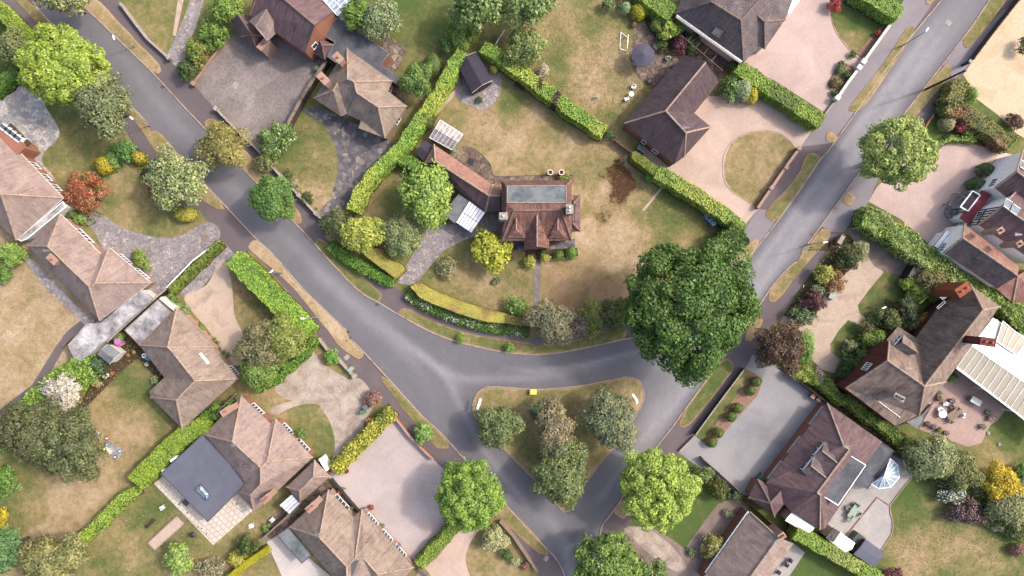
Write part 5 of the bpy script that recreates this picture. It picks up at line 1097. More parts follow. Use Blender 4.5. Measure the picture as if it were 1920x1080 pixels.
mb = MB(); mb.tube([P(1268,30,3.1), P(1390,117,3.1)], .25, 6); mb.build('gutter', M['cream'], h.root)
h2 = empty('pergola', (P(1330,90).x, P(1330,90).y, 0), 'thin white pergola bars over the brown passage', 'pergola')
mb = MB()
for k in range(4):
    t = .15+k/5; a = P(1288+t*75, 56+t*62, 2.3); b = P(1278+t*75, 68+t*62, 2.3); mb.tube([a, b], .035, 4)
mb.build('crossbar', M['wood'], h2); mb = MB(); mb.tube([P(1277,66,2.3), P(1355,132,2.3)], .04, 4)
for k in range(4): t = k/3; q = P(1277+t*78, 66+t*66, 2.3); mb.tube([(q.x, q.y, 0), q], .05, 4)
mb.build('rail', M['wood'], h2)
c2 = empty('conservatory', (P(1480,5).x, P(1480,5).y, 0), 'pale blue glass conservatory behind the grey brown house', 'conservatory')
framed_glass('glass_roof', [(1464,-12),(1464,16),(1480,26),(1498,2)], (3.2,2.8,2.4,2.4), 3, 2, 'glass_blue', 'upvc', c2, .06)
mb = MB(); mb.prism(inset(ccw([tuple(P(x,y,2.3)[:2]) for x,y in [(1464,-12),(1464,16),(1480,26),(1498,2)]]), .1), 0, 2.3); mb.build('glass_wall', M['upvc'], c2)

# 11 timber framed house on the right
h = House('house', 'tall black and white timber framed house with solar panels', 'house',
 dict(a=(1834,421,5.3),b=(1879,386,8.0),c=(1912,352,5.3),d=(1960,390,5.3),e=(1990,462,8.0),f=(1948,495,5.3)), 'roof_plum', 'white',
 'abef bcde'.replace('bcde','bcde'), 'abcdef', ridges='be ab bc', gutter='cream', ins=.15)
h.window('ab', .30, .85, 3.4, 4.6, 4)
# timber studs on the front
i = 0; a_, b_ = Vector(h.wall[h.en.find('a') if 'ab' in h.en or True else 0]), None
def studs(hh, ea, eb, n, zt0, zt1):
    ia, ib = hh.en.index(ea), hh.en.index(eb); A, B = Vector(hh.wall[ia]), Vector(hh.wall[ib]); za, zb = zt0, zt1
    d = (B-A).normalized(); nn = Vector((d.y, -d.x)); ce = Vector((hh.root.location.x, hh.root.location.y))
    if (A+nn-ce).length < (A-ce).length: nn = -nn
    mb = MB(); ang = math.atan2(d.y, d.x); L = (B-A).length
    for k in range(n+1):
        p = A+(B-A)*k/n; zt = za+(zb-za)*k/n; mb.box((p.x+nn.x*.04, p.y+nn.y*.04, (2.7+zt)/2), (.16, .08, zt-2.7), ang)
    for z in (2.8, 3.3, 4.8):
        c = (A+B)/2; mb.box((c.x+nn.x*.05, c.y+nn.y*.05, z), (L, .08, .14), ang)
    mb.build('timber_frame', M['black'], hh.root)
studs(h, 'a', 'b', 6, 5.2, 7.8)
for q in ([(1885,372),(1897,380),(1890,393),(1881,387)], [(1899,383),(1912,392),(1904,404),(1893,396)]):
    h.skylight('bcde', q, 'solar', 'steel')
h.chimney(1876, 432, 9.2, 6, .6, .8, .6, 1, 'brick_pale'); h.chimney(1912, 457, 9.2, 6, .6, .8, .6, 1, 'brick_pale')
hA = House('wing', 'white rendered north wing of the timber framed house', 'wing',
 dict(a=(1865,352,5.2),b=(1906,321,7.6),c=(1918,282,5.2),d=(1990,340,5.2),e=(1990,385,7.6),f=(1930,404,5.2)), 'roof_plum', 'white', 'abef bcde', 'abcdef', ridges='be ab bc', gutter='cream', ins=.15)
hA.window('ab', .2, .8, 3.2, 4.4, 3)
hA.skylight('bcde', [(1913,300),(1925,308),(1925,322),(1912,314)], 'solar', 'steel')
hC = House('wing', 'long white gabled garage wing of the timber framed house', 'wing',
 dict(a=(1769,474,4.2),b=(1805,446,6.6),c=(1809,419,4.2),d=(1911,500,4.2),e=(1908,517,6.6),f=(1870,541,4.2)), 'roof_grey', 'white', 'abef bcde', 'abcdef', ridges='be ab bc', gutter='cream', ins=.15)
hC.roof.data.materials.append(M['roof_salmon'])
for p in hC.roof.data.polygons:
    if p.material_index == 0 and p.normal.y > .1: p.material_index = 2  # north slope gets a pinker tile, its lit tone put into the colour
hC.window('ab', .15, .75, 2.6, 3.6, 3)
hC.flat([(1752,461),(1775,432),(1781,436),(1758,466)], 2.4, 'white', 'white', name='garage_fascia')
hD = House('annex', 'low pantiled annex at the right edge', 'annex',
 dict(a=(1868,541,3.6),b=(1908,517,4.6),c=(1935,500,3.6),d=(1960,560,3.2),e=(1898,568,2.8)), 'roof_pantile', 'brick', 'abe bcd bde', 'abcde', ridges='be', gutter='dark')
hE = empty('veranda', (P(1825,390).x, P(1825,390).y, 0), 'maroon lean-to roof along the front of the timber framed house', 'veranda')
mb = MB(); q = [P(1841,356,3.0), P(1859,365,3.4), P(1818,420,3.4), P(1799,409,3.0)]
q = q if area2(q) > 0 else q[::-1]; mb.face(q); mb.face([p-Vector((0,0,.12)) for p in q][::-1])
for i in range(4): mb.quad(q[i]-Vector((0,0,.12)), q[(i+1)%4]-Vector((0,0,.12)), q[(i+1)%4], q[i])
mb.build('roof', M['redpaint'], hE); mb = MB(); mb.prism(inset(ccw([tuple(p[:2]) for p in q]), .3), 0, 2.85); mb.build('wall', M['white'], hE)
hF = empty('porch', (P(1815,385).x, P(1815,385).y, 0), 'dark flat roofed porch with a white rim and pale columns', 'porch')
q = [P(1823,358,3.1), P(1837,366,3.1), P(1814,396,3.1), P(1800,388,3.1)]; mb = MB(); mb.prism([p[:2] for p in q], 2.9, 3.12, bottom=True); o = mb.build('roof', M['felt_black'], hF)
mb = MB(); [mb.tube([q[i]+Vector((0,0,.05)), q[(i+1)%4]+Vector((0,0,.05))], .11, 4) for i in range(4)]; mb.build('roof_trim', M['white'], o)
for p in (q[0], q[3], q[1], q[2]):
    mb = MB(); pp = p*.98+((q[0]+q[2])/2)*.02; mb.tube([(pp.x, pp.y, 0), (pp.x, pp.y, 2.9)], .13, 8); mb.build('column', M['stone'], hF)
hG = empty('front_steps', (P(1785,388).x, P(1785,388).y, 0), 'pale stone landing with curved balustrades before the dark porch', 'steps')
mb = MB(); mb.prism([P(x,y,.5)[:2] for x,y in [(1796,364),(1815,370),(1800,392),(1782,392),(1780,378)]], 0, .5); mb.build('landing', M['stone'], hG)
for pts in ([(1797,362),(1803,368),(1812,372),(1822,364)], [(1779,382),(1784,388),(1794,390),(1802,392)]):
    mb = MB(); mb.tube([P(x,y,1.3) for x,y in smooth_pts(pts, False, 3)], .14, 6)
    for x, y in pts: q = P(x,y,1.3); mb.tube([(q.x, q.y, .0), q], .09, 6)
    mb.build('balustrade', M['stone'], hG)
fo = empty('fountain', (P(1780,399).x, P(1780,399).y, 0), 'round grey stone fountain below the front steps', 'fountain')
mb = MB(); c = P(1780,399)
for r, z in ((1.2,.0),(1.25,.35)): pass
mb.tube([(c.x,c.y,0),(c.x,c.y,.4)], [.8,.85], 16); mb.build('basin', M['stone'], fo)
mb = MB(); mb.tube([(c.x,c.y,.4),(c.x,c.y,1.1),(c.x,c.y,1.2),(c.x,c.y,1.5)], [.18,.14,.5,.12], 10); mb.build('pedestal', M['lead'], fo)

# 12 big brown house, right
h = House('house', 'big mossy brown house with hung tile gable and a long rear slope', 'house',
 dict(a=(1819,533,5),b=(1874,575,5),r=(1843,581,8.8),s=(1819,615,8.8),t=(1733,724,8.8),q=(1773,716,5),m=(1723,778,5),n=(1679,799,4.4),o=(1585,728,4.4),g=(1664,676,8.6),k=(1667,641,5),l=(1661,639,3.0),p=(1684,612,3.0),v=(1718,634,3.2),w=(1722,627,3.0),x=(1760,575,3.0),y=(1779,561,3.2),e=(1707,667,6.2)), 'roof_moss', 'tilehung',
 'abr rbqts ayxwvetsr'.replace('ayxwvetsr','ayxwvetsr')+' vplke'.replace('vplke','vplke')+' keTg'.replace('T','t')+' gtmno tqm', 'abqmnogklpvwxy', ridges='ar br rt gt tq tm gk go', gutter='dark', ins=.15, ridge='ridge')
h.window('ok' if False else 'og', .62, .84, 4.2, 5.6, 4)
h.dormer((1692,642,6.4), (1722,662,7.4), 1.3, 4.6, 1.1, pan=3, rm=M['roof_brown'])
h.chimney(1852, 641, 11.5, 5.5, 1.0, 1.9, -.15, 2, 'tilehung'); h.chimney(1686, 745, 8.6, 6, .6, 1.4, -.5, 3, 'stone', 'dark')
# orange chimney wall at the north end
h.chimney(1806, 543, 8.2, 0, 1.2, 1.9, .6, 2, 'brick_orange')
h.flat([(1750,755),(1722,805),(1700,791),(1727,779)], 3.2, 'lead', 'cream', 'wood', name='balcony_roof')
for q in ([(1757,577),(1771,565),(1773,568),(1759,580)],): h.skylight('ayxwvetsr', q, 'glass', 'white')
mb = MB(); mb.tube([h.hit('gtmno',1648,752,.1), h.hit('gtmno',1692,785,.1)], .035, 4); mb.build('roof_pipe', M['white'], h.roof)
cv = empty('canopy', (P(1850,690).x, P(1850,690).y, 0), 'huge white and ribbed translucent canopy behind the brown house', 'canopy')
framed_glass('ribbed_roof', [(1822,649),(1935,728),(1905,773),(1794,688)], (3.6,3.6,2.9,2.9), 10, 1, 'poly', 'upvc', cv, .05)
framed_glass('ribbed_roof', [(1935,728),(2010,790),(1975,830),(1905,773)], (3.6,3.6,2.9,2.9), 5, 1, 'poly', 'upvc', cv, .05)
mb = MB(); q = [P(1862,596,3.2), P(1822,648,3.7), P(1935,727,3.7), P(2010,780,3.7), P(2050,740,3.2), P(1960,655,3.2)]
q = ccw(q); mb.poly(q); mb.poly([p-Vector((0,0,.1)) for p in q][::-1]); mb.build('white_roof', M['white'], cv)
framed_glass('clear_panel', [(1880,602),(1925,640),(1905,665),(1868,640)], (3.5,3.5,3.7,3.7), 4, 1, 'poly', 'upvc', cv, .05)
for x, y in ((1794,688),(1850,731),(1905,773),(1870,600),(1960,660)):
    q = P(x,y,2.85); mb = MB(); mb.tube([(q.x,q.y,0),q], .08, 6); mb.build('post', M['white'], cv)
mb = MB(); mb.tube([P(1793,690,3.0), P(1906,775,3.0), P(1976,832,3.0)], .12, 5); mb.build('gutter', M['white'], cv)
gg = empty('garage', (P(1762,520).x, P(1762,520).y, 0), 'white roofed garage standing open under the shrub hedge', 'garage')
mb = MB(); mb.prism([P(x,y,2.6)[:2] for x,y in [(1743,494),(1776,509),(1806,537),(1789,549),(1768,563),(1728,524)]], 2.45, 2.6, bottom=True); mb.build('roof', M['white'], gg)
mb = MB(); mb.prism(inset(ccw([tuple(P(x,y,2.6)[:2]) for x,y in [(1743,494),(1806,537),(1768,563),(1728,524)]]), .2), 0, 2.44); mb.build('wall', M['cream'], gg)
mb = MB(); mb.prism([P(x,y,2.2)[:2] for x,y in [(1716,497),(1736,499),(1722,521),(1703,519)]], 0, 2.1); mb.build('interior_shade', M['black'], gg)  # solid black block standing for the shade inside the open garage

# 13 plum house with two dormers
h = House('house', 'plum tiled house with twin white dormers and an octagonal conservatory', 'house',
 dict(a=(1551,756,3),b=(1655,829,3),c=(1581,835,6.6),d=(1592,843,6.6),e=(1532,924,6.6),f=(1538,928,6.4),w=(1436,906,3),i=(1483,960,3),j=(1537,992,3),k=(1546,992,3),g=(1580,941,3),l=(1628,868,3),p=(1458,916,4)), 'roof_plum', 'brick',
 'acdepw'.replace('acdepw','acdew')+' abldc wefji'.replace('wefji','wefji')+' fjk fkg dlgfe', 'awijkglb', ridges='ac cd de ef fj', gutter='dark', ridge='ridge')
h.window('aw', .03, .25, 1.9, 2.3, 2); h.window('aw', .42, .62, 1.9, 2.3, 2); h.window('aw', .74, .96, 1.9, 2.3, 2)
h.dormer((1541,845,6.1), (1570,868,6.5), 1.35, 4.2, .8, pan=2, rm=M['roof_grey']); h.dormer((1520,873,6.1), (1549,896,6.5), 1.35, 4.2, .8, pan=2, rm=M['roof_grey'])
h.flat([(1592,853),(1623,872),(1571,947),(1538,927)], 5.6, 'felt_dark', 'tilehung', 'white', name='flat_roof', z0=3)
h.flat([(1648,829),(1675,845),(1626,917),(1604,904),(1624,875),(1600,862)], 3.1, 'felt_dark', 'brick', 'dark', name='flat_roof')
h.flat([(1485,960),(1528,990),(1516,1001),(1472,976)], 2.6, 'white', 'cream', name='flat_roof')
h2 = House('garage', 'plum hipped garage beside the round lime tree garden', 'garage',
 dict(a=(1420,898,2.6),b=(1437,906,2.6),c=(1469,946,4.0),d=(1452,969,2.6),e=(1403,933,2.6),f=(1444,943,4.6),g=(1464,921,4.6),i=(1425,905,4.0)), 'roof_plum', 'brick',
 'aefi'.replace('aefi','aef')+' efd dfc fgc abgf', 'aedcgb', ridges='af ef df fg', gutter='dark', ridge='ridge_dark')
c3 = empty('conservatory', (P(1659,891).x, P(1659,891).y, 0), 'octagonal white glass conservatory on the grey patio', 'conservatory')
oc = [(1669,860),(1683,872),(1686,895),(1670,913),(1648,916),(1633,907)]; ap = P(1658,892,4.2); q = [P(x,y,2.5) for x,y in oc]; mb, fb = MB(), MB()
q2 = [P(1652,884,3.6)]
for i in range(len(q)):
    a, b = q[i], q[(i+1)%len(q)]
    f = [a, b, ap]; mb.face(f if area2(f) > 0 else f[::-1]); fb.tube([a, b], .08, 4); fb.tube([a, ap], .06, 4)
    if i < 5: m = (a+b)/2; fb.tube([m, ap], .04, 4)
mb.build('glass_roof', M['glass_blue'], c3); fb.build('glazing_bars', M['upvc'], c3)
mb = MB(); mb.prism(inset(ccw([tuple(p[:2]) for p in q]), .08), 0, 2.45); mb.build('glass_wall', M['upvc'], c3)
s1 = shed('shed', 'half brown half white roofed shed by the hedge', 'shed', [(1562,989),(1548,1009),(1585,1036),(1603,1019)][::-1] if False else [(1548,1008),(1563,989),(1603,1018),(1585,1036)], 2.1, 2.6, 'white', 'cream')
s1r = [o for o in s1.children if o.name.startswith('roof')][0]
mb = MB(); mb.prism([P(x,y,2.7)[:2] for x,y in [(1548,1008),(1563,989),(1576,998),(1562,1017)]], 2.55, 2.72, bottom=True); mb.build('roof_cover', M['roof_grey'], s1)
shed('shed', 'square slate blue roofed shed on the corner of the grey patio', 'shed', [(1600,1039),(1623,1011),(1658,1036),(1639,1064)], 2.1, 2.25, 'felt_blue', 'wood_dark')
bx_ = empty('store_box', (P(1612,1010).x, P(1612,1010).y, 0), 'dark green store box beside the slate blue shed', 'box')
mb = MB(); q = P(1610,1012,1.3); mb.box((q.x,q.y,.6), (1.5,1.3,1.2), .9); mb.build('body', M['green'], bx_); mb = MB(); mb.box((q.x,q.y,1.26), (1.6,1.4,.12), .9); mb.build('lid', M['dark'], bx_)

# 14 bottom gabled house
h = House('house', 'long tan gabled house with a white fascia at the bottom edge', 'house',
 dict(a=(1406,960,3),b=(1459,1008,6.2),c=(1488,1019,3),d=(1425,1110,3),e=(1390,1105,6.2),f=(1310,1095,3)), 'roof_pink', 'brick', 'abef bcde', 'abcdef', ridges='be ab', gutter='dark')
h.flat([(1402,958),(1407,963),(1327,1078),(1321,1073)], 2.7, 'white', 'brick', name='fascia_roof')
h.chimney(1466, 1005, 6.6, 3, .7, .9, .6, 2)

# garden sheds
shed('shed', 'small grey felt shed with cream boards among the flower pots', 'shed', [(184,665),(203,645),(226,662),(206,683)], 2.0, 2.4, 'lead', 'cream', trim='cream')

def aerial(px, py, z, label_parent):
    p = P(px, py, z); mb = MB(); mb.tube([(p.x, p.y, z-1.5), (p.x, p.y, z+.4)], .03, 5)
    for k in range(6): mb.box((p.x+k*.14-.3, p.y, z+.35), (.03, .5-.04*k, .03))
    mb.box((p.x+.05, p.y, z+.35), (1.0, .03, .03)); mb.build('aerial', M['steel'], label_parent)
_hs = [o for o in col.objects if o.type == 'EMPTY' and o.get('category') in ('house', 'bungalow')]
for (x, y, z) in ((88,470,6.6),(372,706,7.2),(440,834,7.0),(598,1000,7.2),(1285,240,7.2),(1584,836,7.6),(1700,690,9.6),(1905,440,9.4),(1455,1015,7.0),(656,148,7.4)):
    q = P(x, y, z); o = min(_hs, key=lambda h: (h.location.x-q.x)**2+(h.location.y-q.y)**2); aerial(x, y, z, o)
# ------------------------------------------------------------ trees
G_OAK = T(80,122,44); CR = T(232,226,196); WH = T(240,240,235, 1.6)
tree(1290,576,118,116,16,G_OAK,'huge dark green oak covering the road fork', size=.38, nb=115, br=.18, dens=1.7, loose=.14, rough=.2, var=.75, zf=.6)
tree(122,128,80,68,10,T(158,188,58),'tall bright green tree with tight rounded clumps at the top left', size=.34, nb=95, br=.2, dens=2.2, loose=.03, rough=.2, var=.45)
tree(197,196,54,52,9,T(132,146,104),'feathery grey green tree beside the bright clumpy one', size=.3, loose=.45, rough=.9, dens=1.3, var=.5, yellow=.2)
tree(28,88,28,32,5,T(128,142,92),'small grey green tree at the left edge by the hedge', size=.28, loose=.3)
tree(118,-4,46,28,8,T(150,162,100),'pale blossoming tree over the top of the road', size=.34, flower=CR, ff=.14)
tree(416,276,42,46,7,T(158,152,82),'thin olive street tree with gaps in its crown', size=.27, dens=1.0, loose=.3, rough=.9, var=.55)
tree(514,374,42,42,7.5,T(100,146,64),'round mid green street tree by the footpath', size=.27, rough=.1, dens=2.0)
tree(331,336,46,56,7.5,T(130,158,78),'tree full of cream blossom beside the road', size=.3, flower=CR, ff=.27, fs=1.0, loose=.3, rough=.8, dens=1.2)
tree(716,40,33,33,7,T(128,152,104),'round whitish green tree in the garden at the top', size=.27, flower=T(190,200,170), ff=.22, rough=.4)
tree(781,152,30,32,5,T(110,148,66),'leafy green tree behind the tan hipped house', size=.28)
tree(800,362,50,56,8,T(146,184,72),'light green tree beside the low salmon roofed wing', size=.4, loose=.25, rough=.9, var=.55)
tree(684,438,43,33,5.5,T(182,196,72),'yellow green tree at the corner of the drive hedge', size=.3, loose=.15, var=.45)
tree(757,440,38,40,5.5,T(140,158,104),'dull grey green tree next to the yellow green one', size=.26, loose=.3, rough=.7)
tree(633,420,27,30,4.5,T(98,116,72),'dark bushy tree at the end of the long curved hedge', size=.24, flower=T(150,130,100), ff=.06)
tree(922,470,36,37,4.5,T(206,210,86),'bright lemon yellow tree in front of the red roofed house', size=.48, rough=.5, dens=1.2, loose=.12, var=.38)
tree(984,88,37,34,5.5,T(142,162,92),'ragged light green tree beside the central hedge', size=.27, loose=.4, rough=.9)
tree(896,12,50,42,9,T(126,156,84),'big green tree at the top edge above the black summerhouse', size=.46, rough=.7)
tree(985,8,48,46,9,T(130,160,90),'spreading green tree at the top edge right of the big one', size=.46, rough=.7, loose=.2)
tree(425,14,36,26,5,T(134,172,62),'bright green tree beside the low plum garage', size=.3)
tree(672,30,30,32,6,T(112,152,56),'rich green tree beside the glass conservatory at the top', size=.28)
tree(1680,287,68,61,12,T(162,186,92),'large light green street tree with billowing lobes', size=.34, nb=100, br=.2, dens=1.6, loose=.06, rough=.15, var=.5)
tree(880,926,58,61,9,T(132,176,58),'round bright green street tree left of the junction', size=.29, nb=110, br=.17, dens=1.7, rough=.05, loose=.3, var=.55)
tree(1232,917,66,72,10,T(164,196,72),'large round lime green tree right of the junction', size=.29, nb=115, br=.165, dens=1.6, rough=.05, loose=.35, var=.55)
tree(1140,1052,60,54,9,T(118,156,62),'leafy green tree at the bottom edge by the road', size=.33, nb=80, br=.19, rough=.3, loose=.2)
tree(1212,1078,40,28,5,T(108,140,68),'lower dark green tree at the bottom beside the grubby yard', size=.3)
tree(937,801,40,40,6.5,T(126,144,90),'grey green tree on the left corner of the island', size=.28, loose=.4, rough=.9, var=.5, group=None)
tree(1040,798,36,44,6.5,T(158,148,116),'brownish tree in the middle of the island', size=.28, rough=.9, loose=.2, dens=1.3, var=.5)
tree(1022,772,26,20,5,T(120,136,104),'small bluish grey tree behind the brownish one on the island', size=.26, loose=.4)
tree(1046,850,34,32,6,T(128,140,98),'mid green tree joining the brownish and wispy trees on the island', size=.27, loose=.5, rough=1.0)
tree(1144,787,47,54,7,T(140,152,116),'silvery green tree on the right corner of the island', size=.28, loose=.45, rough=1.0, var=.5)
tree(1052,892,54,50,7.5,T(130,148,90),'wispy grey green tree at the tip of the island', size=.28, loose=.5, rough=1.0, var=.55)
tree(62,808,66,52,9,T(104,112,76),'dark brownish cedar at the left edge', size=.32, rough=.8, loose=.3, var=.5)
tree(132,838,70,60,9,T(106,118,78),'broad dark grey green tree beside the pot border', size=.32, rough=.7, loose=.3, var=.5)
tree(118,734,34,31,4.5,T(228,222,214,1.9),'tree smothered in creamy white blossom', size=.32, rough=1, loose=.35, var=.3)
tree(492,650,40,48,6,T(134,134,96),'brownish green conifer against the long clipped hedge', size=.27, loose=.3, rough=.8)
tree(538,636,34,42,6,T(140,156,72),'olive green conifer at the end of the long clipped hedge', size=.26, loose=.3, rough=.8)
tree(488,692,38,34,5,T(122,160,66),'fresh green tree below the brownish conifer', size=.28)
tree(95,1050,66,44,7,T(142,144,90),'spiky olive conifer at the bottom left', size=.34, loose=.6, rough=1)
tree(12,1030,32,44,7,T(92,140,86),'dark bluish green tree at the bottom left edge', size=.3)
tree(335,1048,26,26,4,T(144,180,86),'small light green tree on the bottom lawn', size=.3, loose=.3, rough=.9)
tree(1464,650,50,42,6,T(108,84,72),'purple brown tree beside the gravel drive', size=.26, rough=.7, loose=.3, var=.55)
tree(1035,604,38,42,6,T(146,146,116),'grey half bare tree beside the footpath on the bend', size=.26, dens=.9, loose=.4, rough=1, var=.5)
tree(1745,858,52,40,5.5,T(148,162,112),'mottled pale green tree behind the conservatory', size=.26, flower=T(220,222,180), ff=.07, loose=.35, rough=.8)
tree(1800,882,34,34,4.5,T(132,140,84),'olive green tree beside the mottled pale one', size=.26, loose=.3)
tree(1876,906,34,34,4,T(232,202,70),'golden yellow flowering tree on the right', size=.3, rough=.9, loose=.2, var=.3)
tree(1893,950,38,36,4.5,T(158,164,114),'pale grey green tree beneath the golden one', size=.26, loose=.4, rough=.8)
tree(1746,528,26,26,4,T(146,140,84),'thin olive tree leaning on the white garage roof', size=.24, dens=.8, loose=.5, rough=1)
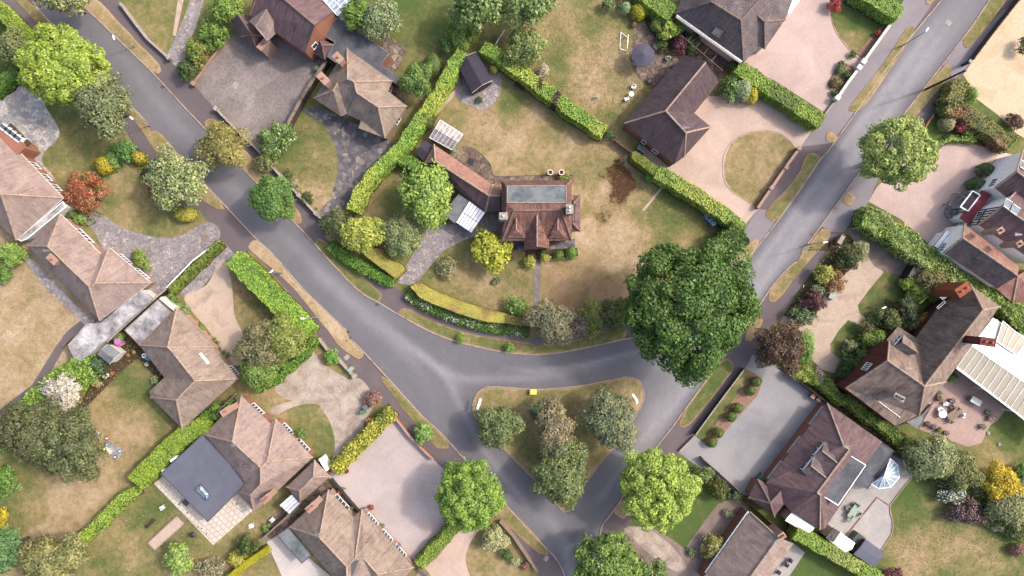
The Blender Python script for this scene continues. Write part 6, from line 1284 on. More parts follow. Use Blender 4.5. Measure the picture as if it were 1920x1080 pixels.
# ------------------------------------------------------------ shrubs and flowers
B = [ # px,py,rx,ry,h,colour,label,kwargs
 (1085,612,24,30,3.8,T(150,140,134),'purplish grey twiggy shrub on the bend',dict(twig=20,dens=.9,loose=.4)),
 (1110,594,24,36,4.2,T(146,160,74),'olive yellow shrub between the twiggy shrubs',{}),
 (1150,588,24,38,4.5,T(120,130,76),'dull olive shrub tucked against the oak',{}),
 (1030,622,20,20,3,T(150,144,132),'ashen twiggy bush hanging over the footpath',dict(twig=24,dens=.6,loose=.5)),
 (862,68,32,28,4.2,T(120,160,58),'dense bright green bush behind the summerhouse',dict(size=.22,rough=.2)),
 (838,84,14,20,3,T(96,140,66),'darker green bush left of the summerhouse bush',{}),
 (160,358,40,37,3,T(184,92,66),'large red orange leafed bush flecked with cream',dict(size=.2,flower=T(216,196,150),ff=.14,dead=T(130,132,70),c2=None,var=.5,rough=0,loose=.02,nb=40,br=.26,yellow=0)),
 (235,284,22,24,2.6,T(96,150,66),'glossy green bush above the yellow ball',dict(size=.24)),
 (212,300,14,16,2,T(124,170,84),'pale leaved bush beside the yellow ball',{}),
 (277,326,12,13,2,T(60,78,56),'nearly black green bush under the cream blossom tree',{}),
 (291,356,14,18,1.4,T(176,64,48),'red leaved bush peeping from under the blossom tree',dict(yellow=0)),
 (150,411,13,10,1.4,T(136,176,84),'small fresh green bush by the left bungalow door',{}),
 (136,402,12,8,1.2,T(108,138,74),'low dark green bush beside the red bush',{}),
 (265,486,13,26,1.6,T(128,160,66),'yellow green planting on the grey drive',dict(flower=T(190,190,110),ff=.1,ang=.5)),
 (518,262,36,34,4,T(110,146,72),'rhododendron with scattered white flowers at a drive corner',dict(size=.26,flower=WH,ff=.05,fs=.8)),
 (500,303,22,20,3,T(136,146,92),'grey green bush below the white flowered rhododendron',{}),
 (540,328,9,12,1.3,T(96,120,66),'low dark bush on the brick wall border',{}),
 (553,345,8,8,1.6,T(186,186,160),'round pale silver bush on the brick wall border',{}),
 (576,372,12,13,1.3,T(90,110,60),'dark shrubs at the end of the brick wall border',{}),
 (352,132,20,22,3,T(84,110,60),'dark green bush at the corner of the block drive',{}),
 (373,98,24,30,3.4,T(134,162,64),'tall mixed green bush beside the block drive',dict(dead=T(150,110,70))),
 (402,64,26,32,3.4,T(118,160,58),'bright green bush beneath the plum garage',dict()),
 (25,478,30,23,3,T(138,180,76),'bright green bush at the left edge by the straw lawn',{}),
 (8,512,16,22,2.4,T(104,150,62),'darker bush at the left edge below the bright one',{}),
 (1588,482,27,23,3.2,T(88,100,58),'dark green domed bush beside the east footpath',dict(size=.2)),
 (1612,470,16,22,2,T(176,186,130),'pale yellowish bush behind the dark dome',{}),
 (1543,514,20,19,2.8,T(170,176,78),'golden green bush beside the east footpath',{}),
 (1565,530,20,22,1.8,T(160,120,78),'rusty brown ground bush on the gravel drive edge',dict(dens=.8)),
 (1524,564,22,25,3,T(110,74,82),'plum purple bush beside the east footpath',dict(yellow=0)),
 (1502,592,30,18,2.6,T(100,130,84),'blue green bush with a few white flowers',dict(flower=WH,ff=.02)),
 (1530,545,14,12,2,T(130,150,110),'small grey green bush above the purple one',dict(flower=WH,ff=.05)),
 (1508,652,16,34,3.2,T(120,172,66),'bright green bush leaning on the purple brown tree',{}),
 (1500,700,22,18,2.4,T(168,186,84),'yellowish bush at the corner of the concrete drive',{}),
 (1533,706,12,16,2.2,T(188,170,172),'dusty pink flowering bush behind the concrete drive',dict(flower=T(214,190,196),ff=.4)),
 (1550,722,16,14,2,T(118,154,66),'green bush beside the dusty pink one',{}),
 (1700,530,14,17,2.6,T(166,196,58),'smaller lime green bush beside the white garage',dict(rough=.2)),
 (1720,546,24,19,3,T(158,188,66),'larger lime green bush beside the white garage',dict(rough=.2)),
 (1755,556,18,12,2,T(128,166,60),'green bush under the thin olive tree',{}),
 (1664,600,24,22,3.2,T(112,126,70),'brown green bush on the shady bed',{}),
 (1702,596,26,26,2.6,T(88,104,76),'dark bluish bush beside the brown house door',{}),
 (1622,614,16,13,2.2,T(112,116,66),'round olive bush on the oval bed',dict(rough=.2)),
 (1592,648,16,13,1.8,T(152,162,118),'silvery bush on the oval bed',{}),
 (1640,640,28,22,3,T(138,172,66),'bright leafy bush against the brown gable',{}),
 (1605,680,40,28,3,T(80,112,52),'dark green thicket under the brown gable',dict(size=.26)),
 (1600,702,34,20,2.6,T(74,100,48),'deep green bush at the foot of the brown gable',{}),
 (1634,602,12,10,1.4,T(110,140,72),'low green bush in the shady bed',{}),
 (1738,600,18,15,2.2,T(226,178,60),'golden orange flowering bush beside the brown roof',dict(var=.3)),
 (1718,610,16,10,1.8,T(180,140,56),'rusty gold bush beside the brown roof',{}),
 (1780,926,29,17,2.2,T(96,120,72),'bush covered with white flower heads',dict(flower=WH,ff=.38,fs=1.1)),
 (1812,956,36,25,2.8,T(110,90,96),'dusky purple and pink flowering bush',dict(flower=T(198,160,176),ff=.16,yellow=0)),
 (1868,987,12,10,1.6,T(206,190,180),'small beige flowering bush on the right border',{}),
 (1706,842,24,22,3,T(140,168,84),'green bush at the top of the right border',{}),
 (1755,833,22,8,1.2,T(226,186,60),'strip of orange yellow flowers below the deck',dict(flower=T(236,196,60),ff=.5)),
 (1835,915,22,20,2.6,T(120,138,86),'grey green bush between the white and golden flowers',{}),
 (1860,955,24,18,2.2,T(104,120,76),'dark feathery bush on the right border',dict(loose=.5)),
 (1905,985,24,24,2.6,T(126,138,84),'dull green bush near the right edge',{}),
 (1911,885,12,22,2,T(96,140,60),'green bush at the right edge behind the golden tree',{}),
 (1344,916,22,22,3.2,T(102,112,50),'dark striped conifer bush beside the concrete drive',dict(ang=.8,loose=.4)),
 (1318,888,22,16,2.4,T(122,146,84),'pale green bush under the lime green tree',{}),
 (1380,930,13,10,1.6,T(126,142,104),'small grey bush at the corner of the bottom yard',{}),
 (1366,962,10,9,1,T(172,178,144),'tiny pale bush in the bottom yard',{}),
 (1337,1024,24,28,2.8,T(160,164,84),'yellow green flowering bush under the white fascia',dict(flower=T(214,206,180),ff=.12,ang=-.5)),
 (1296,1036,10,9,.8,T(126,146,104),'low grey tuft in the bottom yard',{}),
 (928,1010,26,26,3,T(186,190,140),'cream variegated bush by the bottom verge',dict(ang=-.6,rough=.8)),
 (950,1038,12,12,1.8,T(96,130,66),'green bush behind the cream variegated one',{}),
 (968,1052,10,10,1.6,T(206,212,164),'round pale yellow bush at the bottom',{}),
 (985,1062,8,8,1.0,T(178,120,108),'small reddish flowering bush at the bottom wall',{}),
 (970,573,25,18,2.8,T(128,170,74),'fresh green bush behind the long yellow hedge',dict(size=.26)),
 (793,812,20,21,2.6,T(128,176,78),'light green bush on the verge by the rose drive',dict(size=.28)),
 (864,634,9,10,1.4,T(140,178,66),'left one of two small round bushes on the curved verge',{}),
 (955,652,10,9,1.4,T(132,174,66),'right one of two small round bushes on the curved verge',{}),
 (622,670,15,14,2,T(112,176,58),'round vivid green bush beside the low garden wall',dict(rough=.1)),
 (993,491,11,14,1.6,T(206,212,104),'yellow bush left of the stone path',{}),
 (1022,484,12,9,1.4,T(210,212,112),'yellow bush right of the stone path',{}),
 (1019,472,11,6,1.0,T(88,124,60),'low dark green bush by the porch paving',{}),
 (942,480,9,14,1.4,T(72,118,62),'dark green bush behind the lemon tree',{}),
 (838,502,20,26,1.6,T(160,162,122),'sparse wispy shrub on the middle lawn',dict(dens=.45,loose=.6,rough=1)),
 (930,527,10,8,.4,T(128,150,104),'low grey green tuft on the middle lawn',{}),
 (1368,165,24,25,2.6,T(104,150,62),'white dotted green bush of the colourful trio',dict(flower=WH,ff=.04)),
 (1141,10,16,10,2,T(118,146,84),'green bush at the top of the parasol garden',{}),
 (1252,54,26,22,2.6,T(168,196,70),'loose lime green bush beside the grey brown house',dict(size=.26,loose=.3)),
 (1272,85,14,19,2.6,T(112,62,84),'crimson purple bush behind the plum bungalow',dict(yellow=0)),
 (1296,82,16,24,2.2,T(78,98,62),'dark green bush between the purple one and the pergola',{}),
 (1240,86,14,12,1.6,T(84,110,60),'low dark bush on the patio edge',{}),
 (1376,126,14,14,2.4,T(92,130,66),'dark leafy bush at the corner of the grey brown house',{}),
 (1018,133,14,11,1.6,T(200,190,170),'pale cream flowering bush by the central hedge',dict(flower=T(226,216,200),ff=.4)),
 (1562,9,14,14,2,T(196,72,90),'bright crimson ball shaped bush on the green lawn corner',dict(rough=.1,yellow=0)),
 (1599,102,7,7,1,T(90,132,56),'small green bush at the gate of the pink drive',{}),
 (1645,63,6,6,.9,T(210,90,70),'tiny orange red bush by the white wall',dict(yellow=0)),
 (1577,119,7,6,.9,T(88,124,60),'small dark plant at the top of the kidney bed',{}),
 (1575,131,10,9,1,T(110,138,76),'soft green plant in the kidney bed',{}),
 (1568,155,12,10,1,T(140,128,84),'brownish round plant in the kidney bed',{}),
 (1590,140,10,7,1,T(84,116,62),'dark plant against the white wall',{}),
 (1565,176,9,6,.8,T(92,120,72),'dark plant at the bottom of the kidney bed',{}),
 (1802,231,17,16,2.4,T(180,76,98),'crimson bush against the shaggy hedge',dict(yellow=0)),
 (1814,250,12,9,1.8,T(150,186,70),'lime bush below the crimson one',{}),
 (1770,206,17,12,2.2,T(112,156,56),'green bush above the cream ball',{}),
 (1820,178,10,17,2,T(142,180,80),'light green bush on the gravel side of the shaggy hedge',{}),
 (1917,88,9,20,2.4,T(112,118,76),'dark bush at the right edge of the gravel yard',{}),
 (1900,228,16,18,1.6,T(116,84,78),'brown purple shrub in the corner of the gravel yard',dict(yellow=0)),
 (465,1022,22,19,3,T(84,108,50),'dark green bush beside the cream patio',{}),
 (447,1045,22,15,2.2,T(188,184,60),'yellow feathery bush above the yellow topped hedge',dict(loose=.4)),
 (395,1064,34,18,2.4,T(156,152,124),'grey twiggy bush at the bottom edge',dict(twig=14,dens=.8)),
 (500,990,8,10,1,T(130,170,80),'green potted plant in the side passage',{}),
 (562,812,12,10,1.6,T(116,152,70),'round green bush by the mauve bungalow bay',{}),
 (700,745,18,16,1.8,T(150,120,110),'pink flowering bush beside the concrete drive',dict(flower=T(222,140,160),ff=.22,yellow=0)),
 (650,884,4,4,.5,T(150,80,76),'tiny red plant on the rose drive',dict(yellow=0)),
 (637,922,6,6,.8,T(206,130,84),'orange potted shrub by the black railing',dict(yellow=0)),
 (696,951,6,6,.8,T(206,104,90),'red potted shrub on the rose drive',dict(yellow=0)),
 (6,975,8,26,2,T(222,200,60),'yellow bush at the bottom left edge',{}),
 (15,900,24,30,3,T(106,150,60),'green bush between the dark trees and the left edge',{}),
 (180,685,20,16,2.6,T(74,112,80),'dark bluish bush beside the grey shed',{}),
 (158,712,20,10,1.6,T(84,118,72),'dark green bush beside the white blossom tree',{}),
 (158,724,8,8,1.6,T(160,206,72),'round bright lime bush in the pot border',dict(rough=.1)),
 (182,718,12,8,.9,T(168,166,110),'mixed flowers in the pot border',dict(flower=T(226,216,150),ff=.2)),
 (222,632,14,11,1.4,T(134,172,80),'light green bush under the flat grey roof',{}),
 (292,712,10,8,.9,T(150,178,116),'pale flowering plant by the bungalow corner',dict(flower=WH,ff=.2)),
 (325,568,16,18,1.8,T(112,150,66),'leafy green bush at the head of the gravel drive',{}),
 (350,584,12,12,1.4,T(150,168,110),'pale green bush beside the gravel drive',{}),
 (377,613,8,7,1,T(118,168,64),'small bright bush beside the gravel drive',{}),
 (404,641,9,8,1,T(110,136,60),'small bush with a yellow flower by the bungalow wall',dict(flower=T(240,210,60),ff=.08)),
 (420,665,10,9,1,T(100,134,72),'low green bush with pale flowers by the bungalow wall',dict(flower=WH,ff=.06)),
 (395,778,26,14,2,T(108,156,54),'bright green bushes between two bungalows',dict(ang=.6)),
 (432,760,14,12,2,T(98,140,56),'green bush by the mauve bungalow chimney',{}),
 (96,388,10,8,1,T(140,180,90),'small bush growing between the two left roofs',{}),
 (898,188,8,6,.8,T(82,110,70),'small dark green plant on the round patio',{}),
 (840,262,12,8,1.2,T(150,178,84),'yellow green plant beside the greenhouse',{}),
 (850,284,8,6,1,T(140,170,150),'blue flowering plant beside the greenhouse',dict(flower=T(150,190,220),ff=.3)),
 (1058,334,14,6,1,T(140,160,76),'pot plants along the terrace wall',{}),
 (753,640,1,1,.1,T(80,80,80),None,{}),
 (590,1050,1,1,.1,T(80,80,80),None,{}),
 (270,608,10,6,.8,T(120,150,90),None,{}),
 (1830,1075,30,12,2,T(140,88,96),'dull red bush at the bottom edge on the right',{}) if False else (1673,1075,22,10,1.6,T(136,76,92),'dull crimson bush at the bottom edge of the right lawn',dict(yellow=0)),
 (1905,1030,14,14,1.6,T(150,110,104),'reddish bush at the lower right edge',dict(yellow=0)),
 (1755,645,8,6,.8,T(130,160,80),None,{}),
 (1785,708,12,10,1.2,T(130,160,84),'small green bush between the deck and the canopy',{}),
 (1895,830,0,0,0,None,None,{}),
]
for (x, y, rx, ry, hh, c, lb, kw) in B:
    if not lb: continue
    kw = dict(kw); kw.pop('c2', None)
    bush(x, y, rx, ry, hh, c, lb, size=kw.pop('size', .17 if rx < 16 else .22), **kw)
# spiky palm
pr = empty('palm', (P(1682,566,0).x, P(1682,566,0).y, 0), 'spiky cabbage palm on the lawn by the brown house', 'palm')
mb = MB(); mb.tube([(0,0,0),(.05,0,1.6),(0,.05,2.6)], [.14,.11,.1], 8); t = mb.build('trunk', M['bark']); t.parent = pr
mb = MB()
for i in range(70):
    a = rng.uniform(0, 6.28); e = rng.uniform(.1, 1.3); L = rng.uniform(.8, 1.3); d = Vector((math.cos(a)*math.cos(e), math.sin(a)*math.cos(e), math.sin(e))); sd = Vector((-math.sin(a), math.cos(a), 0))*.045
    p0 = Vector((0,0,2.6)); p1 = p0+d*L*.6; p2 = p0+d*L+Vector((0,0,-.25*L)); mb.quad(p0-sd, p0+sd, p1+sd*.9, p1-sd*.9); mb.face([p1-sd*.9, p1+sd*.9, p2])
t = mb.build('crown', leafmat('leaves', T(150,170,120), .4)); t.parent = pr
# clipped bushes
YB = T(222,200,66)
for a in [(196,310,19,17,2.2,YB,'larger yellow variegated clipped ball on the left lawn',dict(c2=T(90,100,50),f2=.3)),(263,297,16,12,2,YB,'smaller yellow variegated clipped ball near the footpath',dict(c2=T(90,100,50),f2=.3)),
 (348,402,23,14,2,T(196,190,58),'yellow clipped mound beneath the blossom tree',dict(c2=T(120,130,50),f2=.2)),
 (799,224,18,18,2.6,T(94,106,52),'dark olive clipped dome beside the greenhouse',{}),(812,122,17,22,3,T(96,128,64),'tall dull green clipped dome beside the curved hedge',{}),
 (925,130,9,8,1.4,T(196,190,60),'small yellow clipped ball by the summerhouse',{}),(1137,252,18,10,2.2,T(70,104,52),'dark clipped end of the central hedge',dict(ang=-.5)),
 (1390,168,22,23,2.8,T(158,182,138),'sage green clipped dome of the colourful trio',{}),(1407,176,16,19,2.4,T(234,212,70),'golden clipped dome of the colourful trio',{}),
 (1172,16,12,11,2,T(158,188,140),'sage green clipped ball in the shrub border',{}),(1197,22,17,16,2.2,T(222,214,72),'bright yellow clipped bush in the shrub border',{}),
 (1231,47,12,12,1.8,T(170,184,96),'pale green clipped ball in the shrub border',{}),(1775,232,15,14,2,T(190,186,140),'cream clipped ball beside the crimson bush',{}),
 (1217,334,10,9,1.6,T(104,158,56),'round green clipped ball under the long hedge',{}),(1047,479,9,8,1.2,T(104,146,52),'square clipped box bush by the terrace',dict(square=True)),
 (1071,474,11,12,1.6,T(106,160,56),'round clipped box bush at the terrace corner',{}),(1829,346,19,13,2,T(84,122,50),'lower clipped dome before the timber framed house',{}),(1846,319,16,14,2,T(76,108,48),'upper clipped dome before the timber framed house',{})]:
    kw = dict(a[7]); topiary(*a[:7], **kw)
for i, (x, y, lb) in enumerate([(1417,715,'first round clipped bush from the oak on the bark bed'),(1406,732,'second round clipped bush from the oak on the bark bed'),(1382,765,'third round clipped bush from the oak on the bark bed'),(1370,781,'fourth round clipped bush from the oak on the bark bed'),(1346,811,'fifth round clipped bush from the oak on the bark bed'),(1334,829,'last round clipped bush on the bark bed, by the gate')]):
    topiary(x, y, 11.5, 9.5, 1.5, T(88,124,44), lb, group='round clipped bushes in the bark bed')

# ------------------------------------------------------------ hedges
HG = T(142,188,58); HY = T(180,200,64)
hedge(strip(smooth_pts([(868,98),(852,118),(836,150),(812,190),(782,232),(750,278),(708,318),(678,355),(660,395)]), 23), 2.6, HG, 'long curved clipped hedge running past the tan hipped house', cols=[(HY, .4, .5)])
hedge(strip(smooth_pts([(904,86),(938,106),(985,140),(1030,175),(1080,212),(1132,246)]), 24), 2.6, T(138,180,54), 'straight clipped hedge crossed by two dark purple bands', cols=[(HY, .35, .6)], bands=[(1015,148,5,T(96,72,60)),(1013,156,5,T(96,72,60)),(1010,164,5,T(96,72,60)),(1050,172,6,T(92,66,62)),(1045,180,6,T(92,66,62)),(1041,188,6,T(92,66,62)),(1038,196,6,T(92,66,62))])
hedge(strip([(744,292),(768,304),(792,318)], 20), 2.2, T(118,168,54), 'short clipped hedge joining the curved hedge to the wing')
hedge([(1186,285),(1192,284),(1242,318),(1246,326),(1238,333),(1228,330),(1184,297)], 2.4, T(140,158,42), 'smooth olive end piece of the boundary hedge', size=.13, wob=.03, var=.3)
hedge(strip(smooth_pts([(1232,322),(1290,355),(1345,392),(1393,430)]), [22,28,30,28]*5+[28][:0] if False else 25), 2.6, T(142,178,60), 'long boundary hedge beside the warm block drive', cols=[(T(178,192,70), .4, .5)])
hedge(strip([(1392,432),(1365,462),(1345,478)], 46), 3.2, T(96,134,54), 'dark leafy hedge corner in front of the oak', wob=.3, rough=.7, size=.28)
hedge(strip(smooth_pts([(1384,124),(1430,155),(1484,190),(1541,228)]), 28), 2.6, T(142,178,56), 'thick clipped hedge between the two pink drives', cols=[(T(120,150,60), .3, .7)])
hedge(strip([(1205,-18),(1235,5),(1262,26)], 34), 2.8, T(134,172,60), 'clipped hedge at the top beside the grey brown house')
hedge(strip([(1608,-22),(1650,2),(1688,26)], 28), 2.6, T(140,182,62), 'clipped hedge at the top corner of the green lawn')
hedge(strip(smooth_pts([(1622,404),(1660,424),(1702,452),(1748,488),(1792,515)]), 40), 3.0, T(150,184,84), 'thick shaggy hedge between the pink forecourt and the tarmac drive', wob=.35, rough=.8, size=.26, cols=[(T(186,198,120), .3, .6)])
hedge(strip(smooth_pts([(1790,514),(1838,540),(1885,572),(1930,610)]), 26), 2.8, T(156,186,78), 'narrow hedge behind the orange chimney', wob=.25, rough=.7, size=.24)
hedge(strip([(1890,572),(1920,600),(1940,640)], 34), 3.0, T(150,182,80), 'leafy hedge at the right edge by the canopy', wob=.3, rough=.8, size=.26)
hedge(strip(smooth_pts([(434,484),(470,520),(510,560),(548,600),(574,628)]), 34), 3.2, T(146,196,52), 'very thick vivid green clipped hedge by the gravel drive', cols=[(T(110,150,56), .3, .35)], dens=2.4)
hedge(strip([(586,640),(570,662),(538,692),(500,722),(480,733)], 11), 2.0, T(112,160,48), 'low bright hedge below the conifers', wob=.2)
hedge(strip(smooth_pts([(732,774),(700,806),(665,842),(626,882)]), 24), 2.2, T(190,190,52), 'yellow green hedge between the concrete and rose drives', cols=[(T(140,150,44), .3, .9)], size=.26, rough=.6)
hedge(strip(smooth_pts([(858,984),(825,1018),(786,1060)]), 20), 1.8, T(140,170,54), 'small clipped hedge at the bottom of the rose drive')
hedge(strip(smooth_pts([(390,798),(352,812),(320,838),(285,872),(252,905)]), 34), 2.6, T(140,176,38), 'thick yellow green clipped hedge beside the blue grey roof', size=.17, dens=2.3)
hedge(strip(smooth_pts([(250,922),(215,950),(175,990),(130,1032)]), 20), 1.8, T(150,186,58), 'narrow bright hedge across the bottom lawns')
hedge(strip(smooth_pts([(1492,1000),(1530,1020),(1580,1048),(1650,1090)]), [24]*19), 2.8, T(146,184,62), 'bright clipped hedge at the bottom right', cols=[(T(172,188,90), .3, .7)])
hedge([(676,470),(690,466),(711,467),(718,478),(727,487),(750,497),(756,506),(740,520),(717,504),(690,483)], 2.0, T(192,184,78), 'short flat topped yellow hedge beside the stone drive', size=.12, wob=.02, rough=.2, dens=3, cols=[(T(188,142,84), .14, 1.3)], var=.25)
hedge([(770,538),(777,532),(786,532),(809,545),(855,564),(912,582),(950,590),(992,597),(990,612),(945,606),(912,603),(870,591),(832,577),(809,568),(786,557)], 2.0, T(198,190,74), 'long flat topped yellow hedge curving round the lawn', size=.12, wob=.02, rough=.2, dens=3, cols=[(T(186,148,100), .12, 1.3)], var=.25, bands=[(980,603,34,T(126,116,46))])
hedge(strip(smooth_pts([(618,458),(650,484),(692,508),(736,530)]), 18), 1.3, T(100,152,46), 'low green hedge along the footpath below the yellow hedge', wob=.15, rough=.6)
hedge(strip(smooth_pts([(764,550),(800,574),(850,594),(910,612),(990,622)]), 17), .9, T(92,132,56), 'low green hedge full of white flowers beside the footpath', wob=.15, rough=.7, flower=WH, ff=.28)
hedge(strip([(411,456),(370,496),(318,546)], 13), 1.4, T(124,146,50), 'thin olive hedge along the white fence', wob=.1)
hedge(strip(smooth_pts([(165,684),(125,706),(75,748),(30,790),(-20,830)]), 44), 2.6, T(142,184,70), 'broad loose green hedge above the brown cedar', wob=.3, rough=.8, size=.26, cols=[(T(108,150,60), .3, .5)])
hedge(strip(smooth_pts([(1506,690),(1560,734),(1622,776),(1690,826)]), 17), 1.8, T(128,160,60), 'straggling hedge between the concrete drive and the brown house', wob=.25, rough=.8)
hedge(strip([(1808,152),(1782,192)], 26), 2.4, T(160,158,84), 'short end of the shaggy hedge beside the telegraph pole', wob=.2, rough=.6)
hedge(strip([(1780,196),(1820,216),(1858,240),(1900,272)], 28), 2.4, T(150,152,84), 'shaggy olive hedge browning in patches', wob=.25, rough=.7, cols=[(T(170,120,92), .2, 1.2)])
hedge(strip([(-20,5),(20,40),(52,74)], 22), 2.4, T(150,182,50), 'bright hedge at the top left corner')
hedge(strip([(-20,168),(20,140),(46,116)], 26), 1.6, T(92,138,46), 'soft green hedge at the left edge above the pale paving', wob=.2)
hedge(strip([(498,1034),(465,1056),(425,1088)], 12), 1.8, T(206,196,58), 'narrow flat topped yellow hedge at the bottom', size=.12, wob=.02, rough=.2, dens=3, var=.25)
hedge(strip([(1750,275),(1785,258),(1830,262)], 10), 1.0, T(130,160,70), 'low hedge behind the pink forecourt', wob=.15)
hedge(strip([(1870,250),(1895,262),(1925,285)], 16), 1.8, T(140,160,70), 'hedge corner at the right edge above the timber framed house', wob=.2) if False else None
hedge(strip([(1690,835),(1740,880),(1800,915),(1850,965),(1925,1005)], 26), 1.6, T(110,126,70), 'low mixed hedge behind the right lawn', wob=.3, rough=.9, size=.24)
hedge(strip([(1640,740),(1600,735),(1560,712)], 1), .2, HG, 'x') if False else None
# ------------------------------------------------------------ walls and fences
wallrun('garden_wall','low stone wall at the top left beside the footpath','wall',[(224,5),(250,40),(275,72),(315,108)],.8,.3,'stone',pillars=[(315,108)],psz=.4)
wallrun('garden_wall','low brick wall below the dark corner bush','wall',[(362,156),(395,110),(430,68)],.6,.25,'brick_pale',pillars=[(362,156)])
wallrun('garden_wall','dark brick wall with stone capped pillars beside the curved lawn','wall',[(404,203),(440,240),(480,278),(527,331),(560,366),(592,400),(603,411)],.9,.22,'brick','stone',[(404,203),(527,331),(560,366),(592,400)],'stone',.45)
wallrun('garden_wall','long white rendered wall by the green lawn','wall',[(1673,41),(1645,80),(1620,115)],1.0,.28,'stone','cream',[(1620,115)],'cream',.6)
wallrun('garden_wall','white rendered wall round the kidney shaped bed','wall',[(1612,126),(1590,155),(1571,183)],1.0,.28,'stone','cream',[(1612,126),(1571,183)],'cream',.6)
wallrun('garden_wall','thin black edged kerb wall beside the white wall','wall',[(1567,186),(1547,212)],.4,.15,'dark')
wallrun('garden_wall','red brick wall beside the dome shaped lawn','wall',[(1499,278),(1475,311),(1447,352),(1421,390)],1.0,.3,'brick','brick_pale',[(1499,278),(1475,314),(1447,352)],'brick_pale',.45)
wallrun('boundary_fence','dark timber fence along the gravel yard','fence',[(1945,-45),(1912,0),(1868,55),(1827,110)],1.6,.1,'wood_dark',pillars=(),posts=2.4)
wallrun('boundary_fence','pale capped fence beside the bark chip bed','fence',[(1396,692),(1347,757),(1304,816)],1.2,.06,'wood_dark','stone',posts=2.4)
wallrun('garden_wall','low brick wall beside the vivid green round bush','wall',[(597,634),(615,658),(633,672),(655,697),(666,708)],.8,.25,'brick_pale','stone',[(664,706)],'stone',.5)
wallrun('garden_wall','red capped wall in front of the rose drive','wall',[(741,783),(768,818),(800,850),(812,861)],.9,.25,'brick_orange','brick_pale')
wallrun('garden_wall','weathered wall beside the bottom verge','wall',[(937,977),(962,1005),(1008,1073)],.9,.25,'brick_pale','wood')
wallrun('boundary_fence','thin white topped fence beside the olive hedge','fence',[(311,541),(360,490),(412,451)],1.2,.07,'wood','white',posts=2.4)
wallrun('railing','black railing in front of the bottom bungalow','railing',[(621,900),(645,929),(670,958)],1.0,.06,'black',posts=1.8)
wallrun('boundary_fence','double dark timber fence beside the block drive','fence',[(612,115),(590,145),(565,185),(540,232)],1.8,.35,'wood_dark','wood',posts=1.6)
wallrun('boundary_fence','rickety fence at the end of the central hedge','fence',[(1152,262),(1165,272),(1184,285)],1.3,.06,'wood',posts=1.5)
wallrun('boundary_fence','dark fence between the concrete drive and the brown house hedge','fence',[(1478,700),(1548,752),(1600,790),(1660,835)],1.5,.08,'wood_dark',posts=2.4)
wallrun('boundary_fence','brown fence behind the green lawn and the concrete drive','fence',[(1318,860),(1350,888),(1388,922)],1.4,.08,'wood',posts=2.2)
wallrun('boundary_fence','fence between the plum garage and the bottom house','fence',[(1398,940),(1440,975),(1488,1016)],1.6,.1,'wood_dark',posts=2.2)
wallrun('boundary_fence','pale fence between the straw lawn and the patterned flat roof','fence',[(118,648),(140,628),(165,606)],1.2,.08,'wood',posts=2)
wallrun('boundary_fence','long fence beside the grey flat garage roof','fence',[(312,541),(285,565),(240,605),(200,642)],1.7,.12,'wood_dark','stone',posts=2.4)
wallrun('boundary_fence','fence running behind the mauve bungalow chimney','fence',[(441,740),(425,755),(408,772)],1.6,.12,'wood',posts=2)
wallrun('boundary_fence','weathered fence beside the white slab patio','fence',[(490,1012),(520,985),(560,948)],1.5,.2,'wood',posts=2)
wallrun('garden_wall','brick gate pillars beside the dark domed bush','wall',[(1582,442),(1577,450),(1573,457)],1.2,.5,'brick','stone')
wallrun('garden_wall','low wall at the edge of the concrete drive entrance','wall',[(1303,818),(1275,846)],.5,.2,'stone')
wallrun('boundary_fence','timber fence behind the summerhouse','fence',[(947,55),(937,70),(929,84)],1.5,.08,'wood','cream',posts=1.6)
wallrun('garden_wall','rusty low wall beside the crimson bush garden','wall',[(1752,215),(1742,228),(1735,240)],.6,.2,'brick')
wallrun('boundary_fence','fence along the bottom of the rose drive house','fence',[(785,1066),(800,1080),(820,1110)],1.4,.1,'wood',posts=2)

# ------------------------------------------------------------ lamps and poles
def lamp(bx, by, hx, hy, z, label, headw=.35):
    """post standing at pixel bx,by with its lamp head seen at hx,hy"""
    b = P(bx, by); hd = P(hx, hy, z); root = empty('street_lamp', (b.x, b.y, 0), label, 'street lamp', 'street lamps')
    top = Vector((b.x, b.y, z-.3)); mb = MB(); mb.tube([b, Vector((b.x,b.y,1.2)), Vector((b.x,b.y,1.25)), top], [.11,.11,.07,.055], 8); mb.build('post', M['steel'], root)
    d = hd-top; d.z = 0; L = d.length; mb = MB(); mb.tube([top, top+Vector((0,0,.25))+d*.25, top+Vector((0,0,.32))+d*.8], .04, 6); mb.build('arm', M['steel'], root)
    a = math.atan2(d.y, d.x); mb = MB(); c = top+d+Vector((0,0,.32))
    for k, (u, wd, hh) in enumerate(((-.2,.12,.08),(-.05,.20,.12),(.12,.22,.12),(.26,.15,.08))): mb.box((c.x+math.cos(a)*u, c.y+math.sin(a)*u, c.z), (.2, wd, hh), a)
    o = mb.build('lamp_head', M['upvc'], root); mb = MB(); mb.box((c.x, c.y, c.z-.09), (.6,.2,.06), a); mb.build('lens', M['glass_grey'], o)
lamp(254,88,213,70,6,'street lamp on the dry verge near the top left')
lamp(282,236,246,221,5.5,'street lamp under the feathery grey green tree')
lamp(531,511,509,509,5,'street lamp beside the very thick green hedge')
lamp(598,594,568,597,6,'dark street lamp near the end of the thick hedge')
lamp(1690,87,1738,56,6,'street lamp beside the white walls')
lamp(1514,459,1548,454,6,'street lamp by the broken verge in the east')
lamp(1631,576,1657,577,3.6,'slim black lamp post on the lawn of the brown house')
b = P(1735,168); tp = empty('telegraph_pole', (b.x, b.y, 0), 'tall dark telegraph pole leaning over the east verge', 'telegraph pole')
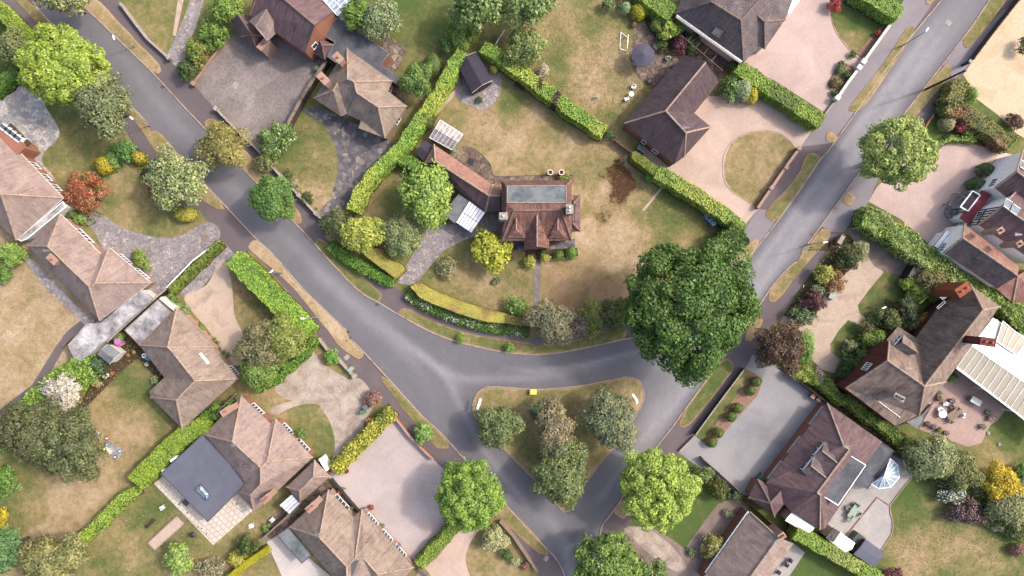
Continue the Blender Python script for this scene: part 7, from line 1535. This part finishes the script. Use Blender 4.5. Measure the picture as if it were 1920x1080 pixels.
mb = MB(); mb.tube([(b.x,b.y,0),(b.x,b.y,8.8)], [.17,.13], 10); mb.build('pole', M['wood_dark'], tp)
mb = MB(); mb.tube([(b.x,b.y,8.75),(b.x,b.y,9.0)], [.2,.16], 10); mb.build('cap', M['dark'], tp)
mb = MB()
for i in range(6): mb.box((b.x+(.2 if i % 2 else -.2), b.y, 5.5+i*.45), (.22,.04,.04))
mb.build('climbing_steps', M['steel'], tp)
b = P(1823,113,2.2); gp = empty('gate_post', (b.x, b.y, 0), 'stubby dark gate post at the end of the timber fence', 'post'); mb = MB(); mb.box((b.x,b.y,.9),(.35,.35,1.8),.9); mb.build('post', M['wood_dark'], gp); mb = MB(); mb.box((b.x,b.y,1.85),(.45,.45,.1),.9); mb.build('cap', M['stone'], gp)

# ------------------------------------------------------------ street things
def signpost(pts, label):
    (x0, y0), (x1, y1) = pts; b = P((x0+x1)/2, (y0+y1)/2); root = empty('signpost', (b.x, b.y, 0), label, 'signpost')
    mb = MB(); mb.tube([(b.x,b.y,0),(b.x,b.y,2.3)], .05, 8); mb.build('post', M['white'], root)
    for (x, y), z in (((x0,y0),2.1),((x1,y1),2.0)):
        q = P(x, y, z); d = q-Vector((b.x,b.y,z)); a = math.atan2(d.y, d.x); c = Vector((b.x,b.y,z))+d*.55
        mb = MB(); mb.box(c, (d.length*1.0, .34, .05), a); e = c+d.normalized()*d.length*.5
        mb.box((e.x,e.y,z), (.25,.22,.05), a+.78); mb.build('sign_board', M['white'], root)
signpost([(901,749),(895,767)], 'white finger signpost on the left corner of the island')
signpost([(1187,740),(1194,756)], 'white finger signpost on the right corner of the island')
b = P(1000,735,.7); gb = empty('grit_bin', (b.x,b.y,0), 'yellow grit bin on the edge of the island', 'grit bin')
mb = MB(); mb.prism([(b.x-.45,b.y-.33),(b.x+.45,b.y-.33),(b.x+.45,b.y+.33),(b.x-.45,b.y+.33)], 0, .6); mb.build('body', M['yellow'], gb)
mb = MB(); mb.box((b.x,b.y,.66),(1.02,.78,.1)); mb.box((b.x,b.y,.73),(.86,.6,.06)); mb.build('lid', M['yellow'], gb)
def cabinet(px, py, w, d, hh, ang, mat, label, name='utility_cabinet', cat='cabinet'):
    b = P(px, py, hh); root = empty(name, (b.x,b.y,0), label, cat); mb = MB(); mb.box((b.x,b.y,hh/2),(w,d,hh),ang); mb.build('body', M[mat], root)
    mb = MB(); mb.box((b.x,b.y,hh+.04),(w+.1,d+.1,.08),ang); mb.build('lid', M[mat], root)
    mb = MB(); mb.box((b.x-math.sin(ang)*d*.5,b.y+math.cos(ang)*d*.5,hh*.55),(w*.3,.06,.1),ang); mb.build('handle', M['dark'], root); return root
cabinet(657,693,.7,.5,1.1,.8,'greenpale','pale green utility cabinet on the low wall')
cabinet(687,750,.6,.6,1.0,.6,'terracotta','brown bin at the side of the concrete drive', 'bin', 'bin')
cabinet(685,764,.6,.6,1.0,.6,'grey','grey bin at the side of the concrete drive', 'bin', 'bin')
cabinet(680,773,.65,.5,1.0,.2,'green','green bin at the side of the concrete drive', 'bin', 'bin')
cabinet(691,789,.65,.6,.9,.6,'terracotta','pinkish box beside the yellow green hedge', 'box', 'box')
cabinet(1327,406,.6,.7,1.1,.5,'bluep','left one of three blue bins under the boundary hedge', 'bin', 'bin')
cabinet(1332,411,.6,.7,1.1,.5,'bluep','middle one of three blue bins under the boundary hedge', 'bin', 'bin')
cabinet(1338,418,.6,.7,1.1,.5,'bluep','right one of three blue bins under the boundary hedge', 'bin', 'bin')
cabinet(1561,556,.9,.7,.8,-.4,'greenpale','pale green box with a white lid on the gravel drive', 'box', 'box')
cabinet(1430,897,.9,.8,1.2,.8,'green','dark green bin behind the plum garage', 'bin', 'bin')
cabinet(1525,743,.5,.6,.9,-.6,'brick_pale','left brown pot box beside the concrete drive', 'planter', 'planter')
cabinet(1536,748,.5,.6,.9,-.6,'brick_pale','right brown pot box beside the concrete drive', 'planter', 'planter')
cabinet(1200,277,.6,.6,1.1,-.6,'green','green wheelie bin against the brick side wall', 'bin', 'bin')
cabinet(1207,282,.6,.6,1.1,-.6,'grey','grey wheelie bin against the brick side wall', 'bin', 'bin')
cabinet(595,128,.7,.6,1.1,-.6,'green','green bin beside the double fence', 'bin', 'bin')
def cover(px, py, w, d, ang, label, mat='dark', name='drain_cover', z=.03):
    b = P(px, py); mb = MB(); mb.box((b.x,b.y,z),(w,d,.03),ang)
    for k in (-.3, 0, .3): mb.box((b.x+math.cos(ang)*w*k, b.y+math.sin(ang)*w*k, z+.02),(.05,d*.8,.02),ang)
    tag(mb.build(name, M[mat], None, (b.x,b.y,0)), label, 'drain cover')
cover(305,163,.5,.4,-.8,'drain cover beside the drive crossing at the top'); cover(707,571,.5,.35,-.6,'drain cover by the curved verge'); cover(657,636,.55,.5,-.8,'drain cover beside the notch in the verge'); cover(653,622,.4,.3,-.8,'smaller drain cover above the notch in the verge')
cover(1024,664,.45,.3,0,'drain cover on the bend below the grey tree'); cover(1778,43,.8,.8,.9,'pale square cover in the east road','stone',z=.02); cover(385,445,.9,.7,.8,'brown cover in the curved grey drive','wood',z=.04)
cover(1522,440,.5,.4,.9,'drain cover on the east kerb'); cover(650,670,.8,.6,.8,'pale cover in the footpath by the low wall','stone'); cover(441,160,1.0,.7,.9,'pale square cover in the weathered drive','stone',z=.04); cover(1024,1047,.6,.8,-.6,'cover in the footpath at the bottom','stone'); cover(929,303,.9,.9,0,'x') if False else cover(883,303,.9,.9,-.4,'dark square planter hole in the brown terrace','black',z=.05)
cover(1472,393,.3,.3,0,'small drain cover in the east road verge')
# ------------------------------------------------------------ garden furniture
def chair_thing(x, y, rz, label, mat='upvc', group=None, z=0, first={}):
    p = P(x, y, .4); key = mat
    if key not in first:
        r = empty('garden_chair', (p.x,p.y,z), label, 'chair', group, rz); m_ = M[mat]
        def put(nm, mb): o = mb.build(nm, m_); o.parent = r; return o
        mb = MB(); mb.box((0,0,.42),(.52,.5,.06)); put('seat', mb)
        mb = MB(); mb.box((0,-.26,.7),(.5,.06,.5),0,0,-.2); put('backrest', mb)
        for sx in (-1,1):
            mb = MB(); mb.box((sx*.28,0,.62),(.07,.5,.05)); put('arm', mb)
            for sy in (-1,1): mb = MB(); mb.tube([(sx*.23,sy*.22,0),(sx*.25,sy*.22,.6 if sy > 0 else .45)], .03, 5); put('leg', mb)
        first[key] = r; return r
    s = first[key]; r = s.copy(); col.objects.link(r); r.location = (p.x,p.y,z); r.rotation_euler = (0,0,rz); r['label'] = label
    if group: r['group'] = group
    for ch in s.children:
        c = ch.copy(); col.objects.link(c); c.parent = r
    return r
def table(x, y, w, d, rz, label, mat='upvc', roundt=False, z=0):
    p = P(x, y, .75); r = empty('garden_table', (p.x,p.y,z), label, 'table', None, rz)
    def put(nm, mb, m_=None): o = mb.build(nm, m_ or M[mat]); o.parent = r
    mb = MB()
    if roundt: mb.tube([(0,0,.7),(0,0,.76)], [w/2-.03,w/2], 20)
    else: mb.box((0,0,.73),(w,d,.05))
    put('tabletop', mb)
    for sx in (-1,1):
        for sy in (-1,1): mb = MB(); mb.tube([(sx*w*.3,sy*d*.3,0),(sx*w*.28,sy*d*.28,.72)], .035, 5); put('leg', mb)
chair_thing(1188,163,2.9,'white garden chair above the little round table'); chair_thing(1175,186,.3,'white garden chair below the little round table'); table(1184,176,.75,.75,0,'small round white table on the dry lawn', roundt=True)
table(1601,960,1.0,2.0,-.6,'pale green glass table on the grey patio','greenpale')
for (x, y, r, l) in [(1590,952,1.0,'pale green chair at the left of the glass table'),(1594,966,.9,'pale green chair at the lower left of the glass table'),(1610,949,-2.2,'pale green chair at the upper right of the glass table'),(1613,965,-2.3,'pale green chair at the right of the glass table'),(1604,946,2.6,'pale green chair at the head of the glass table'),(1592,974,-.6,'pale green chair at the foot of the glass table')]: chair_thing(x, y, r, l, 'greenpale')
table(1790,776,1.1,2.2,-.95,'long weathered wooden table on the pink deck','wood'); table(1768,776,1.2,1.2,0,'round white table on the pink deck',roundt=True)
for (x, y, r, l) in [(1762,767,.9,'white chair left of the round deck table'),(1806,779,-1.8,'white chair right of the long deck table'),(1772,757,2.9,'white chair above the round deck table')]: chair_thing(x, y, r, l)
for (x, y, r, l) in [(1785,763,2.6,'brown chair behind the long deck table'),(1797,768,-2.2,'brown chair beside the long deck table'),(1782,789,.5,'brown chair at the foot of the long deck table')]: chair_thing(x, y, r, l, 'wood')
for (x, y, r, l) in [(1480,1050,1.2,'dark chair on the strip patio nearest the hedge'),(1473,1058,.9,'dark round backed chair in the middle of the strip patio'),(1458,1072,1.0,'dark chair at the bottom of the strip patio')]: chair_thing(x, y, r, l, 'dark')
chair_thing(511,974,.8,'white chair in the side passage'); table(502,1033,.8,.8,0,'round white table beside the white slab patio',roundt=True); chair_thing(305,951,.6,'white chair alone on the bottom lawn'); chair_thing(472,985,.2,'white chair beside the cream patio corner')
chair_thing(1835,1010,0,'x') if False else None
# parasol
b = P(1204,103); ps = empty('parasol', (b.x,b.y,0), 'big slate grey octagonal parasol on the brown patio', 'parasol'); b2 = P(1206,103,2.5)
mb = MB(); ap = Vector((b2.x,b2.y,3.0)); rg = [Vector((b2.x+math.cos(i*math.pi/4+.3)*1.75, b2.y+math.sin(i*math.pi/4+.3)*1.75, 2.35)) for i in range(8)]
for i in range(8):
    a, c = rg[i], rg[(i+1)%8]; m_ = (a+c)/2*.985+ap*.015; m_.z = 2.42; mb.face([ap,a,m_]); mb.face([ap,m_,c]); mb.quad(a, a-Vector((0,0,.18)), c-Vector((0,0,.18)), c)
o = mb.build('canopy', M['canvas'], ps); mb = MB()
for p in rg: mb.tube([ap-Vector((0,0,.05)), p-Vector((0,0,.05))], .02, 4)
mb.build('ribs', M['steel'], o); mb = MB(); mb.tube([(b2.x,b2.y,0),(b2.x,b2.y,3.05)], .03, 8); mb.build('pole', M['steel'], ps); mb = MB(); mb.tube([(b2.x,b2.y,0),(b2.x,b2.y,.12)], [.45,.4], 14); mb.build('base', M['dark'], ps)
def bbq(x, y, label, r=.35, lid=True):
    p = P(x, y, .9); root = empty('barbecue', (p.x,p.y,0), label, 'barbecue'); mb = MB(); mb.tube([(p.x,p.y,.7),(p.x,p.y,.8),(p.x,p.y,.95),(p.x,p.y,1.1)], [r*.6,r,r,r*.4], 14); mb.build('bowl', M['black'], root)
    for k in range(3): a = k*2.09; mb = MB(); mb.tube([(p.x+math.cos(a)*r,p.y+math.sin(a)*r,0),(p.x+math.cos(a)*r*.5,p.y+math.sin(a)*r*.5,.75)], .025, 5); mb.build('leg', M['steel'], root)
bbq(1227,88,'covered black barbecue beside the slate grey parasol', .55)
cabinet(1830,752,1.5,.8,.95,-.5,'steel','steel barbecue trolley on the dark deck', 'barbecue', 'barbecue')
def pot(x, y, r, hh, label, mat='terracotta', leaf=None, fl=None):
    p = P(x, y, hh); root = empty('flower_pot', (p.x,p.y,0), label, 'flower pot'); mb = MB(); mb.tube([(p.x,p.y,0),(p.x,p.y,hh*.9),(p.x,p.y,hh*.92),(p.x,p.y,hh)], [r*.7,r*.95,r*1.08,r*1.08], 12); mb.build('pot', M[mat], root)
    n = 60; d = rng.normal(size=(n,3)); d /= np.linalg.norm(d,axis=1,keepdims=True); d[:,2] = abs(d[:,2]); mi = (rng.random(n) < (.5 if fl else 0)).astype(int)
    o = cards_mesh('plant', d*r*1.15, d, .16, [leafmat('leaves', leaf or T(100,140,64), .4), leafmat('blossom', fl or T(200,200,200), .2)], mi); o.parent = root; o.location = (0,0,hh)
PF = [T(240,240,236,1.6), T(224,140,190), T(240,206,70), T(226,120,80), T(190,150,220)]
for i, (x, y, l) in enumerate([(150,770,'white flowering pot nearest the broad dark tree'),(156,785,'pale pot on the curve of the pot border'),(163,797,'white pot below the pale one on the curve'),(172,803,'dark pot with white flowers on the curve'),(182,812,'small pot at the end of the curve'),
  (196,707,'white flower pot on the border above the lawn'),(202,703,'second white flower pot on the border above the lawn'),(169,707,'purple flowering pot beside the lime bush'),(240,666,'orange flowering pot on the path border'),(210,700,'terracotta pot with red flowers on the border'),(275,683,'white flowering pot by the bungalow wall'),(251,661,'yellow flowering pot on the path border')]):
    pot(x, y, .3, .45, l, ['terracotta','stone','grey'][i % 3], None, PF[[0,0,0,0,0,0,0,4,3,3,0,2][i]])
for i, (x, y, l) in enumerate([(660,952,'small dark pot beside the black railing end'),(685,957,'grey pot at the corner of the rose drive'),(716,987,'pot between two white bays of the bottom bungalow'),(746,1023,'pot beside the third white bay of the bottom bungalow'),(409,655,'red pot beside the bungalow bay'),(1763,738,'large terracotta pot on the deck by the brown house'),(1762,748,'second terracotta pot on the deck by the brown house'),
   (1786,752,'round pot with brown plant on the deck'),(1854,774,'potted plant at the far corner of the deck'),(1858,785,'dark pot at the far corner of the deck'),(1740,795,'pot of purple flowers on the deck edge'),(1752,800,'pot with pale flowers on the deck edge'),(1762,806,'pot with red leaves on the deck edge'),(1775,812,'small pot on the lower edge of the deck'),
   (1843,800,'slate topped planter on the corner of the deck'),(1228,108,'x'),(1219,151,'pot at the lower tip of the brown patio'),(1253,109,'pot on the right side of the brown patio'),(1189,45,'pot at the upper tip of the brown patio')]):
    if l == 'x': continue
    pot(x, y, .38, .5, l, ['terracotta','grey','stone'][i % 3], [T(100,130,64),T(140,100,90),T(90,120,60)][i % 3], [None,PF[0],None,PF[4]][i % 4])
# two stone urns on the terrace wall
for x, l in ((1032,'left one of two white stone urns on the terrace'),(1053,'right one of two white stone urns on the terrace')):
    p = P(x, 323, 1.2); r = empty('urn', (p.x,p.y,0), l, 'urn'); mb = MB(); mb.box((p.x,p.y,.2),(.5,.5,.4)); mb.build('plinth', M['stone'], r); mb = MB(); mb.tube([(p.x,p.y,.4),(p.x,p.y,.5),(p.x,p.y,.9),(p.x,p.y,1.1),(p.x,p.y,1.2)], [.12,.14,.3,.34,.42], 14); mb.build('bowl', M['cream'], r)
    mb = MB(); mb.tube([(p.x,p.y,1.2),(p.x,p.y,1.21)], .3, 12); mb.build('soil', M['soil_dark'], r)
# goal
q = [P(1164,60,0),P(1178,65,0),P(1176,91,0),P(1162,91,0)]; c = sum(q,Vector())/4; gl = empty('football_goal', (c.x,c.y,0), 'small white football goal frame lying on the dry lawn', 'goal')
t1, t2 = P(1164,60,.1), P(1162,91,.1); f1, f2 = P(1178,65,1.1), P(1176,91,1.1)
mb = MB(); mb.tube([f1,f2], .06, 6); mb.build('crossbar', M['white'], gl)
for a in (f1,f2): mb = MB(); mb.tube([(a.x,a.y,0),a], .06, 6); mb.build('post', M['white'], gl)
mb = MB(); mb.tube([(f1.x,f1.y,.05),t1], .05, 5); mb.build('side_bar', M['white'], gl); mb = MB(); mb.tube([t1,t2], .05, 5); mb.build('ground_bar', M['white'], gl); mb = MB(); mb.tube([t2,(f2.x,f2.y,.05)], .05, 5); mb.build('side_bar', M['white'], gl)
# bench
def bench(x, y, rz, label, mat='wood_dark'):
    p = P(x, y, .5); r = empty('bench', (p.x,p.y,0), label, 'bench', None, rz)
    def put(nm, mb): o = mb.build(nm, M[mat]); o.parent = r
    mb = MB(); [mb.box((0,k*.13,.45),(1.6,.11,.04)) for k in (-1,0,1)]; put('seat', mb); mb = MB(); [mb.box((0,-.25-.03*k,.6+.14*k),(1.6,.04,.1)) for k in (0,1,2)]; put('backrest', mb)
    for s in (-1,1): mb = MB(); mb.box((s*.7,0,.22),(.07,.45,.44)); put('leg', mb)
bench(280,982,.75,'dark wooden bench on the bottom lawn'); bench(974,162,-.55,'dark bench in the shade of the banded hedge')
# raised bed frame on the bottom lawn
c = P(312,1000); rb_ = empty('raised_bed', (c.x,c.y,0), 'long narrow sandpit frame on the bottom lawn', 'raised bed'); q = [P(x,y)[:2] for x,y in [(333,965),(349,981),(291,1033),(277,1017)]]
for i in range(4): mb = MB(); mb.prism(ccw(strip([q[i], q[(i+1)%4]], .12)), 0, .25); mb.build('plank', M['wood'], rb_)
mb = MB(); mb.prism(inset(ccw(q), .1), 0, .12); mb.build('sand', M['gravel'], rb_)
# play mat with toys
c = P(213,842); pm = empty('play_mat', (c.x,c.y,0), 'grey play mat on the lawn beside the broad dark tree', 'mat'); mb = MB(); q = [P(x,y)[:2] for x,y in [(198,822),(232,845),(220,863),(194,846)]]; mb.prism(q, .0, .05); mb.build('mat', M['asbestos'], pm); mb = MB(); q = [P(x,y)[:2] for x,y in [(204,840),(212,845),(208,852),(200,847)]]; mb.prism(q, .05, .12); mb.build('pad', M['cream'], pm)
def toy(x, y, mat, label):
    p = P(x,y); mb = MB(); mb.tube([(p.x,p.y,.05),(p.x,p.y,.2),(p.x,p.y,.35)], [.28,.32,.15], 10); r = empty('toy', (p.x,p.y,0), label, 'toy'); mb.build('body', M[mat], r); mb = MB(); mb.tube([(p.x,p.y,.35),(p.x,p.y,.5)], [.12,.1], 8); mb.build('top', M['upvc'], r)
toy(202,833,'bluep','blue toy on the grey play mat'); toy(227,845,'bluep','blue toy at the right corner of the play mat'); toy(199,841,'yellow','yellow toy on the left of the play mat'); toy(203,821,'terracotta','orange toy above the play mat'); toy(218,856,'grey','dark toy at the bottom of the play mat')
# pink garden toy house by shed
c = P(230,643); pk = empty('garden_swing', (c.x,c.y,0), 'bright pink plastic swing seat among the border plants', 'swing seat'); mb = MB(); mb.box((c.x,c.y,.5),(1.0,.8,.15),.5); mb.build('seat', M['pinkp'], pk); mb = MB(); mb.tube([(c.x+.1,c.y+.3,1.5),(c.x+.1,c.y+.3,1.6)], [.5,.45], 14); mb.build('canopy', M['pinkp'], pk)
for s in (-1,1): mb = MB(); mb.tube([(c.x+s*.5,c.y,0),(c.x+s*.3,c.y+.3,1.55)], .04, 5); mb.build('leg', M['pinkp'], pk)
c = P(270,667,.6); ht = empty('hose_reel', (c.x,c.y,0), 'white hose reel by the bungalow wall', 'hose reel'); mb = MB(); mb.tube([(c.x,c.y,.4),(c.x,c.y,.6)], .35, 14); mb.build('drum', M['upvc'], ht); mb = MB(); mb.tube([(c.x,c.y,.6),(c.x,c.y,.65)], .14, 10); mb.build('hub', M['dark'], ht); mb = MB(); mb.box((c.x,c.y,.2),(.3,.3,.4)); mb.build('base', M['grey'], ht)
cabinet(277,672,.6,.4,.7,-.5,'bluep','pale blue box beside the hose reel','box','box')
bbq(361,1003,'round fire bowl on the bottom lawn', .4); cabinet(348,943,.8,.5,.6,-.7,'dark','dark box on the cream slab patio','box','box')
bbq(1485,1040,'x') if False else None
# a statue-like bird bath on the dry lawn, and stones
c = P(1120,183); bb = empty('bird_bath', (c.x,c.y,0), 'small pale bird bath on the dry lawn', 'bird bath'); mb = MB(); mb.tube([(c.x,c.y,0),(c.x,c.y,.7)], [.12,.09], 8); mb.build('pedestal', M['stone'], bb); mb = MB(); mb.tube([(c.x,c.y,.7),(c.x,c.y,.82)], [.12,.3], 12); mb.build('bowl', M['stone'], bb)
c = P(234,924,.5); bb = empty('bird_bath', (c.x,c.y,0), 'round white bird bath at the end of the yellow green hedge', 'bird bath'); mb = MB(); mb.tube([(c.x,c.y,0),(c.x,c.y,.5)], [.15,.12], 8); mb.build('pedestal', M['stone'], bb); mb = MB(); mb.tube([(c.x,c.y,.5),(c.x,c.y,.62)], [.15,.32], 14); mb.build('bowl', M['white'], bb)
# rocks in the shady beds
def rock(x, y, r, label):
    p = P(x,y); n = 9; mb = MB(); rr = [r*random.uniform(.75,1.1) for _ in range(n)]; b0 = [Vector((p.x+math.cos(i*6.283/n)*rr[i], p.y+math.sin(i*6.283/n)*rr[i], 0)) for i in range(n)]; b1 = [Vector((p.x+(v.x-p.x)*.8, p.y+(v.y-p.y)*.8, r*.55)) for v in b0]; t = Vector((p.x,p.y,r*.75))
    for i in range(n): j = (i+1)%n; mb.quad(b0[i],b0[j],b1[j],b1[i]); mb.face([b1[i],b1[j],t])
    tag(mb.build('rock', M['stone'], None, (p.x,p.y,0)), label, 'rock')
rock(1609,646,.45,'pale pointed stone in the oval bed'); rock(1636,602,.5,'pale boulder by the shady bed'); rock(1897,882,.6,'pale boulder beside the golden tree'); rock(1873,833,.3,'white stone on the right lawn'); rock(1852,812,.35,'pale stone at the corner of the deck'); rock(1478,588,.35,'square stone beside the blue green bush')

# ------------------------------------------------------------ tufts in the lawns
def tufts(pl, n, label):
    n = int(n*.5); xs = np.array([p[0] for p in pl]); ys = np.array([p[1] for p in pl]); x = rng.uniform(xs.min(), xs.max(), n); y = rng.uniform(ys.min(), ys.max(), n)
    k = inpoly(pl, x, y); x, y = x[k], y[k]; d = dryness(x, y)[:, 0]+rng.normal(0, .22, len(x)); mi = np.digitize(d, [.3, .5, .72])
    p = np.stack([(x-960)*S, (540-y)*S, np.full(len(x), .03)], 1); no = rng.normal(0, .5, (len(x), 3))+np.array([0, 0, 1])
    o = cards_mesh('grass', p, no, .13, [leafmat('g', T(104,116,66), .2), leafmat('g', T(134,128,84), .2), leafmat('g', T(160,142,104), .2), leafmat('g', T(186,166,134), .2)], mi)
    tag(o, label, 'grass', None, 'stuff')
for pl, n, lb in [
 ([(940,110),(990,160),(1130,260),(1190,305),(1240,340),(1330,400),(1335,440),(1250,470),(1180,520),(1150,560),(1060,565),(1020,560),(1020,480),(1090,465),(1095,350),(1080,325),(935,322),(925,290),(890,270),(840,215),(870,205),(930,205),(945,170)], 16000, 'dry tufts on the middle lawn'),
 ([(990,490),(990,560),(950,575),(840,545),(795,515),(840,475),(880,460),(900,510),(950,510)], 3500, 'dry tufts on the front lawn of the red roofed house'),
 ([(1000,20),(1130,10),(1180,60),(1175,110),(1210,165),(1170,220),(1150,240),(1040,160),(1000,110)], 7000, 'tufts on the parasol lawn'),
 ([(-10,560),(40,500),(150,600),(110,650),(60,715),(-10,765)], 6000, 'straw tufts on the left lawn'),
 ([(180,760),(240,690),(280,690),(325,790),(250,860),(190,890),(120,1010),(30,1000),(20,900),(150,890),(205,830)], 8000, 'tufts on the lawn by the play mat'),
 ([(250,950),(290,930),(400,1030),(400,1080),(180,1080),(160,1030)], 6000, 'tufts on the bottom left lawn'),
 ([(1690,960),(1720,900),(1780,960),(1850,1000),(1920,1030),(1920,1080),(1690,1080),(1650,1050)], 7000, 'tufts on the bottom right lawn'),
 ([(920,735),(1190,720),(1190,760),(1060,940),(900,770)], 4500, 'tufts on the island'),
 ([(1375,275),(1440,252),(1485,280),(1440,345),(1415,380),(1362,330)], 2500, 'tufts on the dome shaped lawn'),
 ([(90,220),(150,200),(260,260),(210,300),(120,340),(90,290)], 2500, 'tufts on the left front lawn'), ([(200,400),(280,330),(310,400),(340,430),(260,425)], 1800, 'tufts beside the red orange bush'),
 ([(570,215),(600,235),(625,290),(615,350),(598,390),(550,330),(545,280)], 2500, 'tufts on the curved lawn')]: tufts(pl, n, lb)
# weeds in the joints of the cream patio
k = 90; x = rng.uniform(300, 470, k); y = rng.uniform(900, 1015, k); m_ = inpoly([(295,905),(310,895),(390,985),(450,925),(468,958),(400,1018)], x, y); x, y = x[m_], y[m_]
o = cards_mesh('weeds', np.stack([(x-960)*S, (540-y)*S, np.full(len(x), .06)], 1), rng.normal(0, .4, (len(x), 3))+np.array([0, 0, 1]), .28, [leafmat('g', T(110,108,80), .4)], np.zeros(len(x), int)); tag(o, 'weeds between the slabs of the cream patio', 'weeds', None, 'stuff')

# low planting that fills the borders between the bushes
def planting(pl, n, label, cs, fl=None, hh=.35, size=.2):
    xs = np.array([p[0] for p in pl]); ys = np.array([p[1] for p in pl]); x = rng.uniform(xs.min(), xs.max(), n); y = rng.uniform(ys.min(), ys.max(), n)
    k = inpoly(pl, x, y) & (np.sin(x*.33+y*.21)+np.sin(y*.41-x*.17)+rng.normal(0, .5, n) > -.5); x, y = x[k], y[k]
    mi = np.clip(((np.sin(x*.21)+np.sin(y*.26+1)+2)/4*len(cs)+rng.normal(0, .5, len(x))).astype(int), 0, len(cs)-1); mats = [leafmat('g', c, .5) for c in cs]
    if fl is not None: mi[rng.random(len(x)) < .05] = len(cs); mats.append(leafmat('f', fl, .2))
    p = np.stack([(x-960)*S, (540-y)*S, rng.uniform(.05, hh, len(x))], 1)
    o = cards_mesh('ground_cover', p, rng.normal(0, .6, (len(x), 3))+np.array([0, 0, 1]), size, mats, mi); tag(o, label, 'ground cover', None, 'stuff')
GC = [T(84,116,58), T(116,142,70), T(96,106,60), T(140,152,92)]
planting([(1660,560),(1700,575),(1760,600),(1700,650),(1600,725),(1578,705),(1600,650),(1645,625)], 4200, 'mixed low plants in the shady bed', GC)
planting([(1500,470),(1590,440),(1612,465),(1600,500),(1545,550),(1530,590),(1470,592),(1507,532),(1560,470)], 4200, 'mixed low plants beside the east footpath', GC, WH)
planting([(1225,-10),(1272,35),(1300,100),(1262,100),(1235,80),(1205,38),(1140,8),(1135,-20)], 3600, 'low plants in the shrub border at the top', GC)
planting([(1480,690),(1500,680),(1700,815),(1690,840),(1655,830),(1550,752)], 4000, 'weedy plants along the concrete drive', GC)
planting([(225,625),(240,618),(262,645),(315,702),(300,715),(258,672),(235,690),(180,745),(150,775),(142,770)], 3000, 'flowering plants in the pot border', GC+[T(180,170,90)], T(230,150,170), .4, .18)
planting([(1680,830),(1740,860),(1800,895),(1860,940),(1925,980),(1925,1012),(1850,975),(1790,935),(1700,870)], 5200, 'low plants under the right border', GC, WH)
planting([(1584,118),(1602,126),(1606,131),(1570,182),(1557,174),(1551,158),(1565,131)], 500, 'small plants in the kidney bed', GC, WH, .3, .16)
planting([(205,270),(245,265),(290,300),(290,340),(270,330),(240,310),(190,345),(180,325)], 2200, 'low green plants between the yellow balls', [T(84,130,56), T(110,160,66)])
planting([(140,385),(180,395),(200,405),(170,425),(140,420),(125,400)], 700, 'low plants under the red orange bush', GC)
planting([(296,560),(330,550),(365,590),(410,640),(440,690),(430,690),(395,640),(350,600),(320,575)], 1500, 'plants along the brown L shaped bungalow', GC, T(240,220,120), .35, .18)
planting([(535,318),(590,380),(598,400),(585,390),(560,362),(528,328)], 700, 'low shrubs behind the pillared brick wall', GC)
planting([(1310,880),(1395,922),(1380,940),(1320,905)], 900, 'low plants beside the concrete drive fence', GC)
planting([(1625,585),(1660,572),(1690,590),(1660,615),(1625,612)], 700, 'low plants at the edge of the shady bed', GC)
